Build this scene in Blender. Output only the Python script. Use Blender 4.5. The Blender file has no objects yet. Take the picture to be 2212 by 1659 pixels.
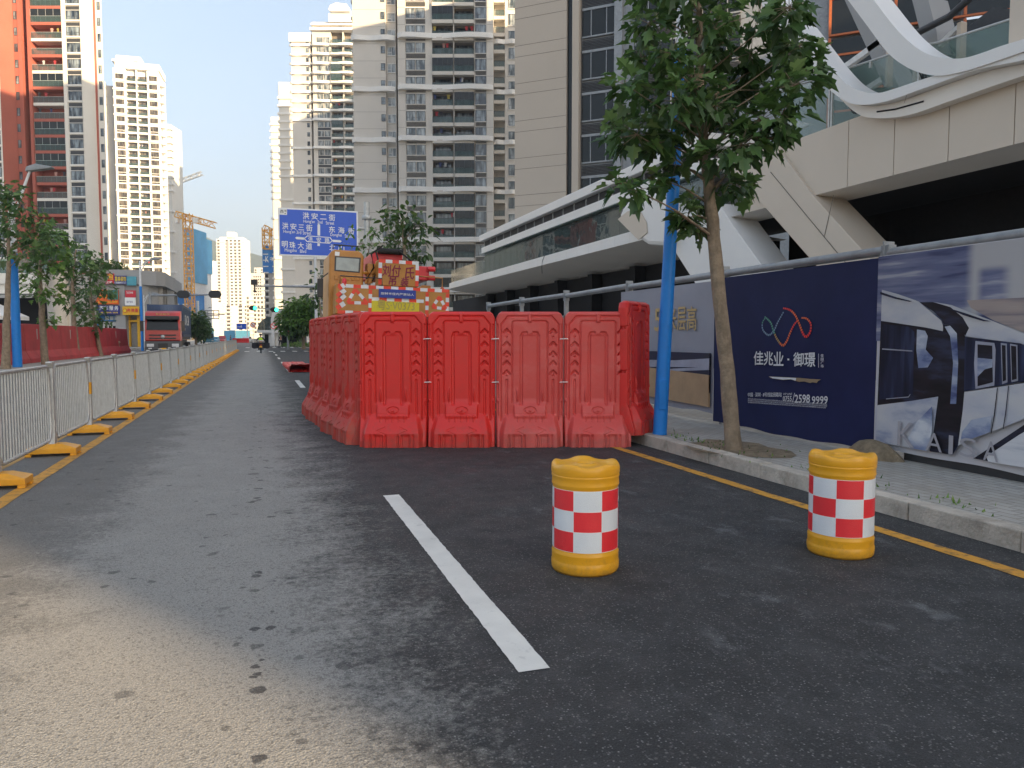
import bpy, bmesh, math, random
import numpy as np
from mathutils import Vector, Matrix
rad = math.radians
S = bpy.context.scene
C = S.collection
random.seed(7)
# ---------------------------------------------------------------- camera, sky, sun, exposure
YAW = math.atan(542 * math.cos(math.atan(102.5 / 1650)) / 1650)
PITCH = math.atan(102.5 / 1650)
EYE = 1.5
cam_d = bpy.data.cameras.new('camera')
cam_d.sensor_width = 36
cam_d.lens = 36 * 1650 / 2212
cam_d.clip_start = .1
cam_d.clip_end = 9000
cam = bpy.data.objects.new('camera', cam_d)
C.objects.link(cam)
cam.location = (0, 0, EYE)
cam.rotation_euler = (rad(90) - PITCH, 0, -YAW)
S.camera = cam
SUN_EL, SUN_AZ = rad(15), math.atan2(.535, -.845)      # azimuth clockwise from +Y, towards the sun
W = bpy.data.worlds.new('World')
S.world = W
W.use_nodes = True
nt = W.node_tree
sky = nt.nodes.new('ShaderNodeTexSky')
sky.sky_type = 'NISHITA'
sky.sun_disc = False
sky.sun_elevation = SUN_EL
sky.sun_rotation = SUN_AZ
sky.air_density = 1.0
sky.dust_density = 5.5
sky.ozone_density = 2.6
sky_gamma = nt.nodes.new('ShaderNodeGamma')                       # gamma compresses the sky's brightness range, lifting shade against the visible sky
sky_gamma.inputs['Gamma'].default_value = .6
nt.links.new(sky.outputs[0], sky_gamma.inputs['Color'])
nt.links.new(sky_gamma.outputs[0], nt.nodes['Background'].inputs[0])
nt.nodes['Background'].inputs[1].default_value = .138
sun_d = bpy.data.lights.new('sun', 'SUN')
sun_d.energy = 3.1
sun_d.angle = rad(.53)
sun_d.color = (1, .74, .43)
sun = bpy.data.objects.new('sun', sun_d)
C.objects.link(sun)
sd = Vector((math.sin(SUN_AZ) * math.cos(SUN_EL), math.cos(SUN_AZ) * math.cos(SUN_EL), math.sin(SUN_EL)))
sun.rotation_euler = sd.to_track_quat('Z', 'Y').to_euler()
sun.location = (20, -60, 60)
S.view_settings.view_transform = 'Standard'
S.view_settings.look = 'None'
S.view_settings.gamma = 1
S.view_settings.exposure = 2.1
S.cycles.max_bounces = 6
S.cycles.transparent_max_bounces = 12
S.cycles.sample_clamp_indirect = 4

# ---------------------------------------------------------------- survey helpers: sight lines measured on the photograph
_cy, _sy, _cp, _sp = math.cos(YAW), math.sin(YAW), math.cos(PITCH), math.sin(PITCH)
RT, FW, UP = (_cy, -_sy, 0), (_sy * _cp, _cy * _cp, -_sp), (_sy * _sp, _cy * _sp, _cp)
VIEW = -YAW                                              # heading of walls that face the street corner squarely


def ray(U, V):
    a, b = (U - 1106) / 1650, -(V - 829.5) / 1650
    return [FW[i] + a * RT[i] + b * UP[i] for i in range(3)]


def gnd(U, V, z=0):
    d = ray(U, V)
    t = (z - EYE) / d[2]
    return d[0] * t, d[1] * t


def dep(U, V, d):                                        # the point at horizontal distance d along the view axis
    r = ray(U, V)
    t = d / (r[0] * _sy + r[1] * _cy)
    return r[0] * t, r[1] * t, EYE + r[2] * t


class Pl:
    """a vertical wall plane through (x, y), running along heading th; gives (s, z) on it"""
    def __init__(s, x, y, th):
        s.x, s.y, s.th = x, y, th
        s.e = (math.cos(th), math.sin(th))
        s.n = (-math.sin(th), math.cos(th))

    def __call__(s, U, V, off=0):
        r = ray(U, V)
        t = (s.x * s.n[0] + s.y * s.n[1] + off) / (r[0] * s.n[0] + r[1] * s.n[1])
        return ((r[0] * t - s.x) * s.e[0] + (r[1] * t - s.y) * s.e[1], EYE + r[2] * t)

    def poly(s, pts, off=0):
        return [s(u, v, off) for u, v in pts]


# ---------------------------------------------------------------- materials
MAT = {}


def nodes(name):
    m = bpy.data.materials.new(name)
    m.use_nodes = True
    t = m.node_tree
    return m, t, t.nodes['Principled BSDF']


def mat(name, col, rough=.6, metal=0, var=.12, scale=6, bump=0, bscale=60, spec=.5, trans=0, emit=None, dirt=None, rnd=0, coat=0, splash=None):
    """plain coloured material broken up by two octaves of noise, with optional bump, grime and per-object variation"""
    m, t, b = nodes(name)
    N = t.nodes.new
    L = t.links.new
    b.inputs['Roughness'].default_value = rough
    b.inputs['Metallic'].default_value = metal
    b.inputs['Specular IOR Level'].default_value = spec
    if coat:
        b.inputs['Coat Weight'].default_value = coat
        b.inputs['Coat Roughness'].default_value = .15
    tc = N('ShaderNodeTexCoord')
    nz = N('ShaderNodeTexNoise')
    nz.inputs['Scale'].default_value = scale
    nz.inputs['Detail'].default_value = 6
    nz.inputs['Roughness'].default_value = .65
    L(tc.outputs['Object'], nz.inputs['Vector'])
    mr = N('ShaderNodeMapRange')
    mr.inputs[1].default_value = .3
    mr.inputs[2].default_value = .7
    mr.inputs[3].default_value = 1 - var
    mr.inputs[4].default_value = 1 + var
    L(nz.outputs[0], mr.inputs[0])
    hs = N('ShaderNodeHueSaturation')
    hs.inputs['Color'].default_value = (*col, 1)
    last = mr.outputs[0]
    if rnd:
        oi = N('ShaderNodeObjectInfo')
        m2 = N('ShaderNodeMapRange')
        m2.inputs[3].default_value = 1 - rnd
        m2.inputs[4].default_value = 1 + rnd
        L(oi.outputs['Random'], m2.inputs[0])
        mu = N('ShaderNodeMath')
        mu.operation = 'MULTIPLY'
        L(last, mu.inputs[0])
        L(m2.outputs[0], mu.inputs[1])
        last = mu.outputs[0]
    L(last, hs.inputs['Value'])
    colout = hs.outputs[0]
    if dirt:
        n2 = N('ShaderNodeTexNoise')
        n2.inputs['Scale'].default_value = dirt[1]
        n2.inputs['Detail'].default_value = 8
        n2.inputs['Roughness'].default_value = .7
        mp = N('ShaderNodeMapping')
        mp.inputs['Scale'].default_value = dirt[3] if len(dirt) > 3 else (1, 1, 1)
        L(tc.outputs['Object'], mp.inputs[0])
        L(mp.outputs[0], n2.inputs['Vector'])
        r2 = N('ShaderNodeMapRange')
        r2.inputs[1].default_value = .5
        r2.inputs[2].default_value = .75
        r2.inputs[3].default_value = 0
        r2.inputs[4].default_value = dirt[2]
        L(n2.outputs[0], r2.inputs[0])
        mx = N('ShaderNodeMix')
        mx.data_type = 'RGBA'
        mx.inputs['B'].default_value = (*dirt[0], 1)
        L(r2.outputs[0], mx.inputs['Factor'])
        L(colout, mx.inputs['A'])
        colout = mx.outputs['Result']
    if splash:                                             # road grime thrown up on the lowest part, plus scuffs
        sx = N('ShaderNodeSeparateXYZ')
        L(tc.outputs['Object'], sx.inputs[0])
        n3 = N('ShaderNodeTexNoise')
        n3.inputs['Scale'].default_value = splash[2]
        n3.inputs['Detail'].default_value = 9
        n3.inputs['Roughness'].default_value = .75
        oi3 = N('ShaderNodeObjectInfo')
        ad = N('ShaderNodeVectorMath')
        L(tc.outputs['Object'], ad.inputs[0])
        L(oi3.outputs['Location'], ad.inputs[1])
        L(ad.outputs[0], n3.inputs['Vector'])
        hz3 = N('ShaderNodeMapRange')
        hz3.inputs[1].default_value = 0
        hz3.inputs[2].default_value = splash[1]
        hz3.inputs[3].default_value = .26
        hz3.inputs[4].default_value = -.07
        L(sx.outputs[2], hz3.inputs[0])
        a3 = N('ShaderNodeMath')
        L(n3.outputs[0], a3.inputs[0])
        L(hz3.outputs[0], a3.inputs[1])
        r3 = N('ShaderNodeMapRange')
        r3.inputs[1].default_value = .58
        r3.inputs[2].default_value = .80
        r3.inputs[4].default_value = .42
        L(a3.outputs[0], r3.inputs[0])
        m3 = N('ShaderNodeMix')
        m3.data_type = 'RGBA'
        m3.inputs['B'].default_value = (*splash[0], 1)
        L(r3.outputs[0], m3.inputs['Factor'])
        L(colout, m3.inputs['A'])
        colout = m3.outputs['Result']
    L(colout, b.inputs['Base Color'])
    if bump:
        nb = N('ShaderNodeTexNoise')
        nb.inputs['Scale'].default_value = bscale
        nb.inputs['Detail'].default_value = 5
        L(tc.outputs['Object'], nb.inputs['Vector'])
        bp = N('ShaderNodeBump')
        bp.inputs['Strength'].default_value = bump
        bp.inputs['Distance'].default_value = .02
        L(nb.outputs[0], bp.inputs['Height'])
        L(bp.outputs[0], b.inputs['Normal'])
    if emit:
        b.inputs['Emission Color'].default_value = (*emit[0], 1)
        b.inputs['Emission Strength'].default_value = emit[1]
    MAT[name] = m
    return m


def glass(name, tint, alpha, rough=.03, var=0):
    """pane: mirror-like coat over a partly transparent tint"""
    m, t, b = nodes(name)
    N, L = t.nodes.new, t.links.new
    b.inputs['Base Color'].default_value = (*tint, 1)
    b.inputs['Roughness'].default_value = rough
    b.inputs['Alpha'].default_value = alpha
    b.inputs['Specular IOR Level'].default_value = .8
    if var:
        tc = N('ShaderNodeTexCoord')
        nz = N('ShaderNodeTexNoise')
        nz.inputs['Scale'].default_value = .8
        L(tc.outputs['Object'], nz.inputs['Vector'])
        bp = N('ShaderNodeBump')
        bp.inputs['Strength'].default_value = var
        bp.inputs['Distance'].default_value = .05
        L(nz.outputs[0], bp.inputs['Height'])
        L(bp.outputs[0], b.inputs['Normal'])
    MAT[name] = m
    return m


def pane(name, dark, light, rough=.08):
    """window pane whose curtain shade differs from object to object and in vertical bands"""
    m, t, b = nodes(name)
    N, L = t.nodes.new, t.links.new
    oi = N('ShaderNodeObjectInfo')
    tc = N('ShaderNodeTexCoord')
    nz = N('ShaderNodeTexNoise')
    nz.noise_dimensions = '4D'
    mp = N('ShaderNodeMapping')
    mp.inputs['Scale'].default_value = (1.1, .1, .25)
    L(tc.outputs['Object'], mp.inputs[0])
    L(mp.outputs[0], nz.inputs['Vector'])
    mu = N('ShaderNodeMath')
    mu.operation = 'MULTIPLY'
    mu.inputs[1].default_value = 90
    L(oi.outputs['Random'], mu.inputs[0])
    L(mu.outputs[0], nz.inputs['W'])
    nz.inputs['Scale'].default_value = 1.3
    nz.inputs['Detail'].default_value = 3
    cr = N('ShaderNodeValToRGB')
    cr.color_ramp.elements[0].position = .42
    cr.color_ramp.elements[0].color = (*dark, 1)
    cr.color_ramp.elements[1].position = .68
    cr.color_ramp.elements[1].color = (*light, 1)
    L(nz.outputs[0], cr.inputs[0])
    L(cr.outputs[0], b.inputs['Base Color'])
    b.inputs['Roughness'].default_value = rough
    b.inputs['Specular IOR Level'].default_value = .9
    MAT[name] = m
    return m


# asphalt: pale worn lane on the left, newer dark lane on the right, oil drips, chalky scuffs, stones
def asphalt():
    m, t, b = nodes('asphalt')
    N, L = t.nodes.new, t.links.new
    geo = N('ShaderNodeNewGeometry')
    sx = N('ShaderNodeSeparateXYZ')
    L(geo.outputs['Position'], sx.inputs[0])

    def noise(scale, detail=6, rough=.6, vec=None, sc=None, dim='3D'):
        n = N('ShaderNodeTexNoise')
        n.inputs['Scale'].default_value = scale
        n.inputs['Detail'].default_value = detail
        n.inputs['Roughness'].default_value = rough
        src = geo.outputs['Position']
        if sc:
            mp = N('ShaderNodeMapping')
            mp.inputs['Scale'].default_value = sc
            L(src, mp.inputs[0])
            src = mp.outputs[0]
        L(src, n.inputs['Vector'])
        return n.outputs[0]

    def rng(x, a, c, lo=0, hi=1):
        r = N('ShaderNodeMapRange')
        r.inputs[1].default_value = a
        r.inputs[2].default_value = c
        r.inputs[3].default_value = lo
        r.inputs[4].default_value = hi
        L(x, r.inputs[0])
        return r.outputs[0]

    def op(o, a, c):
        n = N('ShaderNodeMath')
        n.operation = o
        for i, v in enumerate((a, c)):
            if isinstance(v, (int, float)):
                n.inputs[i].default_value = v
            else:
                L(v, n.inputs[i])
        return n.outputs[0]

    def mix(f, A, B):
        n = N('ShaderNodeMix')
        n.data_type = 'RGBA'
        if isinstance(f, (int, float)):
            n.inputs['Factor'].default_value = f
        else:
            L(f, n.inputs['Factor'])
        for k, v in (('A', A), ('B', B)):
            if isinstance(v, tuple):
                n.inputs[k].default_value = (*v, 1)
            else:
                L(v, n.inputs[k])
        return n.outputs['Result']
    X, Y = sx.outputs[0], sx.outputs[1]
    wob = op('MULTIPLY', op('SUBTRACT', noise(1.6, 8, .72), .5), 1.9)
    wob2 = op('MULTIPLY', op('SUBTRACT', noise(20, 7, .8), .5), 2.2)
    xe = op('ADD', op('ADD', X, wob), wob2)
    # the dark newer strip on the right
    right = rng(xe, .2, .85)
    base = mix(right, (.275, .268, .25), (.034, .035, .036))
    # dark rubbed wheel path by the railing
    lf = op('MULTIPLY', rng(xe, -1.0, -1.5), .55)
    base = mix(lf, base, (.06, .06, .06))
    # broad mottling
    base = mix(op('MULTIPLY', rng(noise(.55, 5, .6), .45, .7), .10), base, (.05, .05, .052))
    # chalky scuffs, only on the right lane
    sc = rng(noise(3.4, 8, .72, sc=(1, .6, 1)), .57, .66)
    sc = op('MULTIPLY', op('MULTIPLY', sc, rng(X, 1.3, 2.4)), .6)
    base = mix(sc, base, (.17, .175, .18))
    tan_ = op('MULTIPLY', rng(noise(.9, 7, .7), .66, .76), .4)
    base = mix(tan_, base, (.20, .16, .11))
    # oil drips along the lane centre
    near = rng(op('ABSOLUTE', op('ADD', op('ADD', X, .02), op('MULTIPLY', op('SUBTRACT', noise(.9, 2), .5), .5)), 0), .34, .02)

    def spots(scale, keep, size):
        ds = N('ShaderNodeTexNoise')
        ds.inputs['Scale'].default_value = scale * 2.2
        ds.inputs['Detail'].default_value = 4
        L(geo.outputs['Position'], ds.inputs['Vector'])
        va = N('ShaderNodeVectorMath')
        va.operation = 'MULTIPLY_ADD'
        L(ds.outputs['Color'], va.inputs[0])
        va.inputs[1].default_value = (.5 / scale, .5 / scale, 0)
        L(geo.outputs['Position'], va.inputs[2])
        w = N('ShaderNodeTexVoronoi')
        w.inputs['Scale'].default_value = scale
        L(va.outputs[0], w.inputs['Vector'])
        s2 = N('ShaderNodeSeparateColor')
        L(w.outputs['Color'], s2.inputs[0])
        on = op('GREATER_THAN', s2.outputs[0], keep)
        rr = op('MULTIPLY', s2.outputs[1], size)
        e = op('SUBTRACT', rr, w.outputs['Distance'])
        return op('MULTIPLY', rng(e, 0, .06), on)
    dr = op('MULTIPLY', spots(11, .45, .42), near)
    drips = op('MINIMUM', op('ADD', op('MULTIPLY', dr, .85), op('ADD', op('MULTIPLY', spots(4.2, .74, .27), .5), op('MULTIPLY', spots(8, .84, .36), .6))), .85)
    base = mix(op('MULTIPLY', drips, rng(X, 1.0, .4)), base, (.03, .03, .033))
    # dusty worn patches and coarse chippings of the dark lane
    du = op('MULTIPLY', rng(noise(2.3, 10, .78), .44, .66), .55)
    base = mix(op('MULTIPLY', du, right), base, (.078, .078, .08))
    v3 = N('ShaderNodeTexVoronoi')
    v3.inputs['Scale'].default_value = 55
    L(geo.outputs['Position'], v3.inputs['Vector'])
    s3 = N('ShaderNodeSeparateColor')
    L(v3.outputs['Color'], s3.inputs[0])
    chip = op('MULTIPLY', op('MULTIPLY', op('GREATER_THAN', s3.outputs[0], .86), rng(v3.outputs['Distance'], .5, .25)), op('MULTIPLY', s3.outputs[1], .6))
    base = mix(chip, base, (.22, .215, .20))
    # aggregate
    vo = N('ShaderNodeTexVoronoi')
    vo.inputs['Scale'].default_value = 95
    L(geo.outputs['Position'], vo.inputs['Vector'])
    sp = N('ShaderNodeSeparateColor')
    L(vo.outputs['Color'], sp.inputs[0])
    peb = op('MULTIPLY', rng(sp.outputs[0], .78, 1.0), rng(vo.outputs['Distance'], .55, .2))
    base = mix(op('MULTIPLY', peb, .75), base, (.33, .325, .31))
    dk = op('MULTIPLY', rng(sp.outputs[1], .7, 1.0), .45)
    base = mix(dk, base, (.03, .03, .03))
    grit = op('MULTIPLY', rng(noise(38, 4, .7), .52, .72), .35)
    base = mix(grit, base, (.04, .04, .041))
    fine = rng(noise(150, 3, .7), .35, .7, .62, 1.5)
    hv_ = N('ShaderNodeHueSaturation')
    L(base, hv_.inputs['Color'])
    L(fine, hv_.inputs['Value'])
    base = hv_.outputs[0]
    L(base, b.inputs['Base Color'])
    L(rng(noise(3, 4), .3, .7, .62, .85), b.inputs['Roughness'])
    b.inputs['Specular IOR Level'].default_value = .35
    bp = N('ShaderNodeBump')
    bp.inputs['Strength'].default_value = .8
    bp.inputs['Distance'].default_value = .006
    L(op('ADD', op('MULTIPLY', vo.outputs['Distance'], .7), op('MULTIPLY', noise(110, 5, .7), .9)), bp.inputs['Height'])
    L(bp.outputs[0], b.inputs['Normal'])
    MAT['asphalt'] = m
    return m


def worn_paint(name, col, under, wear=.5, rough=.7, lo=.56):
    m, t, b = nodes(name)
    N, L = t.nodes.new, t.links.new
    geo = N('ShaderNodeNewGeometry')
    out = []
    for sc, de in ((9, 10), (60, 5), (1.2, 4)):
        n = N('ShaderNodeTexNoise')
        n.inputs['Scale'].default_value = sc
        n.inputs['Detail'].default_value = de
        n.inputs['Roughness'].default_value = .7
        L(geo.outputs['Position'], n.inputs['Vector'])
        out.append(n.outputs[0])
    r = N('ShaderNodeMapRange')
    r.inputs[1].default_value = lo
    r.inputs[2].default_value = lo + .14
    r.inputs[4].default_value = wear
    L(out[0], r.inputs[0])
    r2 = N('ShaderNodeMapRange')
    r2.inputs[1].default_value = .3
    r2.inputs[2].default_value = .7
    r2.inputs[3].default_value = .84
    r2.inputs[4].default_value = 1.1
    L(out[2], r2.inputs[0])
    hs = N('ShaderNodeHueSaturation')
    hs.inputs['Color'].default_value = (*col, 1)
    L(r2.outputs[0], hs.inputs['Value'])
    mx = N('ShaderNodeMix')
    mx.data_type = 'RGBA'
    mx.inputs['B'].default_value = (*under, 1)
    L(r.outputs[0], mx.inputs['Factor'])
    L(hs.outputs[0], mx.inputs['A'])
    L(mx.outputs['Result'], b.inputs['Base Color'])
    b.inputs['Roughness'].default_value = rough
    bp = N('ShaderNodeBump')
    bp.inputs['Strength'].default_value = .5
    bp.inputs['Distance'].default_value = .005
    L(out[1], bp.inputs['Height'])
    L(bp.outputs[0], b.inputs['Normal'])
    MAT[name] = m


def paving():
    m, t, b = nodes('paving')
    N, L = t.nodes.new, t.links.new
    geo = N('ShaderNodeNewGeometry')
    mp = N('ShaderNodeMapping')
    mp.inputs['Rotation'].default_value = (0, 0, rad(90))
    L(geo.outputs['Position'], mp.inputs[0])
    br = N('ShaderNodeTexBrick')
    br.inputs['Scale'].default_value = 2.4
    br.inputs['Mortar Size'].default_value = .012
    br.inputs['Color1'].default_value = (.44, .42, .38, 1)
    br.inputs['Color2'].default_value = (.36, .34, .31, 1)
    br.inputs['Mortar'].default_value = (.17, .16, .14, 1)
    L(mp.outputs[0], br.inputs['Vector'])
    n = N('ShaderNodeTexNoise')
    n.inputs['Scale'].default_value = 1.3
    n.inputs['Detail'].default_value = 9
    n.inputs['Roughness'].default_value = .7
    L(geo.outputs['Position'], n.inputs['Vector'])
    r = N('ShaderNodeMapRange')
    r.inputs[1].default_value = .42
    r.inputs[2].default_value = .68
    r.inputs[4].default_value = .75
    L(n.outputs[0], r.inputs[0])
    mx = N('ShaderNodeMix')
    mx.data_type = 'RGBA'
    mx.inputs['B'].default_value = (.29, .265, .22, 1)
    L(r.outputs[0], mx.inputs['Factor'])
    L(br.outputs[0], mx.inputs['A'])
    L(mx.outputs['Result'], b.inputs['Base Color'])
    b.inputs['Roughness'].default_value = .85
    n2 = N('ShaderNodeTexNoise')
    n2.inputs['Scale'].default_value = 25
    n2.inputs['Detail'].default_value = 6
    L(geo.outputs['Position'], n2.inputs['Vector'])
    bp = N('ShaderNodeBump')
    bp.inputs['Strength'].default_value = .7
    bp.inputs['Distance'].default_value = .01
    L(n2.outputs[0], bp.inputs['Height'])
    L(bp.outputs[0], b.inputs['Normal'])
    MAT['paving'] = m


asphalt()
paving()
worn_paint('white_paint', (.72, .70, .645), (.22, .215, .21), .5, .7, .59)
worn_paint('yellow_paint', (.62, .30, .035), (.10, .08, .05), .85, .7, .50)
worn_paint('yellow_paint_old', (.42, .23, .05), (.10, .09, .07), .9)
mat('kerb_stone', (.50, .45, .38), .8, var=.3, scale=3, bump=.6, bscale=40, dirt=((.16, .135, .10), 2.6, .9))
mat('ground', (.16, .155, .14), .9, var=.3, scale=.05)
mat('soil', (.22, .17, .11), .95, var=.4, scale=9, bump=1, bscale=40)
mat('red_plastic', (.66, .028, .024), .36, splash=((.20, .085, .065), .55, 7), spec=.4, var=.06, scale=2, rnd=.06, dirt=((.42, .05, .04), 3, .35), bump=.06, bscale=180)
mat('red_plastic_faded', (.64, .075, .066), .4, splash=((.24, .11, .09), .5, 7), spec=.4, var=.08, scale=2, rnd=.05, dirt=((.70, .22, .20), 2.2, .5), bump=.06, bscale=180)
mat('red_plastic_dusty', (.50, .040, .030), .6, splash=((.24, .13, .10), .9, 5), spec=.2, var=.12, scale=3, rnd=.08, dirt=((.34, .13, .09), 2.2, .75), bump=.12, bscale=120)
mat('orange_plastic', (.78, .36, .02), .38, var=.06, scale=4, dirt=((.45, .22, .04), 5, .4), coat=.1)
mat('barrel_yellow', (.78, .37, .015), .36, splash=((.26, .16, .05), .16, 16), var=.05, scale=4, dirt=((.55, .30, .05), 6, .3))
mat('sheet_red', (.80, .03, .04), .35, var=.04, bump=.25, bscale=220)
mat('sheet_white', (.74, .77, .80), .3, var=.04, bump=.25, bscale=220)
mat('galv', (.52, .53, .52), .45, metal=.35, var=.15, scale=9, dirt=((.25, .24, .22), 5, .4))
mat('steel_grey', (.30, .32, .34), .5, metal=.3, var=.15, scale=5, dirt=((.16, .15, .14), 6, .5))
mat('pole_blue', (.02, .22, .66), .4, spec=.3, var=.07, scale=3, dirt=((.03, .12, .38), 4, .4))
mat('pole_white', (.68, .70, .72), .4, var=.06)
mat('bark', (.26, .20, .14), .9, var=.3, scale=7, bump=.9, bscale=26, dirt=((.10, .075, .05), 7, .8, (1, 1, .35)))
mat('concrete', (.42, .40, .37), .85, var=.12, scale=.6, dirt=((.26, .24, .21), .5, .6, (1, 1, .2)))
mat('white_panel', (.78, .76, .73), .35, var=.03, scale=.6)
mat('beige_panel', (.62, .53, .43), .45, var=.03, scale=.8)
mat('soffit_grey', (.80, .75, .68), .6, var=.04, scale=.5)
mat('void_dark', (.012, .011, .012), .9, var=.3)  # near-black that puts the shade of deep interiors into the colour
mat('dark_metal', (.03, .031, .034), .5, var=.2)
mat('black_rubber', (.02, .02, .02), .8)
mat('louver', (.045, .047, .052), .5, var=.15)
mat('wall_beige', (.64, .605, .55), .75, var=.05, scale=.12)
mat('wall_cream', (.70, .68, .63), .75, var=.05, scale=.12)
mat('wall_white', (.80, .79, .76), .7, var=.04, scale=.1)
mat('wall_grey', (.36, .36, .36), .8, var=.08, scale=.1)
mat('wall_tan', (.50, .44, .37), .7, var=.04, scale=.2)
mat('wall_red', (.37, .105, .075), .75, var=.1, scale=.15)
mat('wall_back_shade', (.20, .17, .14), .8, var=.3, scale=.4)  # dark brown paints the balcony recesses' shade into the back wall
mat('joint', (.16, .14, .12), .9)
mat('frame_dark', (.05, .055, .06), .5)
mat('frame_white', (.75, .75, .74), .5)
mat('orange_frame', (.55, .14, .04), .5)
pane('pane_blue', (.015, .025, .04), (.30, .36, .40))
pane('pane_pale', (.05, .07, .08), (.50, .54, .55))
pane('pane_brown', (.03, .025, .02), (.20, .17, .13))
glass('glass_rail', (.06, .11, .11), .45, .06)
MAT['glass_rail'].node_tree.nodes['Principled BSDF'].inputs['Specular IOR Level'].default_value = .5
glass('glass_green', (.16, .26, .23), .42, .02, .12)
glass('glass_curtain', (.05, .08, .08), .80, .02, .18)
glass('glass_dark', (.012, .015, .017), .96, .08, .1)
MAT['glass_dark'].node_tree.nodes['Principled BSDF'].inputs['Specular IOR Level'].default_value = .45
mat('navy', (.014, .020, .075), .6, spec=.2, var=.15, scale=1.2, bump=.25, bscale=3)
mat('navy_dark', (.012, .014, .045), .5, var=.3, scale=2)
mat('sign_blue', (.01, .10, .62), .35, var=.04)
mat('sign_white', (.85, .86, .86), .4, var=.02)
mat('board_grey', (.30, .31, .36), .6, var=.08, scale=1.5, bump=.2, bscale=3)
mat('tan_print', (.42, .28, .16), .6, var=.15, scale=3)
mat('gold', (.52, .37, .17), .45, var=.1)
mat('print_white', (.70, .71, .74), .5, var=.1, scale=2)
mat('print_pale', (.56, .56, .58), .5, var=.22, scale=1.2)
mat('print_blue', (.16, .19, .33), .5, var=.35, scale=1.6)
mat('print_mid', (.30, .31, .38), .5, var=.3, scale=1.5)
mat('print_warm', (.38, .30, .27), .5, var=.25, scale=1.4)
mat('print_black', (.014, .012, .018), .45, var=.3, scale=3)
mat('print_faint', (.34, .33, .36), .5, var=.1)
mat('crane_orange', (.50, .215, .035), .42, var=.12, scale=2.5, dirt=((.28, .13, .04), 3, .6), coat=.15)
mat('crane_red', (.70, .035, .05), .4, var=.1, dirt=((.35, .04, .04), 3, .4))
mat('tape_red', (.85, .06, .025), .4)
mat('tape_white', (.78, .79, .80), .4)
mat('yellow_board', (.74, .62, .03), .5, var=.06)
mat('banner_blue', (.025, .06, .36), .5, var=.06)
mat('paint_maroon', (.25, .02, .05), .6)
mat('paint_ghost', (.50, .40, .10), .6)
mat('cab_glass', (.30, .36, .37), .12, var=.2, scale=3)
mat('red_wall', (.46, .035, .045), .6, var=.2, scale=1.2, dirt=((.30, .06, .06), .9, .7, (1, 1, .25)), bump=.3, bscale=8)
mat('truck_red', (.46, .045, .04), .35, var=.1, coat=.3, dirt=((.28, .07, .06), 2, .4))
mat('bumper_grey', (.085, .088, .095), .5)
mat('container_navy', (.030, .065, .15), .5, var=.12, scale=.8, dirt=((.04, .055, .08), 2, .5))
mat('windscreen', (.012, .015, .016), .12, spec=.35)
mat('lamp_clear', (.70, .72, .74), .15)
mat('plate_yellow', (.85, .45, .02), .5)
mat('shop_red', (.62, .03, .05), .5)
mat('shop_blue', (.03, .03, .22), .5)
mat('shop_teal', (.08, .32, .40), .5, var=.3, scale=.6)
mat('shop_orange', (.80, .14, .02), .5)
mat('shop_green', (.05, .20, .16), .5, var=.5, scale=.5)
mat('shop_yellow', (.80, .45, .02), .5)
mat('shop_sky', (.05, .28, .70), .5, var=.4, scale=.6)
mat('letter_yellow', (.90, .65, .03), .5)
mat('shutter', (.30, .30, .29), .5)
mat('net_blue', (.03, .20, .55), .7, var=.15, scale=.1, dirt=((.15, .42, .70), .05, .7))
mat('net_sky', (.14, .42, .66), .7, var=.15, scale=.1)
mat('crane_yellow', (.80, .40, .03), .5)
mat('hedge_leaf', (.07, .12, .025), .7, var=.4, scale=3)
mat('vest', (.55, .85, .03), .6)
mat('skin', (.45, .26, .18), .55)
mat('cloth_dark', (.03, .03, .038), .8)
mat('cloth_blue', (.05, .07, .13), .8)
mat('cloth_red', (.45, .05, .05), .8)
mat('hair', (.012, .010, .009), .6)
mat('helmet_red', (.70, .03, .03), .3)
mat('car_silver', (.50, .51, .52), .3, metal=.5)
mat('car_dark', (.02, .03, .06), .25, coat=.5)
mat('car_white', (.75, .75, .74), .3)
mat('car_blue', (.10, .30, .45), .4)
mat('tail_red', (.45, .01, .01), .3)
mat('green_on', (.02, .5, .3), .4, emit=((.03, 1, .55), 2.2))
mat('lens_off', (.03, .012, .012), .3)
mat('hill', (.045, .075, .05), .95, var=.35, scale=.02)
mat('cardboard', (.30, .22, .13), .8)
mat('hydrant', (.42, .30, .22), .7, var=.3)


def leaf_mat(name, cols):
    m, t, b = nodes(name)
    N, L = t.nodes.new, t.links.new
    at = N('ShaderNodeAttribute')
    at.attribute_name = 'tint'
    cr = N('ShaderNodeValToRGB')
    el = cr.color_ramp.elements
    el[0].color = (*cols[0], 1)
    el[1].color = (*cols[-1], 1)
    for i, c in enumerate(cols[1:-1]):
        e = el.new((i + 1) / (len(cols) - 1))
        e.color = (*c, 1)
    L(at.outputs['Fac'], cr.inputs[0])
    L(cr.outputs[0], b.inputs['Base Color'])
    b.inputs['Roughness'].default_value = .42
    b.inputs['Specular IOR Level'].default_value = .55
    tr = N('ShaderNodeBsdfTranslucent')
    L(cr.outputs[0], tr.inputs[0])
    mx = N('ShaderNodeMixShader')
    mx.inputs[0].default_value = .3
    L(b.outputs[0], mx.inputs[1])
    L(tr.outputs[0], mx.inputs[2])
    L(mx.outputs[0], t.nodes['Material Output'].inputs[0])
    MAT[name] = m


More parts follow.
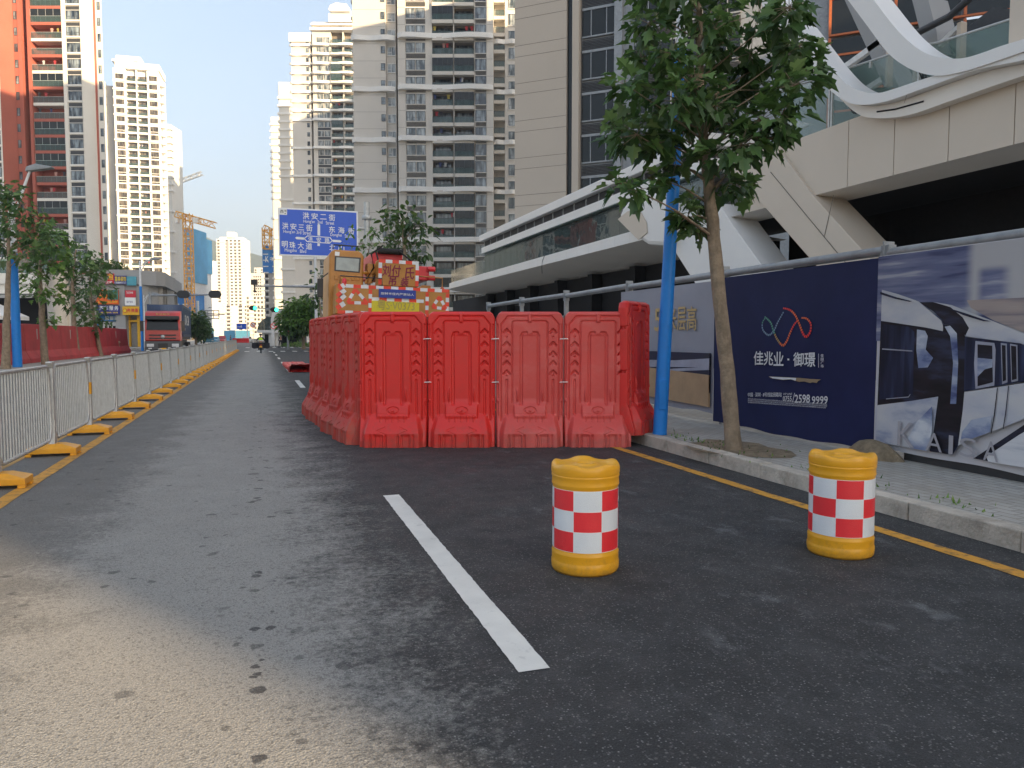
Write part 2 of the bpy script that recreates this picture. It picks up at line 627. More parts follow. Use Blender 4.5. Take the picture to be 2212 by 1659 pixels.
leaf_mat('leaf', [(.035, .08, .022), (.06, .13, .035), (.12, .22, .06), (.21, .32, .11)])
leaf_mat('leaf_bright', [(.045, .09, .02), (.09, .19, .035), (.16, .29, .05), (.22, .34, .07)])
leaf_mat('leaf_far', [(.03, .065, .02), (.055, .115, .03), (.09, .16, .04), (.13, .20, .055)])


# ---------------------------------------------------------------- mesh builder
class MB:
    def __init__(s):
        s.v, s.f, s.m, s.sm, s.t = [], [], [], [], []

    def face(s, pts, m=0, sm=False):
        n = len(s.v)
        s.v += [tuple(p) for p in pts]
        s.f.append(tuple(range(n, n + len(pts))))
        s.m.append(m)
        s.sm.append(sm)

    def mesh(s, vs, fs, m=0, sm=False):
        n = len(s.v)
        s.v += [tuple(p) for p in vs]
        for f in fs:
            s.f.append(tuple(i + n for i in f))
            s.m.append(m)
            s.sm.append(sm)

    def box(s, x0, y0, z0, x1, y1, z1, m=0):
        vs = [(x, y, z) for z in (z0, z1) for y in (y0, y1) for x in (x0, x1)]
        s.mesh(vs, [(0, 2, 3, 1), (4, 5, 7, 6), (0, 1, 5, 4), (2, 6, 7, 3), (0, 4, 6, 2), (1, 3, 7, 5)], m)
        return s

    def prism(s, poly, y0, y1, m=0, ax='y'):
        n = len(poly)
        a = sum(poly[i][0] * poly[(i + 1) % n][1] - poly[(i + 1) % n][0] * poly[i][1] for i in range(n))
        if a < 0:
            poly = poly[::-1]
        P = {'y': lambda p, q: (p[0], q, p[1]), 'x': lambda p, q: (q, p[0], p[1]), 'z': lambda p, q: (p[0], p[1], q)}[ax]
        vs = [P(p, y0) for p in poly] + [P(p, y1) for p in poly]
        fs = [tuple(range(n)), tuple(range(2 * n - 1, n - 1, -1))] + [(i, n + i, n + (i + 1) % n, (i + 1) % n) for i in range(n)]
        if ax == 'z':
            fs = [f[::-1] for f in fs]
        s.mesh(vs, fs, m)
        return s

    def tube(s, pts, r, n=8, m=0, cap=True, sm=True):
        pts = [Vector(p) for p in pts]
        k = len(pts)
        rs = r if isinstance(r, (list, tuple)) else [r] * k
        vs = []
        for i, p in enumerate(pts):
            d = (pts[min(i + 1, k - 1)] - pts[max(i - 1, 0)]).normalized()
            a = Vector((0, 0, 1)) if abs(d.z) < .95 else Vector((1, 0, 0))
            u = d.cross(a).normalized()
            w = d.cross(u)
            vs += [p + (u * math.cos(2 * math.pi * j / n) + w * math.sin(2 * math.pi * j / n)) * rs[i] for j in range(n)]
        fs = [(i * n + j, i * n + (j + 1) % n, (i + 1) * n + (j + 1) % n, (i + 1) * n + j) for i in range(k - 1) for j in range(n)]
        s.mesh(vs, fs, m, sm)
        if cap:
            s.mesh(vs[:n], [tuple(range(n))], m)
            s.mesh(vs[-n:], [tuple(range(n))], m)
        return s

    def lathe(s, prof, n=24, m=0, c=(0, 0), sm=True, cap=True):
        vs = [(c[0] + r * math.cos(2 * math.pi * j / n), c[1] + r * math.sin(2 * math.pi * j / n), z) for r, z in prof for j in range(n)]
        fs = [(i * n + j, i * n + (j + 1) % n, (i + 1) * n + (j + 1) % n, (i + 1) * n + j) for i in range(len(prof) - 1) for j in range(n)]
        s.mesh(vs, fs, m, sm)
        if cap:
            s.mesh(vs[-n:], [tuple(range(n))], m)
            s.mesh(vs[:n], [tuple(range(n))[::-1]], m)
        return s

    def build(s, name, mats, parent=None, loc=(0, 0, 0), rotz=0, bevel=0):
        me = bpy.data.meshes.new(name)
        me.from_pydata(s.v, [], s.f)
        if isinstance(mats, str):
            mats = [mats]
        for k in mats:
            me.materials.append(MAT[k])
        me.polygons.foreach_set('material_index', s.m)
        me.polygons.foreach_set('use_smooth', s.sm)
        if s.t:
            at = me.attributes.new('tint', 'FLOAT', 'FACE')
            at.data.foreach_set('value', s.t)
        me.update()
        o = bpy.data.objects.new(name, me)
        C.objects.link(o)
        o.parent = parent
        o.location = loc
        o.rotation_euler = (0, 0, rotz)
        if bevel:
            b = o.modifiers.new('bevel', 'BEVEL')
            b.width = bevel
            b.segments = 2
            b.limit_method = 'ANGLE'
        return o


def tag(o, label=None, cat=None, group=None, kind=None):
    if label:
        o['label'] = label
    if cat:
        o['category'] = cat
    if group:
        o['group'] = group
    if kind:
        o['kind'] = kind
    return o


def thing(name, label, cat, loc=(0, 0, 0), rotz=0, group=None):
    o = bpy.data.objects.new(name, None)
    o.empty_display_size = .2
    C.objects.link(o)
    o.location = loc
    o.rotation_euler = (0, 0, rotz)
    return tag(o, label, cat, group)


def put(src, parent, loc, rotz=0):
    o = src.copy()
    C.objects.link(o)
    o.parent = parent
    o.location = loc
    o.rotation_euler = (0, 0, rotz)
    return o


def dup(root, loc=None, rotz=None, label=None, group=None, parent=None):
    o = root.copy()
    C.objects.link(o)
    if parent:
        o.parent = parent
    if loc is not None:
        o.location = loc
    if rotz is not None:
        o.rotation_euler = (0, 0, rotz)
    if label:
        o['label'] = label
    if group:
        o['group'] = group
    for ch in list(root.children):
        dup(ch, parent=o)
    return o


_glyph = {}


def glyph(body, off=0, shear=0):
    k = (body, off, shear)
    if k not in _glyph:
        c = bpy.data.curves.new('t', 'FONT')
        c.body = body
        c.offset = off
        c.shear = shear
        c.resolution_u = 3
        o = bpy.data.objects.new('t', c)
        C.objects.link(o)
        dg = bpy.context.evaluated_depsgraph_get()
        m = bpy.data.meshes.new_from_object(o.evaluated_get(dg))
        v = np.array([(q.co.x, q.co.y) for q in m.vertices])
        f = [tuple(p.vertices) for p in m.polygons]
        bpy.data.objects.remove(o)
        bpy.data.curves.remove(c)
        bpy.data.meshes.remove(m)
        _glyph[k] = (v, f)
    return _glyph[k]


def write(mb, body, x0, z0, x1, z1, y, m=0, off=0, shear=0, skew=0):
    bold = off * abs(z1 - z0) * .9
    if bold:
        for k, (dx, dz) in enumerate(((-bold, 0), (bold, 0), (0, bold), (0, -bold))):
            write(mb, body, x0 + dx, z0 + dz, x1 + dx, z1 + dz, y - .0005 * (k + 1), m, 0, shear, skew)
        off = 0
    """lettering filling the rectangle (x0..x1, z0..z1) of a wall's own plane"""
    v, f = glyph(body, off, shear)
    lo, hi = v.min(0), v.max(0)
    w = (v - lo) / np.maximum(hi - lo, 1e-6)
    pts = [(x0 + a * (x1 - x0), y, z0 + b * (z1 - z0) + skew * a) for a, b in w]
    mb.mesh(pts, f, m)


def wr(mb, pl, body, U0, V0, U1, V1, y, m=0, off=0, shear=0):
    a, b = pl(U0, V1), pl(U1, V1)
    c = pl(U0, V0)
    write(mb, body, a[0], a[1], b[0], c[1], y, m, off, shear, 0)


def print_streak(name, cols, sc, rot=0, blur=3):
    """printed photograph seen up close: soft directional streaks of several inks"""
    m, t, b = nodes(name)
    N, L = t.nodes.new, t.links.new
    tc = N('ShaderNodeTexCoord')
    mp = N('ShaderNodeMapping')
    mp.inputs['Rotation'].default_value = (0, rot, 0)
    mp.inputs['Scale'].default_value = sc
    L(tc.outputs['Object'], mp.inputs[0])
    nz = N('ShaderNodeTexNoise')
    nz.inputs['Scale'].default_value = 1
    nz.inputs['Detail'].default_value = blur
    nz.inputs['Roughness'].default_value = .55
    L(mp.outputs[0], nz.inputs['Vector'])
    cr = N('ShaderNodeValToRGB')
    cr.color_ramp.interpolation = 'EASE'
    el = cr.color_ramp.elements
    n = len(cols)
    el[0].position, el[0].color = .34, (*cols[0], 1)
    el[1].position, el[1].color = .66, (*cols[-1], 1)
    for i, c in enumerate(cols[1:-1]):
        e = el.new(.34 + .32 * (i + 1) / (n - 1))
        e.color = (*c, 1)
    L(nz.outputs[0], cr.inputs[0])
    L(cr.outputs[0], b.inputs['Base Color'])
    b.inputs['Roughness'].default_value = .55
    b.inputs['Specular IOR Level'].default_value = .25
    MAT[name] = m


print_streak('print_city', [(.06, .07, .15), (.12, .135, .24), (.17, .185, .29), (.34, .35, .42)], (.8, 1, 9), rad(-14), 3)
print_streak('print_sky', [(.46, .46, .52), (.55, .54, .57), (.60, .58, .58)], (.7, 1, 1.6), 0, 3)
print_streak('print_warm', [(.22, .19, .21), (.36, .30, .28), (.48, .42, .38)], (.6, 1, 9), rad(-4), 4)
print_streak('print_white', [(.28, .31, .42), (.46, .47, .52), (.52, .52, .54), (.56, .55, .55)], (1.1, 1, 2.6), rad(35), 5)
print_streak('print_black', [(.008, .007, .010), (.014, .012, .018), (.03, .035, .07)], (1.5, 1, 6), rad(4), 6)
print_streak('print_glass', [(.008, .010, .024), (.014, .018, .045), (.03, .04, .09)], (9, 1, .9), rad(3), 2)
print_streak('print_swirl', [(.06, .08, .20), (.18, .22, .36), (.36, .40, .50), (.60, .62, .66)], (1.6, 1, 3.4), rad(40), 5)
print_streak('print_road', [(.40, .42, .48), (.62, .62, .64), (.72, .71, .70)], (.8, 1, 6), rad(24), 5)
mat('lettering_white', (.72, .73, .75), .5)


def print_panorama():
    """printed sky with two soft-edged blurred blocks of city"""
    m = MAT['print_city']
    t = m.node_tree
    N, L = t.nodes.new, t.links.new
    b = t.nodes['Principled BSDF']
    src = b.inputs['Base Color'].links[0].from_socket
    tc = N('ShaderNodeTexCoord')
    sx = N('ShaderNodeSeparateXYZ')
    L(tc.outputs['Object'], sx.inputs[0])

    def rg(x, a, c):
        r = N('ShaderNodeMapRange')
        r.interpolation_type = 'SMOOTHSTEP'
        r.inputs[1].default_value = a
        r.inputs[2].default_value = c
        L(x, r.inputs[0])
        return r.outputs[0]

    def mul(a, c, o='MULTIPLY'):
        n = N('ShaderNodeMath')
        n.operation = o
        L(a, n.inputs[0])
        L(c, n.inputs[1])
        return n.outputs[0]
    s1 = HP(*Z8(1835, 650))[0]
    s2, s3 = HP(*Z8(1890, 700))[0], HP(*Z8(2095, 700))[0]
    z2 = HP(*Z8(1990, 585))[1]
    m1 = rg(sx.outputs[0], s1 + .05, s1 - .09)
    m2 = mul(mul(rg(sx.outputs[0], s2 - .06, s2 + .06), rg(sx.outputs[0], s3 + .08, s3 - .08)), rg(sx.outputs[2], z2 + .03, z2 - .06))
    f = mul(m1, m2, 'MAXIMUM')
    mx = N('ShaderNodeMix')
    mx.data_type = 'RGBA'
    mx.inputs['A'].default_value = (.42, .415, .43, 1)
    L(src, mx.inputs['B'])
    L(f, mx.inputs['Factor'])
    L(mx.outputs['Result'], b.inputs['Base Color'])


# ================================================================ GROUND, ROAD, KERBS, MARKINGS
def sheet(name, x0, y0, x1, y1, z, m, kind='structure', nx=1, ny=1):
    b = MB()
    for i in range(nx):
        for j in range(ny):
            xa, xb = x0 + (x1 - x0) * i / nx, x0 + (x1 - x0) * (i + 1) / nx
            ya, yb = y0 + (y1 - y0) * j / ny, y0 + (y1 - y0) * (j + 1) / ny
            b.face([(xa, ya, z), (xb, ya, z), (xb, yb, z), (xa, yb, z)])
    return tag(b.build(name, m), kind=kind)


sheet('ground', -4000, -1500, 4000, 5000, -.05, 'ground')
sheet('road', -9.5, -90, 5.0, 420, 0, 'asphalt')
sheet('cross_road', 5.0, 86, 120, 104, -.004, 'asphalt')
sheet('side_road', -120, 76, -9.5, 96, -.004, 'asphalt')

ORD = ['first', 'second', 'third', 'fourth', 'fifth', 'sixth', 'seventh', 'eighth', 'ninth', 'tenth', 'eleventh', 'twelfth', 'thirteenth',
       'fourteenth', 'fifteenth', 'sixteenth', 'seventeenth', 'eighteenth', 'nineteenth', 'twentieth', 'twenty-first', 'twenty-second',
       'twenty-third', 'twenty-fourth', 'twenty-fifth', 'twenty-sixth', 'twenty-seventh', 'twenty-eighth', 'twenty-ninth', 'thirtieth',
       'thirty-first', 'thirty-second', 'thirty-third', 'thirty-fourth', 'thirty-fifth', 'thirty-sixth', 'thirty-seventh', 'thirty-eighth']


def rough_strip(name, x0, x1, y0, y1, z, m, step=.12, amp=.006):
    """painted strip with slightly ragged long edges"""
    b = MB()
    n = max(2, int((y1 - y0) / step))
    L = [(x0 + random.uniform(-amp, amp), y0 + (y1 - y0) * i / n, z) for i in range(n + 1)]
    R = [(x1 + random.uniform(-amp, amp), y0 + (y1 - y0) * i / n, z) for i in range(n + 1)]
    for i in range(n):
        b.face([L[i], R[i], R[i + 1], L[i + 1]])
    return tag(b.build(name, m), kind='structure')


rough_strip('lane_dash', 1.065, 1.215, 3.15, 7.15, .004, 'white_paint', .04, .0028)
for k in range(1, 8):
    y = 3.15 + 10 * k
    sheet('lane_dash', 1.065, y, 1.215, y + 4, .004, 'white_paint')
rough_strip('edge_line', 4.47, 4.60, -10, 83, .004, 'yellow_paint', .25)
rough_strip('centre_line', -2.33, -2.19, -10, 86, .004, 'yellow_paint', .25)
rough_strip('centre_line', -2.93, -2.80, -10, 86, .004, 'yellow_paint_old', .25)
for k in range(7):
    sheet('crossing_bar', -1.6 + k * 1.15, 79.5, -1.15 + k * 1.15, 82.6, .004, 'white_paint')
for k in range(8):
    sheet('crossing_bar', -2 + k * 1.15, 107, -1.5 + k * 1.15, 112, .004, 'white_paint')

# pavements: slab + individual kerb stones
b = MB().box(5.16, -40, -.2, 40, 83, .145)
tag(b.build('pavement', 'paving'), kind='structure')
b = MB().box(5.16, 107, -.2, 60, 330, .145)
tag(b.build('pavement', 'paving'), kind='structure')
b = MB().box(-60, 20, -.2, -9.66, 73, .145)
tag(b.build('pavement', 'paving'), kind='structure')
b = MB().box(-60, 99, -.2, -9.66, 330, .145)
tag(b.build('pavement', 'paving'), kind='structure')


def kerb(x0, x1, y0, y1, step):
    b = MB()
    y = y0
    while y < y1:
        g = random.uniform(.004, .012)
        dz = random.uniform(-.006, .006)
        dx = random.uniform(-.008, .008)
        b.box(x0 + dx, y, -.2, x1 + dx, min(y + step, y1) - g, .155 + dz)
        y += step
    return tag(b.build('kerb', 'kerb_stone', bevel=.012), kind='structure')


kerb(5.0, 5.158, -2, 30, .98)
tag(MB().box(5.0, 30, -.2, 5.158, 83, .15).build('kerb', 'kerb_stone'), kind='structure')
tag(MB().box(-9.658, 20, -.2, -9.5, 73, .15).build('kerb', 'kerb_stone'), kind='structure')
tag(MB().box(5.0, 107, -.2, 5.158, 330, .15).build('kerb', 'kerb_stone'), kind='structure')
# bare soil pit and weeds at the street tree
b = MB()
ring = [(5.42 + math.cos(a) * .55 * random.uniform(.8, 1.15), 7.85 + math.sin(a) * .8 * random.uniform(.8, 1.15), .15) for a in [i * .42 for i in range(15)]]
b.face(ring)
tag(b.build('soil', 'soil'), kind='structure')
b = MB()
for i in range(170):
    a = random.random()
    x, y = (5.2 + random.random() ** 2 * .5, random.uniform(3.6, 9.6)) if a < .6 else (5.42 + random.gauss(0, .35), 7.85 + random.gauss(0, .45))
    if random.random() < .5:
        x, y = 5.2 + random.random() * .25, random.choice((4.7, 6.4, 8.6, 9.1)) + random.gauss(0, .15)
    h, w, an = random.uniform(.015, .05), random.uniform(.006, .014), random.uniform(0, 6.28)
    dx, dy = math.cos(an) * w, math.sin(an) * w
    b.face([(x - dx, y - dy, .15), (x + dx, y + dy, .15), (x + random.uniform(-.02, .02), y + random.uniform(-.02, .02), .15 + h)])
    b.t.append(random.random())
tag(b.build('grass', 'leaf_bright'), 'small green weeds growing in the pavement joints along the kerb', 'weeds', kind='stuff')


# ================================================================ RAILING WITH ORANGE FEET
def railing_section():
    t = thing('railing', '', 'railing', (-2.53, 0, 0), group='galvanised railing sections along the road centre')
    b = MB()
    r = .13
    z0, z1, y0, y1 = .20, 1.13, .10, 2.10
    pts = []
    for (cy, cz, a0) in ((y0 + r, z0 + r, 180), (y1 - r, z0 + r, 270), (y1 - r, z1 - r, 0), (y0 + r, z1 - r, 90)):
        for k in range(5):
            a = rad(a0 + k * 22.5)
            pts.append((0, cy + math.cos(a) * r, cz + math.sin(a) * r))
    b.tube(pts + [pts[0]], .021, 6, cap=False)
    b.build('rail_frame', 'galv', t)
    b = MB()
    n = 20
    for k in range(1, n):
        y = y0 + (y1 - y0) * k / n
        b.box(-.007, y - .011, z0 + .02, .007, y + .011, z1 - .01)
    b.build('picket', 'galv', t)['kind'] = 'stuff'
    b = MB()
    b.box(-.03, -.03, .13, .03, .03, 1.10)
    b.prism([(-.03, 1.10), (.03, 1.10), (.09, 1.17), (.085, 1.185), (-.085, 1.185), (-.09, 1.17)], -.035, .035, ax='x')
    b.prism([(-.03, .45), (.03, .45), (.045, .28), (.085, .13), (-.085, .13), (-.045, .28)], -.034, .034, ax='x')
    b.build('post', 'galv', t, bevel=.006)
    b = MB()
    w, d = .285, .15
    b.mesh([(x, y, z) for x, y, z in ((-w, -d, .035), (w, -d, .035), (w, d, .035), (-w, d, .035), (-w, -d, .10), (w, -d, .10), (w, d, .10), (-w, d, .10),
            (-.12, -.1, .15), (.12, -.1, .15), (.12, .1, .15), (-.12, .1, .15))],
           [(0, 1, 5, 4), (1, 2, 6, 5), (2, 3, 7, 6), (3, 0, 4, 7), (4, 5, 9, 8), (5, 6, 10, 9), (6, 7, 11, 10), (7, 4, 8, 11), (8, 9, 10, 11), (3, 2, 1, 0)])
    for sx in (-1, 1):
        for sy in (-1, 1):
            b.box(sx * w - (.07 if sx > 0 else 0), sy * d - (.06 if sy > 0 else 0), 0, sx * w + (.07 if sx < 0 else 0), sy * d + (.06 if sy < 0 else 0), .036)
    b.build('foot', 'orange_plastic', t, bevel=.008)
    return t


r0 = railing_section()
refl = MB().box(-.036, -.036, .62, .036, .036, .80)
first_reflector = None
for k in range(37):
    y = 6.55 + 2.2 * k
    t = r0 if k == 0 else dup(r0)
    t.location = (-2.53, y, 0)
    t['label'] = f'{ORD[k]} galvanised railing panel on an orange foot counting from the left picture edge'
    if k % 2 == 1:
        if first_reflector is None:
            o = first_reflector = refl.build('reflector', 'barrel_yellow', t)
        else:
            o = first_reflector.copy()
            C.objects.link(o)
            o.parent = t


# ================================================================ RED WATER-FILLED BARRIERS
def ss(a, b, x):
    t = np.clip((x - a) / (b - a), 0, 1)
    return t * t * (3 - 2 * t)


def dseg(s, z, p, q):
    px, pz = p
    vx, vz = q[0] - px, q[1] - pz
    t = np.clip(((s - px) * vx + (z - pz) * vz) / (vx * vx + vz * vz), 0, 1)
    return np.hypot(s - px - t * vx, z - pz - t * vz)


def dline(s, z, pts):
    d = dseg(s, z, pts[0], pts[1])
    for i in range(1, len(pts) - 1):
        d = np.minimum(d, dseg(s, z, pts[i], pts[i + 1]))
    return d


def barrier_mesh(ns=171, nz=270, H=1.84):
    sg, zg = np.meshgrid(np.linspace(-1, 1, ns), np.linspace(0, H, nz))
    hw = .462 - np.clip(zg - 1.74, 0, 1) * .45 - np.clip(zg - 1.81, 0, 1) * .9
    s = sg * hw
    z = zg
    a = np.abs(s)
    T = .088 - .016 * z / H
    # foot: a wedge that is narrower than the panel, with flutes along the ground
    edge = .415 - .05 * ss(.15, .45, z)
    mask = 1 - ss(edge - .06, edge + .01, a)
    foot = np.where(z < .19, .165 - .02 * z, .161 * (1 - ss(.17, .47, z) * .0) * np.clip((.44 - z) / .25, 0, 1) ** .8)
    side = np.where(z < .08, .085, .085 * np.clip((.38 - z) / .30, 0, 1))
    T = T + side + (foot - side) * mask
    for c in (.085, .135, .235, .29):
        T -= .022 * (1 - ss(.008, .02, np.abs(a - c))) * (1 - ss(.14, .19, z))
    T -= .018 * (1 - ss(.03, .045, np.abs(a - .19))) * (1 - ss(.14, .19, z))
    # lifted boss in the middle
    boss = (1 - ss(.205, .235, a)) * ss(.36, .44, z) * (1 - ss(.54, .62, z))
    T += .05 * boss * np.clip((.66 - z) / .2, 0, 1)
    for c in (0, .082, .164):
        T += .012 * (1 - ss(.006, .014, dseg(a, z, (c, .35), (c, .42))))
    e = np.hypot(s / .075, (z - .49) / .045)
    T += -.014 * (1 - ss(.08, .22, np.abs(e - 1))) + .012 * (1 - ss(.15, .4, e))

    def groove(d, w, h):
        return -1.55 * h * (1 - ss(w * .4, w, d))
    T += groove(dline(a, z, [(.395, .36), (.395, 1.66), (.30, 1.775), (.03, 1.775)]), .013, .014)
    T += groove(dline(a, z, [(.24, .60), (.24, 1.685), (.215, 1.71), (.03, 1.71)]), .013, .014)
    inner = [(.118, .58), (.118, 1.50), (.098, 1.545), (.05, 1.55)]
    T += groove(dline(a, z, inner), .024, .016)
    T -= .012 * (1 - ss(.10, .118, a)) * ss(.58, .66, z) * (1 - ss(1.50, 1.55, z))
    for zt in (1.60, 1.425, 1.295, 1.165, 1.035):
        T += groove(dline(a, z, [(.272, zt - .048), (.317, zt - .003), (.362, zt - .048)]), .017, .022)
    for zt in (1.495, 1.225, .965):
        T += groove(np.hypot(a - .317, z - zt), .016, .014)
    T += groove(dseg(a, z, (.317, .44), (.317, .90)), .020, .014)
    T += .03 * (1 - ss(.2, 1, np.hypot((a - .172) / .016, (z - .70) / .13)))
    T += .022 * (1 - ss(.016, .03, a)) * ss(1.68, 1.71, z)
    T -= .012 * (1 - ss(.012, .022, np.abs(a - .05))) * ss(1.69, 1.72, z) * 0
    for z0, z1 in ((.42, .60), (.66, .84), (.92, 1.44), (1.50, 1.66)):
        T += groove(dseg(a, z, (.437, z0), (.437, z1)), .013, .014)
    T -= .035 * (1 - ss(.006, .012, np.abs(a - .45))) * (1 - ss(.02, .03, np.minimum(np.abs(z - 1.47), np.abs(z - .87))))
    for sx in (-1, 1):
        T += groove(dline(s * sx, z, [(.10, .27), (.205, .225), (.10, .18)]), .009, .007)
    T *= 1 - .55 * ss(H - .035, H, z)
    rim = 1 - .45 * ss(.965, 1, np.abs(sg))
    T *= rim
    m = MB()
    f = np.stack([s, -T, z], -1).reshape(-1, 3)
    k = np.stack([s, T, z], -1).reshape(-1, 3)
    vs = np.concatenate([f, k])
    me = bpy.data.meshes.new('barrier_shell')
    fs = []
    N = ns * nz
    for j in range(nz - 1):
        for i in range(ns - 1):
            p = j * ns + i
            fs.append((p, p + 1, p + ns + 1, p + ns))
            fs.append((N + p, N + p + ns, N + p + ns + 1, N + p + 1))
    for j in range(nz - 1):
        p, q = j * ns, (j + 1) * ns
        fs.append((p, q, N + q, N + p))
        p, q = p + ns - 1, q + ns - 1
        fs.append((p, N + p, N + q, q))
    for i in range(ns - 1):
        p = (nz - 1) * ns + i
        fs.append((p, p + 1, N + p + 1, N + p))
    me.from_pydata(vs.tolist(), [], fs)
    me.polygons.foreach_set('use_smooth', [True] * len(me.polygons))
    me.update()
    return me


shell = barrier_mesh()
shell.materials.append(MAT['red_plastic'])
shell_d = shell.copy()
shell_d.materials[0] = MAT['red_plastic_dusty']
shell_f = shell.copy()
shell_f.materials[0] = MAT['red_plastic_faded']


def barrier(x, y, th, label, me=shell, z=0, tilt=0):
    o = bpy.data.objects.new('water_barrier', me)
    C.objects.link(o)
    o.location = (x, y, z)
    o.rotation_euler = (tilt, 0, th)
    return tag(o, label, 'barrier', 'red water-filled barriers round the crane')


P0, P1 = Vector((1.28, 10.62)), Vector((4.84, 9.49))
ang = math.atan2(P1.y - P0.y, P1.x - P0.x)
lab = ['red water barrier at the left corner of the front row', 'red water barrier second from the left in the front row',
       'faded red water barrier third from the left in the front row', 'faded red water barrier at the right end of the front row']
for k in range(4):
    c = P0.lerp(P1, (k + .5) / 4)
    barrier(c.x, c.y, ang + (-.02, .0, .025, -.015)[k], lab[k], shell if k < 2 else shell_f)
row = [(1.275, 11.12, -80), (1.18, 12.1, -78), (1.13, 13.07, -84), (1.04, 14.05, -82), (1.0, 15.03, -86)]
lab = ['dusty red water barrier beside the front corner, edge-on', 'dusty red water barrier one behind the corner pair, edge-on', 'dusty red water barrier in the middle of the receding left row',
       'dusty red water barrier last but one of the receding left row', 'dusty red water barrier at the far end of the receding left row']
for (x, y, a), l in zip(row, lab):
    barrier(x, y, rad(a), l, shell_d)
barrier(5.02, 9.75, rad(43), 'deep red water barrier turned sideways on the kerb beside the blue pole', z=.15)
o = barrier(1.55, 33.2, rad(8), 'red water barrier fallen flat on the road beyond the enclosure', z=.10, tilt=rad(-83))
o['group'] = 'fallen barriers'
# cable ties between the front barriers
tie = None
for k in range(1, 4):
    c = P0.lerp(P1, k / 4)
    for z, w in ((1.465, 'upper'), (.875, 'lower')):
        if tie is None:
            b = MB()
            b.tube([(-.055, -.075, 0), (-.02, -.10, .004), (.03, -.10, .006), (.055, -.075, .002)], .006, 5)
            o = tie = b.build('cable_tie', 'sign_white')
        else:
            o = tie.copy()
            C.objects.link(o)
        o.location = (c.x, c.y, z)
        o.rotation_euler = (0, 0, ang)
        tag(o, f'white cable tie, {w} one in the {ORD[k-1]} gap from the left between front barriers', 'cable tie', 'cable ties between front barriers')


# ================================================================ ANTI-COLLISION BARRELS
def barrel():
    t = thing('crash_barrel', '', 'barrel', group='yellow crash barrels on the road')
    R = .215
    pr = [(.195, .006), (.209, .0), (.217, .016), (.219, .04), (.219, .062), (.2155, .070), (.2155, .074), (.215, .108), (.2165, .116), (.2165, .121), (.2120, .131), (.2105, .145)]
    b = MB()
    b.lathe(pr, 64, cap=False)
    b.lathe([(.2105, .145), (.2105, .525)], 64, cap=False)
    b.lathe([(.2105, .525), (.2125, .535), (.217, .546), (.217, .551), (.2155, .560), (.215, .588), (.219, .597), (.219, .602), (.217, .607)], 64, cap=False)
    # lid with scalloped rim and a sunken cap
    n, rows = 96, []
    for j, (r, z, am) in enumerate([(.217, .607, 0), (.220, .618, 0), (.220, .650, .3), (.218, .670, .8), (.208, .685, 1), (.190, .683, .85), (.165, .672, .55), (.13, .662, .25), (.10, .660, .05), (.075, .661, 0), (.066, .668, 0), (.055, .669, 0), (.048, .660, 0), (0.001, .660, 0)]):
        for i in range(n):
            a = 2 * math.pi * i / n
            w = .5 + .5 * math.cos(5 * a + .6)
            w = w * w * (3 - 2 * w)
            rows.append((r * math.cos(a) - (.0 if r > .1 else .0), r * math.sin(a), z + am * (.018 * w - .022)))
    k = 14
    fs = [(i * n + j, i * n + (j + 1) % n, (i + 1) * n + (j + 1) % n, (i + 1) * n + j) for i in range(k - 1) for j in range(n)]
    b.mesh(rows, fs, 0, True)
    b.build('body', 'barrel_yellow', t)
    # chequered sheeting: three rows of seven cells, wrapped round
    cell = rad(49)
    for row in range(3):
        z0 = .147 + row * .1255
        for c in range(7):
            m = 1 if (row + c) % 2 else 0
            b = MB()
            a0, a1 = c * cell + .006, (c + 1) * cell - .006
            q = 8
            vs = [(.2124 * math.cos(a0 + (a1 - a0) * i / q), .2124 * math.sin(a0 + (a1 - a0) * i / q), z) for z in (z0 + .0015, z0 + .1240) for i in range(q + 1)]
            b.mesh(vs, [(i, i + 1, q + 2 + i, q + 1 + i) for i in range(q)], 0, True)
            b.build('reflective_sheet', 'sheet_white' if m else 'sheet_red', t)
    b = MB()
    b.lathe([(.2116, .1455), (.2116, .5245)], 64, cap=False)
    b.build('sheet_border', 'sign_white', t)
    return t


br0 = barrel()
# local angle 0 is +X; the camera looks along VIEW+90 deg, so its own side of the barrel is at -90 deg from VIEW
cell = rad(49)
front = VIEW - rad(90)


def set_barrel(t, x, y, first_edge, label):
    # first_edge: where (degrees right of the barrel's near side) the joint after cell 3 falls
    t.location = (x, y, 0)
    t.rotation_euler = (0, 0, math.atan2(-y, -x) + rad(first_edge) - 3 * cell)
    t['label'] = label
    t.scale = (1, 1, 1.03)


set_barrel(br0, 1.975, 4.50, -20, 'yellow crash barrel nearer the white dash, left of the two')
set_barrel(dup(br0), 3.815, 4.28, -8.6 + 49, 'yellow crash barrel by the yellow kerb line, right of the two')


# ================================================================ TREES
def leaf_poly(size, kind):
    """outline of one leaf from stalk to tip, five lobes or a plain oval"""
    if kind == 'lobed':
        o = [(0, 0), (.10, .16), (.34, .12), (.46, .30), (.24, .38), (.30, .62), (.14, .66), (0, 1)]
    else:
        o = [(0, 0), (.20, .2), (.27, .45), (.18, .75), (0, 1)]
    return [(x * size, y * size) for x, y in o]


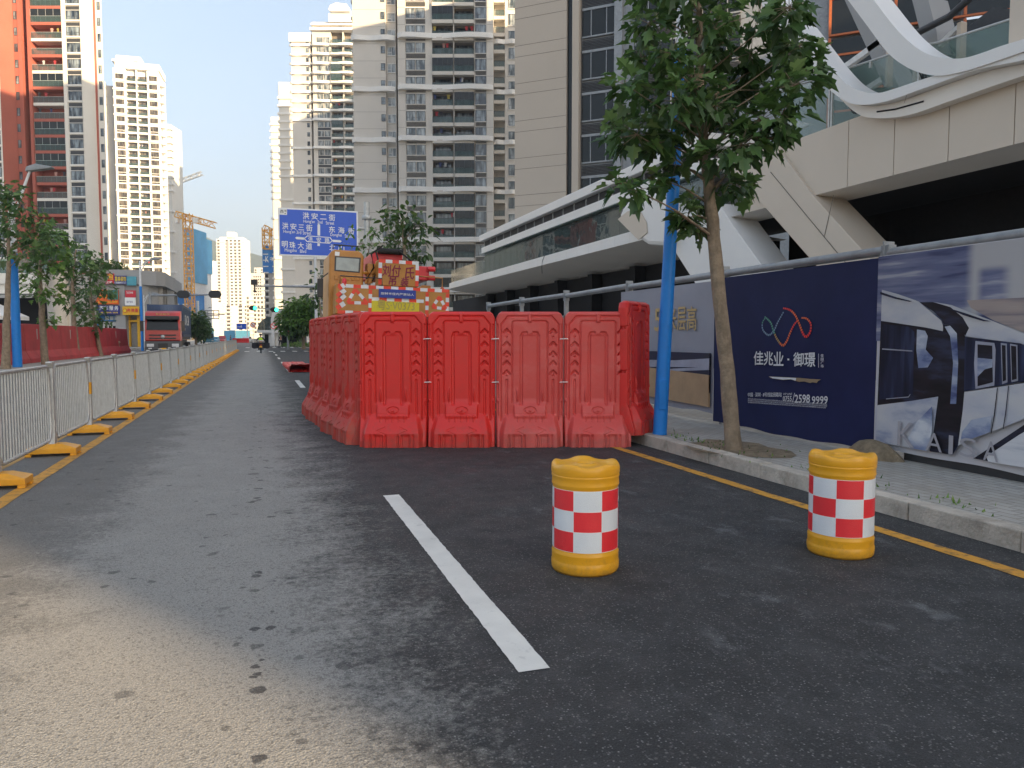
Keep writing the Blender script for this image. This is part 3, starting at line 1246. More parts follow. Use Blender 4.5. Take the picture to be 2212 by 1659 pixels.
def add_leaf(b, p, d, size, rng, kind, tint):
    d = d.normalized()
    up = Vector((rng.gauss(0, .5), rng.gauss(0, .5), 1))
    side = d.cross(up)
    if side.length < 1e-3:
        side = Vector((1, 0, 0))
    side.normalize()
    nrm = side.cross(d).normalized()
    h = leaf_poly(size, kind)
    droop = rng.uniform(.05, .35) * size
    fold = rng.uniform(.1, .45)
    for sg in (1, -1):
        pts = [p + side * (sg * x) + d * y + nrm * (abs(x) * fold) - Vector((0, 0, 1)) * (droop * (y / size) ** 2) for x, y in h]
        if sg < 0:
            pts = pts[::-1]
        b.face(pts)
        b.t.append(tint)


def tree(name, label, base, trunk, trunk_r, clusters, size, per, leafmat, rng, kind='lobed', group=None, cat='tree', limb_from=None, support=None, spread=1.0):
    """trunk: polyline of points relative to base; clusters: (x, y, z, r) relative to base"""
    t = thing(name, label, cat, base, group=group)
    tr = [Vector(p) for p in trunk]
    fine, rs = [], []
    for i in range(len(tr) - 1):
        for k in range(5):
            f = k / 5
            fine.append(tr[i].lerp(tr[i + 1], f) + Vector((rng.gauss(0, trunk_r * .05), rng.gauss(0, trunk_r * .05), 0)))
    fine.append(tr[-1])
    n = len(fine)
    rs = [trunk_r * (1 - .72 * (i / (n - 1)) ** 1.2) * (1 + rng.uniform(-.04, .06)) for i in range(n)]
    rs[0] *= 1.22
    b = MB()
    b.tube(fine, rs, 12)
    b.build('trunk', 'bark', t)
    b = MB()
    lv = MB()
    zmin = min(c[2] for c in clusters)
    for (x, y, z, r) in clusters:
        c = Vector((x, y, z))
        zf = z - rng.uniform(.35, .8) * math.hypot(x - tr[-1].x, y - tr[-1].y) * .8
        j = min(range(n), key=lambda q: abs(fine[q].z - zf))
        s0 = fine[j]
        mid = s0.lerp(c, .5) + Vector((rng.gauss(0, .06), rng.gauss(0, .06), .08)) * r / .3
        r0 = max(rs[j] * .24, .006)
        b.tube([s0, mid, c], [r0, r0 * .6, r0 * .3], 5)
        m = int(per * (r / .3) ** 1.3 * rng.uniform(.75, 1.25))
        for _ in range(m):
            v = Vector((rng.gauss(0, 1), rng.gauss(0, 1), rng.gauss(0, .8)))
            v = v.normalized() * r * rng.random() ** .45 * spread
            p = c + v
            d = v.normalized() * .9 + Vector((rng.gauss(0, .45), rng.gauss(0, .45), -.35 + rng.gauss(0, .3)))
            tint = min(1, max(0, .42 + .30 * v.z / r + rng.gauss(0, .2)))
            add_leaf(lv, p, d, size * rng.uniform(.6, 1.15), rng, kind, tint)
            if rng.random() < .35:
                b.tube([c, p], [.005, .003], 3, cap=False)
    b.build('limb', 'bark', t)
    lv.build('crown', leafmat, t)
    if support:
        support(t)
    return t


rng = random.Random(11)
bx, by, bz = 5.37, 7.83, .15
d0 = bx * _sy + by * _cy
px = [(1400, 50), (1480, 20), (1560, 20), (1640, 30), (1690, 60), (1385, 125), (1450, 115), (1540, 105), (1620, 115), (1690, 125), (1355, 185), (1420, 195), (1500, 185),
      (1580, 195), (1655, 195), (1715, 185), (1350, 245), (1410, 265), (1490, 250), (1570, 265), (1640, 262), (1690, 245), (1425, 308), (1600, 312), (1655, 300), (1340, 395), (1375, 410),
      (1425, 385), (1460, 355), (1600, 405), (1575, 395), (1500, 430), (1485, 470), (1505, 490), (1745, 150), (1470, -40), (1560, -60), (1640, -40), (1400, -20), (1340, 292), (1375, 290), (1545, 335), (1725, 100), (1705, 15),
      (1430, -110), (1520, -130), (1610, -120), (1545, 60), (1510, 150), (1600, 155), (1465, 215), (1545, 225)]
cl = []
for u, v in px:
    q = dep(u, v, d0 + rng.uniform(-.75, .6))
    cl.append((q[0] - bx, q[1] - by, q[2] - bz, .16 if v > 340 else .225))
tk = []
for u, v in ((1585, 968), (1570, 800), (1552, 620), (1535, 440), (1522, 330), (1512, 200), (1510, 60), (1515, -90)):
    q = dep(u, v, d0)
    tk.append((q[0] - bx, q[1] - by, q[2] - bz))
tk[0] = (0, 0, -.05)
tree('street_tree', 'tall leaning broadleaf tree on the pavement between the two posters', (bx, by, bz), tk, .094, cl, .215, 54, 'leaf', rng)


def round_crown(rng, h, top, rw, n, squash=1.0):
    out = []
    for _ in range(n):
        f = rng.random()
        z = h + (top - h) * f
        rr = rw * math.sin(math.pi * (.18 + .74 * f)) ** .8
        a, q = rng.uniform(0, 6.28), rr * math.sqrt(rng.random())
        out.append((math.cos(a) * q, math.sin(a) * q * squash, z, rng.uniform(.38, .6)))
    return out


def px_tree(name, label, ub, vb, path, blobs, r, size, per, mt, seed, d=None, z=.15, jit=.9, group=None, cr=.5, kind='lobed'):
    rg = random.Random(seed)
    x, y = gnd(ub, vb, z) if d is None else dep(ub, 727, d)[:2]
    dd = x * _sy + y * _cy
    k = []
    for u, v in path:
        q = dep(u, v, dd)
        k.append((q[0] - x, q[1] - y, q[2] - z))
    k = [(0, 0, -.05)] + k
    c = []
    for u, v in blobs:
        q = dep(u, v, dd + rg.uniform(-jit, jit))
        c.append((q[0] - x, q[1] - y, q[2] - z, cr * rg.uniform(.8, 1.2)))
    return tree(name, label, (x, y, z), k, r, c, size, per, mt, rg, kind, group)


G = 'street trees on the left pavement'
px_tree('street_tree', 'dark street tree at the left picture edge in front of the red wall', 12, 797, [(14, 700), (18, 600), (20, 500)],
        [(0, 420), (25, 410), (45, 440), (10, 450), (60, 470), (30, 480), (0, 490), (70, 500), (95, 475), (50, 520), (15, 520), (80, 540), (40, 550), (5, 550), (100, 520), (-20, 440), (-20, 520), (110, 500)],
        .17, .36, 14, 'leaf', 21, group=G)
px_tree('street_tree', 'bright green street tree, second from the left before the red wall', 98, 787, [(92, 700), (88, 640), (85, 590), (95, 520)],
        [(100, 500), (125, 510), (80, 520), (140, 530), (110, 540), (70, 540), (130, 555), (150, 560), (95, 565), (60, 560), (115, 575), (140, 580), (85, 590), (75, 605), (70, 628), (110, 630), (125, 640), (95, 480), (60, 590), (105, 690), (120, 520)],
        .17, .38, 12, 'leaf_bright', 22, group=G)
px_tree('street_tree', 'street tree before the concrete pillar, third from the left', 168, 773, [(160, 700), (157, 640), (157, 590), (165, 540)],
        [(160, 530), (185, 540), (150, 550), (205, 560), (175, 565), (140, 575), (195, 585), (160, 590), (215, 580), (180, 600), (130, 590), (145, 615), (175, 625), (135, 640), (160, 655), (190, 620), (150, 660), (178, 680)],
        .17, .40, 12, 'leaf', 23, group=G)
px_tree('street_tree', 'slim street tree covering the shop signs, fourth from the left', 218, 769, [(208, 715), (198, 660), (194, 620), (196, 580)],
        [(200, 560), (215, 590), (190, 600), (225, 620), (200, 625), (180, 640), (235, 630), (205, 650), (185, 665), (215, 665), (225, 690), (200, 690), (190, 575), (205, 705), (185, 700)],
        .15, .42, 10, 'leaf', 24, group=G)
px_tree('street_tree', 'dark green tree behind the crane boom, before the beige towers', 876, 745, [(876, 690), (876, 600), (874, 540), (868, 480)],
        [(840, 460), (860, 455), (880, 460), (835, 480), (860, 480), (890, 478), (915, 480), (845, 500), (875, 500), (900, 498), (925, 500), (830, 515), (860, 520), (890, 515), (915, 515), (870, 540), (845, 540), (905, 545), (885, 565), (920, 560), (895, 580)],
        .11, .27, 16, 'leaf_far', 25, d=27, jit=.7, cr=.32, kind='oval')
px_tree('street_tree', 'thin pale-leaved sapling right of the blue street sign', 790, 745, [(795, 690), (795, 600), (796, 540)],
        [(760, 502), (800, 500), (815, 495), (745, 530), (775, 532), (800, 535), (765, 540), (785, 555), (820, 545), (800, 580), (810, 510), (830, 540)], .07, .22, 12, 'leaf_bright', 26, d=29, jit=.5, cr=.27, kind='oval')
px_tree('street_tree', 'low dark tree half hidden by the left side of the crane', 700, 745, [(695, 690), (690, 650)],
        [(690, 600), (700, 620), (680, 625), (695, 640), (685, 650), (675, 640)], .08, .24, 14, 'leaf_far', 27, d=32, jit=.5, cr=.35, kind='oval')
px_tree('shade_tree', 'sunlit round green tree behind the speed limit sign', 655, 745, [(655, 720), (653, 690)],
        [(650, 660), (640, 668), (662, 662), (630, 680), (648, 678), (668, 676), (638, 692), (658, 690), (628, 700), (668, 692), (640, 705), (655, 708), (632, 665), (672, 665), (664, 705), (622, 690)],
        .2, .5, 34, 'leaf_bright', 28, d=84, jit=2.2, cr=1.15, kind='oval')


# ================================================================ POLES AND LAMPS ON THE RIGHT
q0 = gnd(1425, 938, .15)
dd = q0[0] * _sy + q0[1] * _cy
t = thing('lamp_pole', 'tall blue lamp pole leaning beside the kerb behind the tree', 'lamp pole', (q0[0], q0[1], .15))
top = dep(1468, 150, dd)
v = (Vector(top) - Vector((q0[0], q0[1], .15)))
v = v / v.z
b = MB()
b.tube([v * 0, v * .05, v * 5.2], [.100, .096, .080], 20)
b.build('pole', 'pole_blue', t)
b = MB()
b.tube([v * 5.2, v * 9.2], [.078, .065], 16)
b.tube([v * 9.0, v * 9.5 + Vector((-.6, .1, 0)), v * 9.7 + Vector((-1.8, .2, 0))], .035, 8)
b.build('upper_pole', 'pole_white', t)
b = MB().box(-.05, -.110, .35, .05, -.092, .75)
b.build('hatch', 'pole_blue', t, rotz=-.2, bevel=.01)

# ================================================================ HOARDING WITH POSTERS
HX = 6.68
HP = Pl(HX, 0, rad(-90))                                  # s = -y


def hy(u, v):
    s, z = HP(u, v)
    return s, z


fence = thing('pipe_fence', 'grey steel pipe fence carrying the posters along the pavement', 'fence', (HX, 0, .15), rad(-90))
ys = [.55 + 3.2 * k for k in range(8)]
for k, y in enumerate(ys):
    b = MB()
    b.box(-y - .045, .03, -.1, -y + .045, .12, 2.30)
    b.box(-y - .06, .02, 2.18, -y + .06, .13, 2.38)
    b.box(-y - .012, .0, 2.20, -y + .012, .15, 2.42)
    b.build('post', 'steel_grey', fence, bevel=.004)
    if k:
        b = MB()
        b.tube([(-ys[k - 1] - .04, .07, 2.31 + .01 * (k % 2)), (-y + .04, .07, 2.31 - .01 * (k % 3))], .055, 14)
        b.build('rail', 'steel_grey', fence)
b = MB().box(-3.75, .02, -.05, 3, .18, .20)
b.box(-6.6, .03, -.05, -3.752, .16, .17)
b.build('base_beam', 'dark_metal', fence, bevel=.01)
b = MB()
for k in range(6):
    b.box(-13.9 - 1.9 * (k + 1), .03, .05, -13.9 - 1.9 * k - .02, .06, 1.82 + .02 * (k % 2))
tag(b.build('sheet_fence', 'concrete', None, (HX, 0, .15), rad(-90)), 'dull grey low board fence behind the red barriers', 'fence')


def cloth(mb, s0, s1, z0, z1, amp=.012, nx=60, nz=36, seed=1, m=0, bag=0):
    """banner cloth with shallow tension folds, hanging on the fence line"""
    rg = np.random.RandomState(seed)
    S_, Z_ = np.meshgrid(np.linspace(s0, s1, nx), np.linspace(z0, z1, nz))
    u, w = (S_ - s0) / (s1 - s0), (Z_ - z0) / (z1 - z0)
    Yd = np.zeros_like(S_)
    for _ in range(7):
        a, f, p = rg.uniform(-1.1, 1.1), rg.uniform(5, 16), rg.uniform(0, 6)
        Yd += np.sin((u * math.cos(a) + w * math.sin(a)) * f + p) * amp * rg.uniform(.3, 1) * (u * (1 - u) * w * (1 - w) * 16) ** .3 / 3
    Yd -= bag * (1 - w) ** 3
    Z2 = Z_ + (np.sin(u * 23 + 1) * .008 + np.sin(u * 9) * .012) * (1 - w) ** 4
    vs = np.stack([S_, Yd, Z2], -1).reshape(-1, 3).tolist()
    fs = [(j * nx + i, j * nx + i + 1, (j + 1) * nx + i + 1, (j + 1) * nx + i) for j in range(nz - 1) for i in range(nx - 1)]
    mb.mesh(vs, fs, m, True)


def flat(mb, pts, y, m=0):
    """flat printed shape on the banner, triangulated"""
    from mathutils.geometry import tessellate_polygon
    tri = tessellate_polygon([[Vector((p[0], p[1], 0)) for p in pts]])
    for f in tri:
        a = [pts[i] for i in f]
        ar = (a[1][0] - a[0][0]) * (a[2][1] - a[0][1]) - (a[2][0] - a[0][0]) * (a[1][1] - a[0][1])
        if ar < 0:
            a = a[::-1]
        mb.face([(p[0], y, p[1]) for p in a], m)


# --- navy poster
root = thing('poster', 'navy poster with the coloured ribbon emblem and white Chinese title', 'poster', (HX, 0, 0), rad(-90))
b = MB()
cloth(b, -10.30, -7.005, .175, 2.39, .010, seed=3)
b.build('cloth', 'navy', root)
LT = [MAT_ for MAT_ in ()]
mat('logo_grey', (.20, .30, .42), .5)
mat('logo_green', (.10, .30, .22), .5)
mat('logo_tan', (.45, .28, .10), .5)
mat('logo_orange', (.75, .14, .04), .5)
mat('logo_red', (.80, .04, .03), .5)
Z8 = lambda x, y: (1566 + x / 3.4245, 405 + y / 3.4245)


def dashes(mb, path, n, w, cols, y):
    P = [Vector(HP(*Z8(*p))) for p in path]
    # smooth the path
    Q = []
    for i in range(len(P) - 1):
        p0, p1, p2, p3 = P[max(i - 1, 0)], P[i], P[i + 1], P[min(i + 2, len(P) - 1)]
        for k in range(8):
            t_ = k / 8
            Q.append(.5 * ((2 * p1) + (p2 - p0) * t_ + (2 * p0 - 5 * p1 + 4 * p2 - p3) * t_ ** 2 + (3 * p1 - p0 - 3 * p2 + p3) * t_ ** 3))
    Q.append(P[-1])
    L = [0]
    for i in range(1, len(Q)):
        L.append(L[-1] + (Q[i] - Q[i - 1]).length)

    def at(l):
        l = min(max(l, 0), L[-1])
        i = max(k for k in range(len(L)) if L[k] <= l)
        i = min(i, len(Q) - 2)
        f = (l - L[i]) / max(L[i + 1] - L[i], 1e-6)
        return Q[i].lerp(Q[i + 1], f), (Q[i + 1] - Q[i]).normalized()
    for k in range(n):
        a, b_ = L[-1] * (k + .1) / n, L[-1] * (k + .82) / n
        ww = w * (.45 + .55 * math.sin(math.pi * min(1, max(0, (k + 1) / (n + 1)))) ** .5)
        (p, d), (q, e) = at(a), at(b_)
        N1, N2 = Vector((-d.y, d.x)) * ww, Vector((-e.y, e.x)) * ww
        pts = [p - N1, q - N2, q + N2, p + N1]
        flat(mb, [(v_.x, v_.y) for v_ in pts], y, cols[min(len(cols) - 1, int(k / n * len(cols)))])


b = MB()
dashes(b, [(440, 893), (490, 905), (530, 945), (560, 1010), (585, 1075), (610, 1105), (640, 1070), (645, 1010), (615, 970), (575, 965)], 30, .017, [4, 3, 3, 4, 4, 3], -.022)
dashes(b, [(305, 955), (350, 1000), (370, 1060), (400, 1125), (440, 1168), (470, 1135), (492, 1080), (520, 1020), (548, 985)], 30, .017, [1, 1, 2, 3, 3, 4], -.026)
dashes(b, [(445, 920), (400, 1000), (375, 1055), (335, 1092), (292, 1055), (288, 1000), (310, 965)], 22, .014, [0, 0, 0, 0, 0, 1], -.024)
b.build('emblem', ['logo_grey', 'logo_green', 'logo_tan', 'logo_orange', 'logo_red'], root)
b = MB()


def z8w(mb, body, x0, y0, x1, y1, yy=-.022, m=0, off=0, shear=0):
    a, c = HP(*Z8(x0, y0)), HP(*Z8(x1, y1))
    a2, c2 = HP(*Z8(x0, y1)), HP(*Z8(x1, y0))
    write(mb, body, a[0], a2[1], c[0], a[1], yy, m, off, shear, c[1] - a2[1])


for ch, x0, x1 in (('佳', 225, 293), ('兆', 300, 365), ('业', 372, 442), ('御', 518, 592), ('璟', 600, 678)):
    z8w(b, ch, x0, 1213 + (x0 - 225) * .03, x1, 1312 + (x0 - 225) * .035, off=.022)
flat(b, HP.poly([Z8(*p) for p in ((472, 1265), (486, 1266), (486, 1279), (472, 1278))]), -.022)
flat(b, HP.poly([Z8(*p) for p in ((702, 1230), (705, 1230), (705, 1332), (702, 1332))]), -.022)
for ch, y0 in (('佳', 1232), ('园', 1259), ('广', 1285), ('场', 1310)):
    z8w(b, ch, 720, y0, 740, y0 + 22, off=.01)
b.build('title', 'lettering_white', root)
b = MB()
z8w(b, '中国 · 深圳 · 8号线盐田路站', 180, 1517, 430, 1548, off=.004)
z8w(b, 'VIP LINE', 443, 1520, 508, 1535, shear=.3)
z8w(b, '0755', 440, 1543, 503, 1580, off=.015)
flat(b, HP.poly([Z8(*p) for p in ((508, 1588), (512, 1588), (528, 1520), (524, 1520))]), -.022)
z8w(b, '2598', 528, 1533, 638, 1592, off=.025)
z8w(b, '9999', 655, 1545, 770, 1600, off=.025)
for k in range(3):
    x = 180
    while x < 760:
        w = rng.uniform(4, 12)
        z8w(b, rng.choice('口田目日品回国'), x, 1558 + k * 13 + (x - 180) * .07, x + 8, 1567 + k * 13 + (x - 180) * .07)
        x += 9.5 + rng.random() * 2
b.build('small_print', 'lettering_white', root)
b = MB()
flat(b, HP.poly([Z8(*p) for p in ((332, 1397), (420, 1401), (560, 1408), (640, 1416), (722, 1420), (700, 1432), (690, 1446), (660, 1440), (640, 1446), (600, 1435), (560, 1437), (500, 1420), (440, 1424), (360, 1412))]), -.024, 0)
flat(b, HP.poly([Z8(*p) for p in ((340, 1399), (440, 1404), (540, 1409), (535, 1430), (500, 1418), (440, 1421), (365, 1411))]), -.027, 1)
b.build('tear', ['cardboard', 'lettering_white'], root)

# --- train poster
root = thing('poster', 'poster of a white metro train with blurred blue city behind', 'poster', (HX, 0, 0), rad(-90))
b = MB()
cloth(b, -7.00, -2.2, .22, 2.41, .007, seed=5)
b.build('cloth', 'print_sky', root)
E5 = lambda x, y: (1566 + x / 3.415, 810 + y / 3.415)
R8 = lambda pts: HP.poly([Z8(*p) for p in pts])
R5 = lambda pts: HP.poly([E5(*p) for p in pts])


def clampz(pts, lo=.30, hi=2.385, smax=-2.25, smin=-6.998):
    return [(min(max(s_, smin), smax), min(max(z_, lo), hi)) for s_, z_ in pts]


b = MB()
Y = -.016
print_panorama()
flat(b, [(-6.998, 1.45), (-2.25, 1.45), (-2.25, 2.40), (-6.998, 2.40)], Y, 0)
flat(b, clampz(R8([(1800, 835), (2212, 815), (2900, 775), (2900, 1150), (2212, 1070), (1990, 980), (1830, 890)])), Y - .002, 1)
b.build('printed_city', ['print_city', 'print_warm'], root)
b = MB()
Y = -.030
body = [
    (2, R5([(1130, 515), (1310, 520), (1530, 590), (1850, 640), (2205, 380), (2900, -60), (2900, 900), (2205, 740), (1970, 690), (1560, 610), (1120, 540)])),
    (0, R8([(1178, 757), (1300, 790), (1450, 843), (1560, 935), (1620, 985), (1640, 1064), (1500, 1035), (1300, 1005), (1172, 986)])),
    (2, R8([(1172, 988), (1300, 1007), (1500, 1037), (1637, 1066), (1625, 1300), (1600, 1545), (1400, 1580), (1145, 1612)])),
    (3, R8([(1180, 1010), (1380, 1030), (1420, 1070), (1410, 1540), (1160, 1570)])),
    (1, R8([(1440, 1050), (1500, 1060), (1520, 1100), (1505, 1200), (1560, 1260), (1520, 1330), (1450, 1335), (1435, 1200)])),
    (0, R5([(1145, 222), (1400, 190), (1597, 158), (1590, 260), (1560, 420), (1530, 610), (1310, 572), (1128, 522)])),
    (2, R8([(1462, 850), (1560, 848), (1690, 885), (1780, 960), (1828, 1040), (1825, 1095), (1775, 1085), (1700, 1012), (1640, 1012), (1625, 975), (1560, 915)])),
    (0, R8([(1560, 846), (1700, 870), (1850, 930), (2010, 990), (2212, 1072), (2900, 1320), (2900, 1420), (2212, 1152), (2000, 1128), (1800, 1100), (1828, 1040), (1780, 960), (1690, 885)])),
    (2, R8([(1637, 1014), (1700, 1012), (1765, 1060), (1800, 1100), (1800, 1300), (1795, 1510), (1790, 1660), (1600, 1660), (1600, 1545), (1628, 1300)])),
    (2, R5([(1598, 150), (1792, 140), (1780, 250), (1745, 520), (1700, 640), (1530, 610), (1562, 420)])),
    (1, R8([(1650, 1030), (1690, 1022), (1740, 1080), (1750, 1300), (1735, 1600), (1690, 1600), (1712, 1300), (1690, 1100)])),
    (3, R8([(1800, 1106), (2000, 1130), (2212, 1154), (2900, 1440), (2900, 1300), (2212, 1440), (1795, 1508)])),
    (0, R5([(1792, 125), (2000, 95), (2212, 62), (2900, -40), (2900, 0), (2205, 335), (1960, 430), (1745, 520), (1780, 260)])),
    (4, R8([(1880, 1135), (2020, 1150), (2030, 1200), (2020, 1465), (1880, 1490), (1870, 1300)])),
    (2, R8([(1896, 1160), (2005, 1170), (2010, 1440), (1896, 1470)])),
    (1, R8([(1896, 1260), (2008, 1270), (2006, 1330), (1950, 1345), (1896, 1400)])),
    (4, R8([(2070, 1150), (2115, 1155), (2120, 1440), (2080, 1455)])), (2, R8([(2078, 1165), (2106, 1168), (2110, 1425), (2085, 1435)])),
    (4, R8([(2140, 1155), (2195, 1165), (2200, 1430), (2150, 1440)])), (2, R8([(2148, 1170), (2186, 1175), (2190, 1415), (2155, 1425)])),
    (2, R5([(2040, 92), (2046, 92), (2022, 300), (1998, 430), (1992, 430), (2014, 300)])), (2, R5([(2122, 80), (2128, 80), (2108, 280), (2088, 395), (2082, 395), (2100, 280)])),
    (1, R5([(1850, 330), (2000, 300), (1990, 420), (1850, 470), (1770, 500), (1780, 420)])),
    (1, R5([(1450, 340), (1500, 290), (1560, 230), (1560, 420), (1520, 560), (1400, 560), (1380, 470)])),
    (5, R5([(1960, 600), (2205, 440), (2900, 40), (2900, 900), (2205, 735), (1975, 690)])),
    (4, R8([(1195, 1190), (1420, 1205), (1420, 1214), (1195, 1199)])), (4, R8([(1225, 1560), (1390, 1545), (1405, 1525), (1405, 1532), (1392, 1552), (1225, 1566)])),
    (3, R8([(1182, 772), (1300, 812), (1420, 842), (1400, 846), (1290, 824), (1182, 790)])),
    (3, R8([(1680, 890), (1800, 925), (1960, 980), (2010, 990), (1950, 990), (1800, 945)])),
]
for m, pts in body:
    Y -= .0012
    flat(b, clampz(pts), Y, m)
b.build('printed_train', ['print_white', 'print_swirl', 'print_black', 'print_glass', 'print_mid', 'print_road'], root)
b = MB()
for ch, x0, y0, x1, y1 in (('K', 1312, 338, 1430, 580), ('A', 1520, 418, 1636, 612), ('I', 1690, 442, 1716, 630), ('S', 1772, 455, 1888, 660), ('A', 1948, 480, 2052, 690)):
    a, c = HP(*E5(x0, y0)), HP(*E5(x1, y1))
    a2 = HP(*E5(x0, y1))
    write(b, ch, a[0], max(a2[1], .31), c[0], a[1], Y - .003)
b.build('lettering', 'print_faint', root)

# --- grey poster with raised gold characters
root = thing('poster', 'grey poster with gold characters and a torn tan lower strip', 'poster', (HX, 0, 0), rad(-90))
zt = .95
Q7 = lambda x, y: (1026 + x / 3.724, 405 + y / 3.724)
b = MB()
cloth(b, -13.55, -10.31, .30, 2.36, .010, seed=9)
b.build('cloth', 'board_grey', root)
b = MB()
flat(b, [(-13.5, .55), (-10.36, .62), (-10.36, 1.24), (-13.5, 1.24)], -.016, 0)
flat(b, [(-13.5, .95), (-12.2, .96), (-10.36, 1.02), (-10.36, 1.16), (-11.4, 1.10), (-13.5, 1.06)], -.019, 1)
flat(b, [(-12.4, .86), (-11.3, .92), (-10.36, .98), (-10.36, 1.03), (-11.4, .96), (-12.4, .89)], -.021, 1)
flat(b, [(-13.5, .44), (-10.36, .40), (-10.36, .90), (-13.5, .97)], -.024, 2)
b.build('printed_strip', ['navy_dark', 'print_mid', 'tan_print'], root)
b = MB()
a, c = HP(2868 / 1.852 - 262, 640), HP(1504, 700)
for ch, u0, u1 in (('5', 1416, 1431), ('米', 1442, 1463), ('层', 1465, 1484), ('高', 1486, 1507)):
    p, r = HP(u0, 708), HP(u1, 660)
    write(b, ch, p[0], 1.60, r[0], 1.99, -.022, 0, .012)
b.build('gold_character', 'gold', root)
for o in list(root.children)[-1:]:
    so = o.modifiers.new('depth', 'SOLIDIFY')
    so.thickness = .03
    so.offset = 1
b = MB()
p, r = HP(1470, 858), HP(1507, 858)
write(b, '2598 9999', p[0], .70, r[0], .80, -.027, 0, .012)
p, r = HP(1455, 858), HP(1467, 858)
write(b, '0755', p[0], .72, r[0], .78, -.027, 0, .004)
for k in range(3):
    x = HP(1445, 868)[0]
    while x < HP(1506, 868)[0]:
        write(b, rng.choice('口田目日品'), x, .655 - .03 * k, x + .02, .675 - .03 * k, -.027)
        x += .028
b.build('small_print', 'dark_metal', root)
b = MB()
flat(b, [HP(*Q7(*p)) for p in ((1660, 1400), (1720, 1370), (1740, 1378), (1715, 1430), (1695, 1425))], -.03, 0)
flat(b, [HP(*Q7(*p)) for p in ((1742, 1376), (1715, 1450), (1695, 1510), (1712, 1430))], -.033, 1)
b.build('tear', ['cardboard', 'lettering_white'], root)


# ================================================================ METRO STATION: STRUCTURE ON THE RIGHT
SX = 15.0
SP = Pl(SX, 0, rad(-90))
station = thing('station_building', 'white and beige metro station with sloping legs and curved ribbons', 'building', (SX, 0, 0), rad(-90))
Z4 = lambda x, y: (1620 + x / 3.724, y / 3.724)
# beige edge beam: separate cladding panels with open joints
b = MB()
joints = [-21.6] + [SP(u, 330)[0] for u in (1832, 1931, 2048, 2189)] + [-9.2, -6.2, -3.2]
joints = sorted(joints)
for a, c in zip(joints[:-1], joints[1:]):
    b.box(a + .012, 0, 5.50, c - .012, .35, 7.26)
b.box(-21.5, .03, 5.52, -3.3, .3, 7.2, 1)
b.build('edge_beam', ['beige_panel', 'joint'], station)
b = MB()
b.prism([(.004, 5.497), (1.1, 5.40), (1.1, 5.44), (.36, 5.497)], -26.0, -3.2, ax='x')
b.build('soffit', 'soffit_grey', station)
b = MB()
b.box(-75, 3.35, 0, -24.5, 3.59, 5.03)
b.box(-24.4, 4.0, 0, -1, 4.3, 5.74)                              # hall wall; the depth's shade is put into its near-black colour
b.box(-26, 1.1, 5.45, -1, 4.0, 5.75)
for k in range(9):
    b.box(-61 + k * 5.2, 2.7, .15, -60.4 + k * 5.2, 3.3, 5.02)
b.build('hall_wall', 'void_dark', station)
# leaning legs
S4 = lambda pts: SP.poly([Z4(*p) for p in pts])
legs = [
    ([SP(1560, 335), SP(1684, 316), SP(1762, 422), SP(1892, 564), SP(1985, 665), SP(1850, 665), SP(1770, 574), SP(1621, 405)], 'leg'),
    ([SP(1430, 470), SP(1560, 440), SP(1591, 487), SP(1665, 590), SP(1740, 690), SP(1565, 690), SP(1512, 617), SP(1440, 505)], 'leg'),
]
for k, (pts, nm) in enumerate(legs):
    b = MB()
    b.prism(pts, -.12 - .02 * k, 1.0)
    o = b.build(nm, 'beige_panel' if k == 0 else 'white_panel', station, bevel=.02)
    o.data.materials.append(MAT['joint'])
b = MB()
b.tube([(*[SP(1672, 372)[0]], -.128, SP(1672, 372)[1]), (SP(1830, 562)[0], -.128, SP(1830, 562)[1]), (SP(1900, 640)[0], -.128, SP(1900, 640)[1])], .012, 4)
b.tube([(SP(1858, 490)[0] - 1.2, -.128, SP(1800, 480)[1] - .4), (SP(1808, 470)[0], -.128, SP(1808, 422)[1])], .010, 4)
b.build('panel_joint', 'joint', station)


def ribbon(upper, lower, name, y0, y1, m):
    """closed ribbon between two outlines, smoothed, with real depth"""
    def sm(P, n=10):
        out = []
        for i in range(len(P) - 1):
            p0, p1, p2, p3 = [Vector(P[min(max(j, 0), len(P) - 1)]) for j in (i - 1, i, i + 1, i + 2)]
            for k in range(n):
                t_ = k / n
                out.append(.5 * ((2 * p1) + (p2 - p0) * t_ + (2 * p0 - 5 * p1 + 4 * p2 - p3) * t_ ** 2 + (3 * p1 - p0 - 3 * p2 + p3) * t_ ** 3))
        out.append(Vector(P[-1]))
        return out
    A, B = sm(upper), sm(lower)
    n = len(A)
    b = MB()
    for i in range(n - 1):
        a0, a1, b0, b1 = A[i], A[i + 1], B[i], B[i + 1]
        b.face([(b0.x, y0, b0.y), (b1.x, y0, b1.y), (a1.x, y0, a1.y), (a0.x, y0, a0.y)])
        b.face([(a0.x, y1, a0.y), (a1.x, y1, a1.y), (b1.x, y1, b1.y), (b0.x, y1, b0.y)])
        b.face([(a0.x, y0, a0.y), (a1.x, y0, a1.y), (a1.x, y1, a1.y), (a0.x, y1, a0.y)], 0, True)
        b.face([(b0.x, y1, b0.y), (b1.x, y1, b1.y), (b1.x, y0, b1.y), (b0.x, y0, b0.y)], 0, True)
    for P, Q in ((A[0], B[0]), (A[-1], B[-1])):
        b.face([(P.x, y0, P.y), (Q.x, y0, Q.y), (Q.x, y1, Q.y), (P.x, y1, P.y)])
    return b.build(name, m, station)


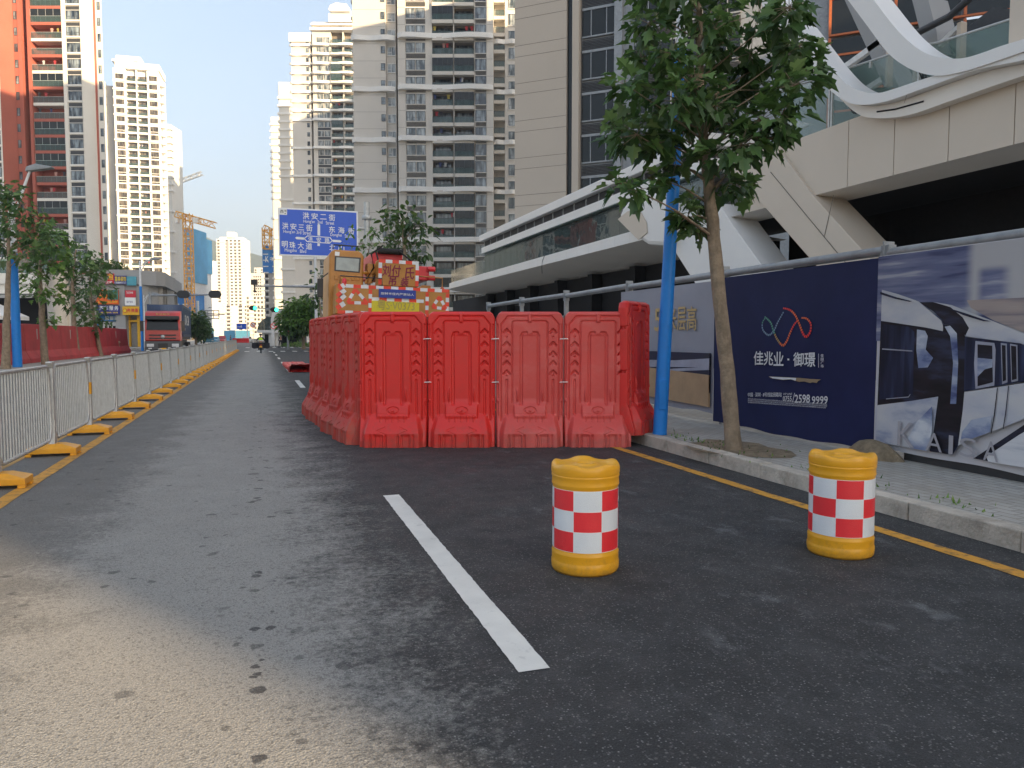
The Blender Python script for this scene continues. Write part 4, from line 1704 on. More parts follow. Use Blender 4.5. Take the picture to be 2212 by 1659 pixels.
up1 = [(190, -200), (340, 0), (480, 165), (640, 370), (780, 550), (910, 685), (1035, 750), (1170, 765), (1300, 735), (1600, 640), (2000, 540), (2400, 440), (2900, 300)]
lo1 = [(20, -200), (175, 0), (330, 200), (500, 415), (640, 590), (745, 710), (880, 815), (1010, 858), (1230, 835), (1560, 725), (1980, 585), (2400, 440 + 60), (2900, 350)]
ribbon(S4(up1), S4(lo1), 'ribbon', -.55, .06, 'white_panel')
up2 = [(960, -200), (1130, 0), (1330, 250), (1480, 390), (1610, 465), (1750, 495), (1900, 490), (2060, 445), (2204, 395), (2600, 280), (2900, 190)]
lo2 = [(760, -200), (920, 0), (1090, 220), (1260, 440), (1410, 555), (1550, 612), (1690, 632), (1840, 610), (2040, 555), (2600, 370), (2900, 280)]
ribbon(S4(up2), S4(lo2), 'ribbon', -.60, .05, 'white_panel')
for (x0, y0), (x1, y1) in (((1240, 826), (1258, 766)), ((455, 350), (580, 300))):
    P, Q = SP(*Z4(x0, y0), -.56), SP(*Z4(x1, y1), -.56)
    b = MB()
    b.tube([(P[0], -.552, P[1]), (Q[0], -.552, Q[1])], .005, 4)
    b.build('ribbon_joint', 'joint', station)
# loose cable ends hanging at the glass and the fascia
for pts, y, lab in (([(735, 740), (705, 800), (712, 850), (740, 900), (762, 905), (742, 850), (712, 800)], .36, 'black cable loop hanging at the lower glass pane beside the white ribbon'),
                    ([(1312, 505), (1285, 560), (1300, 620), (1330, 645), (1310, 570), (1270, 505), (1258, 545), (1290, 630)], .36, 'black cable loop hanging between the two white ribbons')):
    P = S4(pts)
    b = MB()
    b.tube([(p[0] - P[0][0], y + .02 * (k_ % 2), p[1] - P[0][1]) for k_, p in enumerate(P)], .016, 5)
    o = b.build('cable', 'black_rubber', None, (SX, -P[0][0], P[0][1]), rad(-90))
    tag(o, lab, 'cable')
P = SP.poly([Q7(*p) for p in ((563, 548), (545, 590), (540, 640), (543, 692))])
b = MB()
b.tube([(p[0] - P[0][0], -.02, p[1] - P[0][1]) for p in P], .015, 5)
tag(b.build('cable', 'black_rubber', None, (SX, -P[0][0], P[0][1]), rad(-90)), 'thin black cable hanging from the white concourse fascia', 'cable')
# little heap of sand at the foot of the posters
b = MB()
n, rows = 22, 6
rg_ = np.random.RandomState(2)
vs = []
for j in range(rows):
    f = j / (rows - 1)
    for i in range(n):
        a_ = 2 * math.pi * i / n
        r = (1 - f) * (1 + rg_.normal(0, .05))
        vs.append((math.cos(a_) * .20 * r, math.sin(a_) * .42 * r, .20 * (1 - (1 - f) ** 1.7) + rg_.normal(0, .004) * (0 < j < rows - 1) - (.01 if j == 0 else 0)))
b.mesh(vs, [(j * n + i, j * n + (i + 1) % n, (j + 1) * n + (i + 1) % n, (j + 1) * n + i) for j in range(rows - 1) for i in range(n)], 0, True)
b.build('sand_heap', 'soil', None, (6.52, 6.85, .146))
tag(bpy.data.objects['sand_heap'], 'small grey sand heap at the foot of the two posters', 'sand heap', kind='stuff')
# lip under the lower ribbon
lip_u = [(745, 712), (880, 818), (1010, 861), (1230, 838), (1560, 728), (1980, 588), (2400, 503), (2900, 352)]
lip_l = [(760, 760), (900, 895), (1040, 955), (1180, 968), (1330, 940), (1700, 820), (2204, 645), (2900, 440)]
n8 = [(a[0], a[1]) for a in lip_l]
ribbon(S4([lip_u[0], lip_u[1], lip_u[2], lip_u[3], lip_u[4], lip_u[5], lip_u[6], lip_u[7]]), S4([n8[0], n8[1], n8[2], n8[4], n8[5], (2050, 700), (2450, 570), n8[7]]), 'ribbon_lip', -.30, .06, 'soffit_grey')
b = MB()
b.tube([(p[0], -.30, p[1]) for p in S4([(1100, 908), (1250, 888), (1480, 825)])], .022, 5)
b.build('light_slot', 'void_dark', station)
# dark back braces, glass wall with mullions and things seen through it
BP = Pl(SX + 2.2, 0, rad(-90))
B4 = lambda pts: BP.poly([Z4(*p) for p in pts])
b = MB()
for pts in ([(735, -60), (880, -20), (1080, 430), (1200, 700), (1080, 700), (960, 430)], [(1290, -60), (1430, -20), (1500, 250), (1520, 420), (1400, 420), (1375, 280)], [(180, -40), (340, 200), (660, 700), (560, 700), (330, 330), (120, 30)]):
    b.prism(B4(pts), 2.2, 2.9)
b.build('brace', 'wall_grey', station)
b = MB()
b.prism(S4([(120, 1180), (900, 940), (1180, 850), (2210, 540), (2210, 60), (1400, 330), (1180, 370), (400, 640), (120, 730)]), .42, .45)
b.build('balustrade_glass', 'glass_green', station)
b = MB()
for x, y0, y1 in ((240, 700, 1170), (535, 600, 1065), (555, 600, 1060), (865, 480, 530), (1245, 350, 760)):
    p, r = SP(*Z4(x, y1)), SP(*Z4(x, y0))
    b.box(p[0] - .03, .40, p[1], p[0] + .03, .47, r[1])
b.tube([(p[0], .43, p[1]) for p in S4([(120, 725), (400, 636), (1180, 366), (1400, 326), (2210, 56)])], .03, 8)
b.build('balustrade_frame', 'galv', station)
b = MB()
for pts in ([(320, 960), (480, 1000), (330, 1060), (250, 1010)], [(560, 620), (640, 690), (740, 820), (600, 780)], [(900, 710), (1060, 610), (1080, 640), (960, 720)], [(1500, 350), (1700, 170), (1710, 195), (1510, 385)],
            [(400, 690), (560, 600), (590, 640), (430, 740)], [(760, 510), (1120, 250), (1140, 290), (780, 540)]):
    b.prism(B4(pts), 2.2, 2.35)
b.build('stair_side', 'frame_white', station)
b = MB()
for x, y0, y1, w in ((1145, 330, 700, 14), (1365, 560, 730, 14), (1725, 180, 500, 22)):
    p, r = BP(*Z4(x - w, y1)), BP(*Z4(x + w, y0))
    b.box(p[0], 2.0, p[1], r[0], 2.2, r[1])
b.build('inner_column', 'beige_panel', station)
b = MB()
b.tube([(p[0], 1.8, p[1]) for p in B4([(1400, 300), (1700, 150), (1860, 10), (1900, -60)])], .09, 6)
b.prism(B4([(1490, 330), (1860, 40), (2060, 60), (2060, 440), (1760, 495), (1560, 430)]), 2.6, 2.9)
b.build('escalator', 'louver', station)
b = MB()
p, r = SP(*Z4(2062, 440)), SP(*Z4(2500, -60))
b.box(p[0], .05, p[1] - .05, r[0] + 3, 1.2, r[1] + 1.5)
b.build('pillar', 'beige_panel', station)
# far floor slab seen between the ribbons, stair blocks
b = MB().box(-24, 1.2, 7.0, -2, 3.98, 7.2)
b.build('deck', 'concrete', station)
# rounded white nose at the head of the second leg
b = MB()
nose = [Q7(*p) for p in ((1500, 18), (1420, 30), (1350, 95), (1290, 175), (1258, 248), (1330, 330), (1435, 425), (1500, 470), (1640, 480), (1700, 300), (1640, 60))]
pts = SP.poly(nose)
b.prism(pts, -.62, .4)
b.build('nose', 'white_panel', station, bevel=.18)
b = MB()
under = SP.poly([Q7(*p) for p in ((1262, 262), (1340, 200), (1400, 180), (1450, 200), (1500, 290), (1505, 370), (1440, 420), (1430, 425))])
b.prism(under, -.66, -.63)
b.build('nose_underside', 'beige_panel', station)

# ================================================================ STATION CONCOURSE (GLAZED WING)
wing = thing('concourse', 'long glazed concourse wing with louvred roof and white fascia', 'building', (SX, 0, 0), rad(-90))
b = MB()
y0, y1 = -64.0, -24.0
prof = [(0, 5.48), (.0, 5.94), (.25, 5.96), (.25, 5.7), (3.9, 5.6), (3.9, 5.05), (3.2, 5.06)]


def arc_end(z, off):
    return 0


segs = [(-66.5, 2.6), (-65.6, 1.3), (-64.4, .5), (-63.0, .1), (-61.0, 0), (-24.0, 0)]
for i in range(len(segs) - 1):
    (sa, oa), (sb, ob) = segs[i], segs[i + 1]
    n = 1 if i < 4 else 26
    for k in range(n):
        f0, f1 = k / n, (k + 1) / n
        xa, xb = sa + (sb - sa) * f0, sa + (sb - sa) * f1
        ya, yb = oa + (ob - oa) * f0, oa + (ob - oa) * f1
        g = .008 if n > 1 else 0
        b.mesh([(xa, ya, 5.48), (xb - g, yb, 5.48), (xb - g, yb, 5.95), (xa, ya, 5.95), (xa, ya + .4, 5.97), (xb - g, yb + .4, 5.97)], [(0, 1, 2, 3), (3, 2, 5, 4)])
b.build('fascia', 'white_panel', wing)
b = MB()
for i in range(len(segs) - 1):
    (sa, oa), (sb, ob) = segs[i], segs[i + 1]
    b.face([(sa, oa + 3.6, 5.08), (sb, ob + 3.6, 5.08), (sb, ob, 5.479), (sa, oa, 5.479)])
b.build('soffit', 'soffit_grey', wing)
b = MB()
for i in range(len(segs) - 1):
    (sa, oa), (sb, ob) = segs[i], segs[i + 1]
    b.face([(sa, oa + .3, 5.96), (sb, ob + .3, 5.96), (sb, ob + 4, 5.96), (sa, oa + 4, 5.96)])
b.build('floor_slab', 'concrete', wing)
b = MB()
n = 24
for k in range(n):
    a, c = -53.0 + 29 * k / n, -53.0 + 29 * (k + 1) / n
    b.box(a + .012, .30, 5.97, c - .012, .33, 7.30)
b.build('window_band', 'glass_curtain', wing)
b = MB()
for k in range(n + 1):
    a = -53.0 + 29 * k / n
    b.box(a - .011, .335, 5.97, a + .011, .42, 7.3)
b.box(-53, .335, 5.97, -24, .5, 6.02)
b.build('mullion', 'frame_dark', wing)
b = MB()
b.box(-52.9, 1.6, 5.97, -24, 1.8, 7.5)
b.build('inner_wall', 'wall_grey', wing)
b = MB()
for i in range(3):
    (sa, oa), (sb, ob) = segs[i], segs[i + 1]
    b.face([(sa, oa + .25, 5.97), (sb, ob + .25, 5.97), (sb, ob + .25, 7.0), (sa, oa + .25, 7.0)])
b.box(-63, .28, 5.97, -53.1, .30, 7.0)
b.build('terrace_glass', 'glass_rail', wing)
b = MB()
b.box(-53.3, -.05, 7.32, -24, .9, 7.36)
b.build('canopy', 'glass_green', wing)
b = MB()
b.box(-53.2, .12, 7.40, -24, 2.2, 7.84)
b.box(-53.4, .0, 8.28, -24, 2.5, 8.72)
b.build('roof_band', 'white_panel', wing, bevel=.03)
b = MB()
for k in range(11):
    b.box(-53.0, .30 + .0, 7.86 + k * .038, -24, .38, 7.878 + k * .038)
b.box(-53.0, .46, 7.85, -24, .5, 8.27)
for k in range(20):
    b.box(-53.0 + k * 1.5, .28, 7.845, -52.95 + k * 1.5, .40, 8.275, 1)
b.build('louvre', ['louver', 'galv'], wing)

# ================================================================ BEIGE TOWER BEHIND THE STATION
o = dep(1290, 727, 54)
th = VIEW + math.atan2(-.407, .913)
tower = thing('office_tower', 'plain beige tower with dark glazed bays right behind the concourse', 'building', (o[0], o[1], 0), th)
TP = Pl(o[0], o[1], th)
x_ = lambda u: TP(u, 300)[0]
b = MB()
xl, xr = x_(1112), x_(1223)
b.box(xl, 0, 7.3, xr, 25, 82)
b.box(x_(1236), -.10, 7.3, x_(1250), 9, 82)
b.box(xr + .002, .8, 7.3, 22, 25, 82)
b.build('wall', 'wall_tan', tower)
b = MB()
z = 1.5
for k in range(24):
    for dz in (0, .78):
        b.box(xl - .01, -.006, 3 + 2.66 * k + dz, xr + .01, .0, 3.025 + 2.66 * k + dz)
b.build('wall_joint', 'joint', tower)
b = MB()
b.box(xr + .005, .25, 0, x_(1236) - .003, .79, 64)
b.build('glazed_strip', 'glass_dark', tower)
zf = TP(1280, 100)[1]
bay0, bay1 = x_(1251), x_(1325)
col1, bay2 = x_(1342), x_(1365)
b = MB()
b.box(bay1 + .01, -.05, 0, col1, .79, 64)
b.box(bay0, .5, 0, bay1, .78, 64)
b.box(col1 + .002, .45, 0, 22, .78, 64)
b.build('bay_frame', 'steel_grey', tower)
fl = TP(1300, 148)[1] - TP(1300, 240)[1]
zb = TP(1290, 164)[1]
for k in range(-5, 7):
    zz = zb + fl * k
    for a, c in ((bay0 + .06, bay1 - .05), (bay2, bay2 + 3.4), (bay2 + 3.6, bay2 + 7)):
        m = MB()
        m.box(a, .38, zz + .05, c, .41, zz + fl * .62)
        for f in (.28, .75):
            m.box(a + (c - a) * f - .03, .32, zz, a + (c - a) * f + .03, .378, zz + fl * .62, 1)
        m.box(a, .30, zz - .06, c, .44, zz + .04, 1)
        m.box(a, .30, zz + fl * .62, c, .44, zz + fl * .68, 1)
        m.build('window', ['glass_dark', 'steel_grey'], tower)
        m = MB()
        for q in range(7):
            m.box(a, .36, zz - fl * .30 + q * fl * .035, c, .42, zz - fl * .30 + q * fl * .035 + .05)
        m.build('louvre', 'louver', tower)
# orange-framed bays further right
of0 = x_(1735)
for k in range(5):
    for j in range(3):
        zz = TP(1880, 190)[1] + 3.4 * (k - 1)
        a = x_(1790) + j * 3.6
        m = MB()
        m.box(a, .2, zz + .12, a + 3.3, .25, zz + 3.25)
        m.box(a - .15, .05, zz, a + 3.45, .26, zz + .11, 1)
        m.box(a - .16, .04, zz + .12, a - .01, .26, zz + 3.3, 1)
        m.box(a, .12, zz + 2.2, a + 3.3, .19, zz + 2.32, 1)
        m.build('orange_window', ['glass_dark', 'orange_frame'], tower)

# ================================================================ BLUE DIRECTION SIGN
a = dep(602, 552, 37.4)
SGP = Pl(a[0], a[1], 0)
sgn = thing('road_sign', 'big blue direction sign with white Chinese street names', 'road sign', (a[0], a[1], 0))
sl, sb_ = SGP(602, 549)
sr, st = SGP(773, 460)
zb, zt = a[2], SGP(602, 448)[1]
w = sr
b = MB().box(0, 0, zb, w, .06, zt)
b.build('panel', 'sign_white', sgn, bevel=.01)
b = MB().box(.07, -.004, zb + .07, w - .07, -.001, zt - .07)
b.build('face', 'sign_blue', sgn)
b = MB()
Q6 = lambda x, y: (540 + x / 3.724, 405 + y / 3.724)


def sw(body, x0, y0, x1, y1, off=.0, m=0, sk=.0):
    p, r = SGP(*Q6(x0, y1)), SGP(*Q6(x1, y1))
    t_ = SGP(*Q6(x0, y0))
    write(b, body, p[0], p[1], r[0], t_[1], -.008, m, off)


for ch, x0, x1, y0, y1 in (('洪', 425, 475, 200, 252), ('安', 495, 545, 205, 255), ('二', 565, 615, 215, 255), ('街', 635, 685, 215, 268),
                           ('洪', 260, 308, 282, 335), ('安', 325, 374, 288, 338), ('三', 390, 435, 298, 342), ('街', 452, 502, 298, 352),
                           ('东', 636, 684, 312, 362), ('海', 710, 760, 318, 368), ('街', 790, 838, 325, 375), ('明', 257, 304, 430, 482), ('珠', 318, 366, 436, 488), ('大', 385, 434, 440, 492), ('道', 450, 500, 446, 498),
                           ('北', 640, 685, 458, 510), ('山', 712, 758, 466, 516), ('洪', 468, 505, 396, 436), ('安', 536, 572, 402, 440), ('路', 602, 640, 406, 444)):
    sw(ch, x0, y0, x1, y1, .014)
for wd, x0, x1, y0, y1 in (("Hong'an", 430, 522, 258, 290), ('2nd', 543, 583, 264, 290), ('Street', 610, 677, 270, 298), ("Hong'an", 270, 362, 340, 372), ('3rd', 374, 412, 346, 374), ('Street', 425, 492, 350, 378),
                           ('Donghai', 647, 738, 368, 398), ('Street', 763, 828, 376, 404), ('Mingzhu', 280, 375, 490, 524), ('Blvd', 403, 452, 498, 526)):
    sw(wd, x0, y0, x1, y1, .006)
gp = lambda pts: flat(b, [SGP(*Q6(*p)) for p in pts], -.006)
gp([(543, 300), (553, 290), (564, 302), (564, 388), (543, 386)])
gp([(543, 448), (563, 450), (562, 472), (542, 470)])
gp([(363, 405), (375, 396), (436, 402), (446, 412), (436, 420), (375, 416)])
gp([(666, 420), (726, 424), (738, 433), (726, 442), (664, 438)])
hexo = [(432, 410), (462, 386), (646, 400), (667, 428), (640, 452), (458, 438)]
hexi = [(441, 411), (465, 392), (642, 405), (658, 428), (637, 446), (462, 432)]
for i in range(6):
    gp([hexo[i], hexo[(i + 1) % 6], hexi[(i + 1) % 6], hexi[i]])
gp([(234, 168), (298, 172), (298, 222), (234, 218)])
b.build('lettering', 'sign_white', sgn)
b = MB()
sw('西', 243, 180, 270, 206, .01)
sw('W', 276, 178, 296, 200, .01)
flat(b, [SGP(*Q6(*p)) for p in ((276, 214), (283, 204), (290, 214))], -.012)
bb = b.build('badge', 'dark_metal', sgn)
for v_ in bb.data.vertices:
    v_.co.y -= .006
b = MB()
px_, _ = SGP(801, 600)
b.tube([(px_ - .1, .5, 0), (px_ - .1, .5, 8.3)], [.19, .15], 14)
b.lathe([(.2, 7.4), (.24, 7.42), (.24, 7.6), (.2, 7.62)], 14, c=(px_ - .1, .5))
b.build('pole', 'galv', sgn)
b = MB()
for z in (zb + .6, zb + 1.5):
    b.tube([(.3, .2, z), (px_ - .1, .5, z + .05)], .07, 8)
b.build('arm', 'galv', sgn)

# slim grey camera pole with its long arm
p0 = dep(684, 745, 60)
t = thing('camera_mast', 'grey mast with a long thin arm and a camera at its left tip', 'mast', (p0[0], p0[1], 0))
CPL = Pl(p0[0], p0[1], VIEW)
b = MB()
b.tube([(0, 0, .15), (0, 0, dep(684, 480, 60)[2])], [.12, .09], 10)
b.build('pole', 'pole_white', t)
l, z = CPL(550, 618)
b = MB()
b.tube([(0, 0, z - .05), (l, 0, z)], [.10, .05], 8)
b.build('arm', 'steel_grey', t, rotz=VIEW)
b = MB()
b.box(l - .25, -.12, z + .1, l + .2, .12, z + .5)
b.box(l - .05, -.05, z - .35, l + .05, .05, z + .1)
b.lathe([(.05, z - .5), (.12, z - .42), (.12, z - .35)], 10, c=(l, 0))
b.build('camera_head', 'dark_metal', t, rotz=VIEW)


# ================================================================ CRANE TRUCK
a = dep(719, 745, 15.9)
CTH = 0.0
CP = Pl(a[0], a[1], CTH)
crane = thing('truck_crane', 'orange truck crane with red boom behind the red barriers', 'crane truck', (a[0], a[1], 0), CTH)
N9 = lambda x, y: ((1240 + x / 3.6867) / 1.852, (940 + y / 3.6867) / 1.852)
zt = CP(*N9(335, 712))[1]
zb = CP(*N9(335, 1160))[1]
W_ = CP(*N9(2010, 800))[0]
b = MB().box(0, 0, zb, W_, .9, zt)
b.build('counterweight', 'crane_orange', crane, bevel=.015)
b = MB()


def strip(p, q, wd, n, first=0, y=-.004):
    """retro-reflective tape from pixel p to q in alternating red and white"""
    A, B = Vector(CP(*N9(*p))), Vector(CP(*N9(*q)))
    d = (B - A)
    nn = Vector((-d.y, d.x)).normalized() * wd
    for k in range(n):
        u, v_ = A + d * (k / n), A + d * ((k + 1) / n)
        flat(b, [tuple(u - nn), tuple(v_ - nn), tuple(v_ + nn), tuple(u + nn)], y, (k + first) % 2)


zz = lambda s_, z_: (s_, z_)
hw = .036


def sz(p, q, n, first=0, y=-.004, hw=.036):
    A, B = Vector(p), Vector(q)
    d = B - A
    nn = Vector((-d.y, d.x)).normalized() * hw
    for k in range(n):
        u, v_ = A + d * (k / n), A + d * ((k + 1) / n)
        flat(b, [tuple(u - nn), tuple(v_ - nn), tuple(v_ + nn), tuple(u + nn)], y, (k + first) % 2)


sz((.04, zt - .04), (W_ - .02, zt - .04), 15, 0)
sz((.04, zb + .04), (W_ * .28, zb + .04), 4, 0)
sz((W_ * .72, zb + .04), (W_ - .02, zb + .04), 4, 1)
xs = CP(*N9(838, 900))[0]
sz((xs, zb + .06), (xs, zt - .09), 5, 0, -.005)
x2 = CP(*N9(1678, 900))[0]
sz((x2, zb + .06), (x2, zt - .09), 5, 0, -.005)
sz((W_ - .05, zb + .06), (W_ - .05, zt - .09), 5, 0, -.005)
for tri, n in ((((505, 990), (610, 790), (800, 990)), 4), (((1760, 1020), (1860, 860), (1960, 1040)), 4)):
    P = [CP(*N9(*p)) for p in tri]
    for i in range(3):
        sz(P[i], P[(i + 1) % 3], 3, 0, -.006 - .001 * i, .033)
for p, q in (((370, 790), (450, 730)), ((350, 900), (460, 800)), ((350, 990), (460, 880)), ((345, 1080), (460, 1000))):
    P, Q = CP(*N9(*p)), CP(*N9(*q))
    sz(P, Q, 2, 0, -.007, .05)
b.build('reflective_tape', ['tape_red', 'tape_white'], crane)
b = MB()
l, r_ = CP(*N9(860, 1000))[0], CP(*N9(1560, 1000))[0]
b.box(l, -.03, zb - .05, r_, -.008, CP(*N9(860, 950))[1])
b.build('yellow_board', 'yellow_board', crane)
b = MB()
write(b, '粤S·V0373', l + .12, zb + .12, r_ - .1, zb + .34, -.034, 0, .01)
b.build('ghost_number', 'paint_ghost', crane)
b = MB()
z9 = CP(*N9(860, 925))[1]
A = CP(*N9(860, 925))
sz((A[0], z9), (r_ + .1, z9 - .0), 7, 1, -.009)
b.build('reflective_tape', ['tape_red', 'tape_white'], crane)
b = MB()
l, r_ = CP(*N9(960, 850))[0], CP(*N9(1505, 850))[0]
z0, z1 = CP(*N9(960, 900))[1], CP(*N9(960, 772))[1]
b.box(l, -.04, z0, r_, -.014, z1)
b.build('warning_banner', 'banner_blue', crane)
b = MB()
write(b, '旋转半径内严禁站人', l + .04, z0 + .12 * (z1 - z0) + .04, r_ - .04, z1 - .07, -.045, 0, .012)
b.build('banner_text', 'sign_white', crane)
# upper board
l, r_ = CP(*N9(955, 500))[0], CP(*N9(1545, 500))[0]
z1 = CP(*N9(955, 330))[1]
b = MB().box(l, .05, zt + .012, r_, .55, z1)
b.build('upper_board', 'crane_orange', crane, bevel=.01)
b = MB()
sz((l + .03, zt + .03), (l + .03, z1 - .07), 4, 0, .042)
sz((r_ - .03, zt + .03), (r_ - .03, z1 - .07), 4, 0, .042)
sz((l + .0, z1 - .035), (r_, z1 - .035), 6, 0, .044)
b.build('reflective_tape', ['tape_red', 'tape_white'], crane)
b = MB()
for ch, x0, y0, x1, y1 in (('刘', 1005, 430, 1135, 580), ('付', 1150, 435, 1280, 585), ('氏', 1345, 455, 1480, 610)):
    p, q = CP(*N9(x0, y1)), CP(*N9(x1, y0))
    write(b, ch, p[0], p[1], q[0], q[1] + .03, .044, 0, .022, .1)
for ch, x0, y0, x1, y1 in (('吊', 1110, 600, 1215, 735), ('装', 1285, 620, 1400, 745)):
    p, q = CP(*N9(x0, y1)), CP(*N9(x1, y0))
    write(b, ch, p[0], max(p[1], zt + .02), q[0], q[1] + .03, .044, 0, .03, .1)
b.build('painted_character', 'paint_maroon', crane)
# operator cab
CB = Pl(a[0] + .7 * -math.sin(CTH), a[1] + .7 * math.cos(CTH), CTH)
c0, c1 = CB(*N9(215, 500))[0], CB(*N9(728, 500))[0]
cz = CB(*N9(400, 212))[1]
b = MB()
r = .12
b.prism([(c0, 1.0), (c1, 1.0), (c1, cz - r), (c1 - .04, cz - .04), (c1 - r, cz), (c0 + r, cz), (c0 + .04, cz - .04), (c0, cz - r)], .7, 2.3)
b.build('cab', 'crane_orange', crane, bevel=.04)
b = MB()
P = [CB(*N9(*p)) for p in ((295, 525), (672, 545), (680, 320), (295, 308))]
flat(b, P, .69, 0)
P = [CB(*N9(*p)) for p in ((316, 510), (650, 528), (658, 340), (318, 326))]
flat(b, P, .685, 1)
b.build('rear_window', ['frame_dark', 'cab_glass'], crane)
b = MB()
for x in (300, 385, 460, 545, 620):
    P = CB(*N9(x, 660)), CB(*N9(x + 52, 585))
    b.box(P[0][0], .675, P[0][1], P[1][0], .70, P[1][1])
b.build('vent', 'crane_orange', crane, bevel=.012)
P = [CB(*N9(*p)) for p in ((295, 300), (362, 303), (364, 245), (296, 240))]
b = MB()
flat(b, P, .69)
b.build('notice', 'sign_white', crane)
b = MB()
b.tube([(c0 + .1, .9, cz + .03), (c0 + .1, .9, cz + .12), (c1 - .1, .9, cz + .12), (c1 - .1, .9, cz + .03)], .015, 5)
b.build('roof_rail', 'dark_metal', crane)
# red boom box behind, winch, pipes, outrigger frame
b = MB()
BPn = Pl(a[0] + 1.3 * -math.sin(CTH), a[1] + 1.3 * math.cos(CTH), CTH)
p, q = BPn(*N9(855, 400)), BPn(*N9(1300, 240))
b.box(p[0], 1.3, 2.9, q[0], 3.2, q[1])
p2, q2 = BPn(*N9(1548, 625)), BPn(*N9(1700, 420))
b.box(p2[0] - .8, 1.3, p2[1], q2[0], 2.6, q2[1])
b.build('boom', 'crane_red', crane, bevel=.03)
for zc in (p2[1] + .06, q2[1] - .06):
    b = MB()
    b.tube([(q2[0] - .05, 1.25, zc), (q2[0] + .12, 1.25, zc)], .06, 8)
    b.build('boom_pin', 'crane_red', crane)
b = MB()
b.tube([(p[0] + .1, 1.2, q[1] + .02), (q[0] - .02, 1.2, q[1] + .02)], .07, 10)
b.tube([(p[0] + .55, 1.15, q[1] + .05), (p[0] + .9, .9, q[1] - .25), (p[0] + 1.0, .6, z1 + .02)], .02, 6)
b.build('winch_hose', 'black_rubber', crane)
b = MB()
for k, (x, y, x2_, y2_) in enumerate(((760, 700, 810, 560), (810, 710, 850, 540), (840, 690, 860, 470), (720, 545, 830, 540))):
    P, Q = CB(*N9(x, y)), CB(*N9(x2_, y2_))
    b.tube([(P[0], .65, P[1]), (Q[0], .7, Q[1])], .035, 8)
b.box(CB(*N9(790, 500))[0], .75, CB(*N9(790, 560))[1], CB(*N9(950, 500))[0], 1.2, CB(*N9(900, 400))[1])
b.tube([(CB(*N9(840, 500))[0], .62, CB(*N9(840, 495))[1]), (CB(*N9(840, 500))[0], .8, CB(*N9(840, 495))[1])], .09, 10)
b.build('luffing_cylinder', 'crane_orange', crane)
b = MB()
P = [CP(*N9(*p)) for p in ((1550, 770), (1825, 775), (1825, 670), (1700, 665), (1600, 760))]
b.prism([(p[0], max(p[1], zt + .01)) for p in P], .7, .8)
b.build('bracket', 'crane_orange', crane)
b = MB()
b.box(.1, 1.0, 1.5, W_ - .1, 2.6, zb - .02)
b.build('turntable', 'dark_metal', crane, bevel=.02)


def wl(x, y):                                             # street-aligned spot in the slewed crane's own frame
    dx, dy = x - a[0], y - a[1]
    return dx * math.cos(CTH) + dy * math.sin(CTH), -dx * math.sin(CTH) + dy * math.cos(CTH)


ox, oy = wl(3.15, 17.6)
b = MB()
b.box(-1.05, 0, .9, 1.05, 9.5, 1.48)
b.build('chassis', 'dark_metal', crane, (ox, oy, 0), -CTH, bevel=.02)
for sx in (-1.05, 1.05):
    for y in (.9, 2.2, 6.3, 7.6):
        b = MB()
        b.tube([(-.17, 0, 0), (.17, 0, 0)], .52, 20)
        b.build('wheel', 'black_rubber', crane, (*wl(3.15 + sx, 17.6 + y), .52), -CTH)
b = MB()
b.box(-1.15, 7.4, 1.49, 1.15, 9.6, 2.6)
b.build('driver_cab', 'crane_orange', crane, (ox, oy, 0), -CTH, bevel=.05)
for u, v in ((408, 655), (2005, 742)):
    P = CP(*N9(u, v + 30))
    b = MB()
    b.lathe([(.05, P[1] - .05), (.05, P[1] + .0), (.045, P[1] + .07), (.02, P[1] + .1)], 10, c=(min(max(P[0], .2), W_ - .1), .3))
    b.build('beacon', 'crane_red', crane)
b = MB()
x0, z0 = CB(*N9(760, 640))
b.tube([(x0, .55, z0), (x0 + .15, .5, z0 + .25), (x0 + .1, .6, z0 + .55), (x0 + .35, .6, z0 + .75)], .022, 6)
b.build('hydraulic_hose', 'black_rubber', crane)
b = MB()
b.tube([(x0 + .12, .5, z0 - .05), (x0 + .28, .5, z0 + .3), (x0 + .2, .6, z0 + .6)], .018, 6)
b.build('hydraulic_hose', 'black_rubber', crane)
b = MB()
b.tube([(.08, -.02, zt + .0), (.08, -.02, zt + .16), (.95, -.02, zt + .15), (.95, -.02, zt)], .012, 5)
b.build('hand_rail', 'dark_metal', crane)
b = MB()
b.tube([(W_ - .9, .1, zt + .0), (W_ - .9, .1, zt + .26), (W_ - .15, .1, zt + .24), (W_ - .15, .1, zt)], .014, 5)
b.build('hand_rail', 'crane_orange', crane)
b = MB()
b.box(c0 - .22, .9, 2.35, c0 - .10, 1.0, 2.75)
b.tube([(c0 - .16, .95, 2.74), (c0 + .02, .95, 2.9)], .015, 5)
b.build('mirror', 'dark_metal', crane, bevel=.02)
crane.rotation_euler = (0, rad(1.8), CTH)               # the crane sits slightly low on its right side


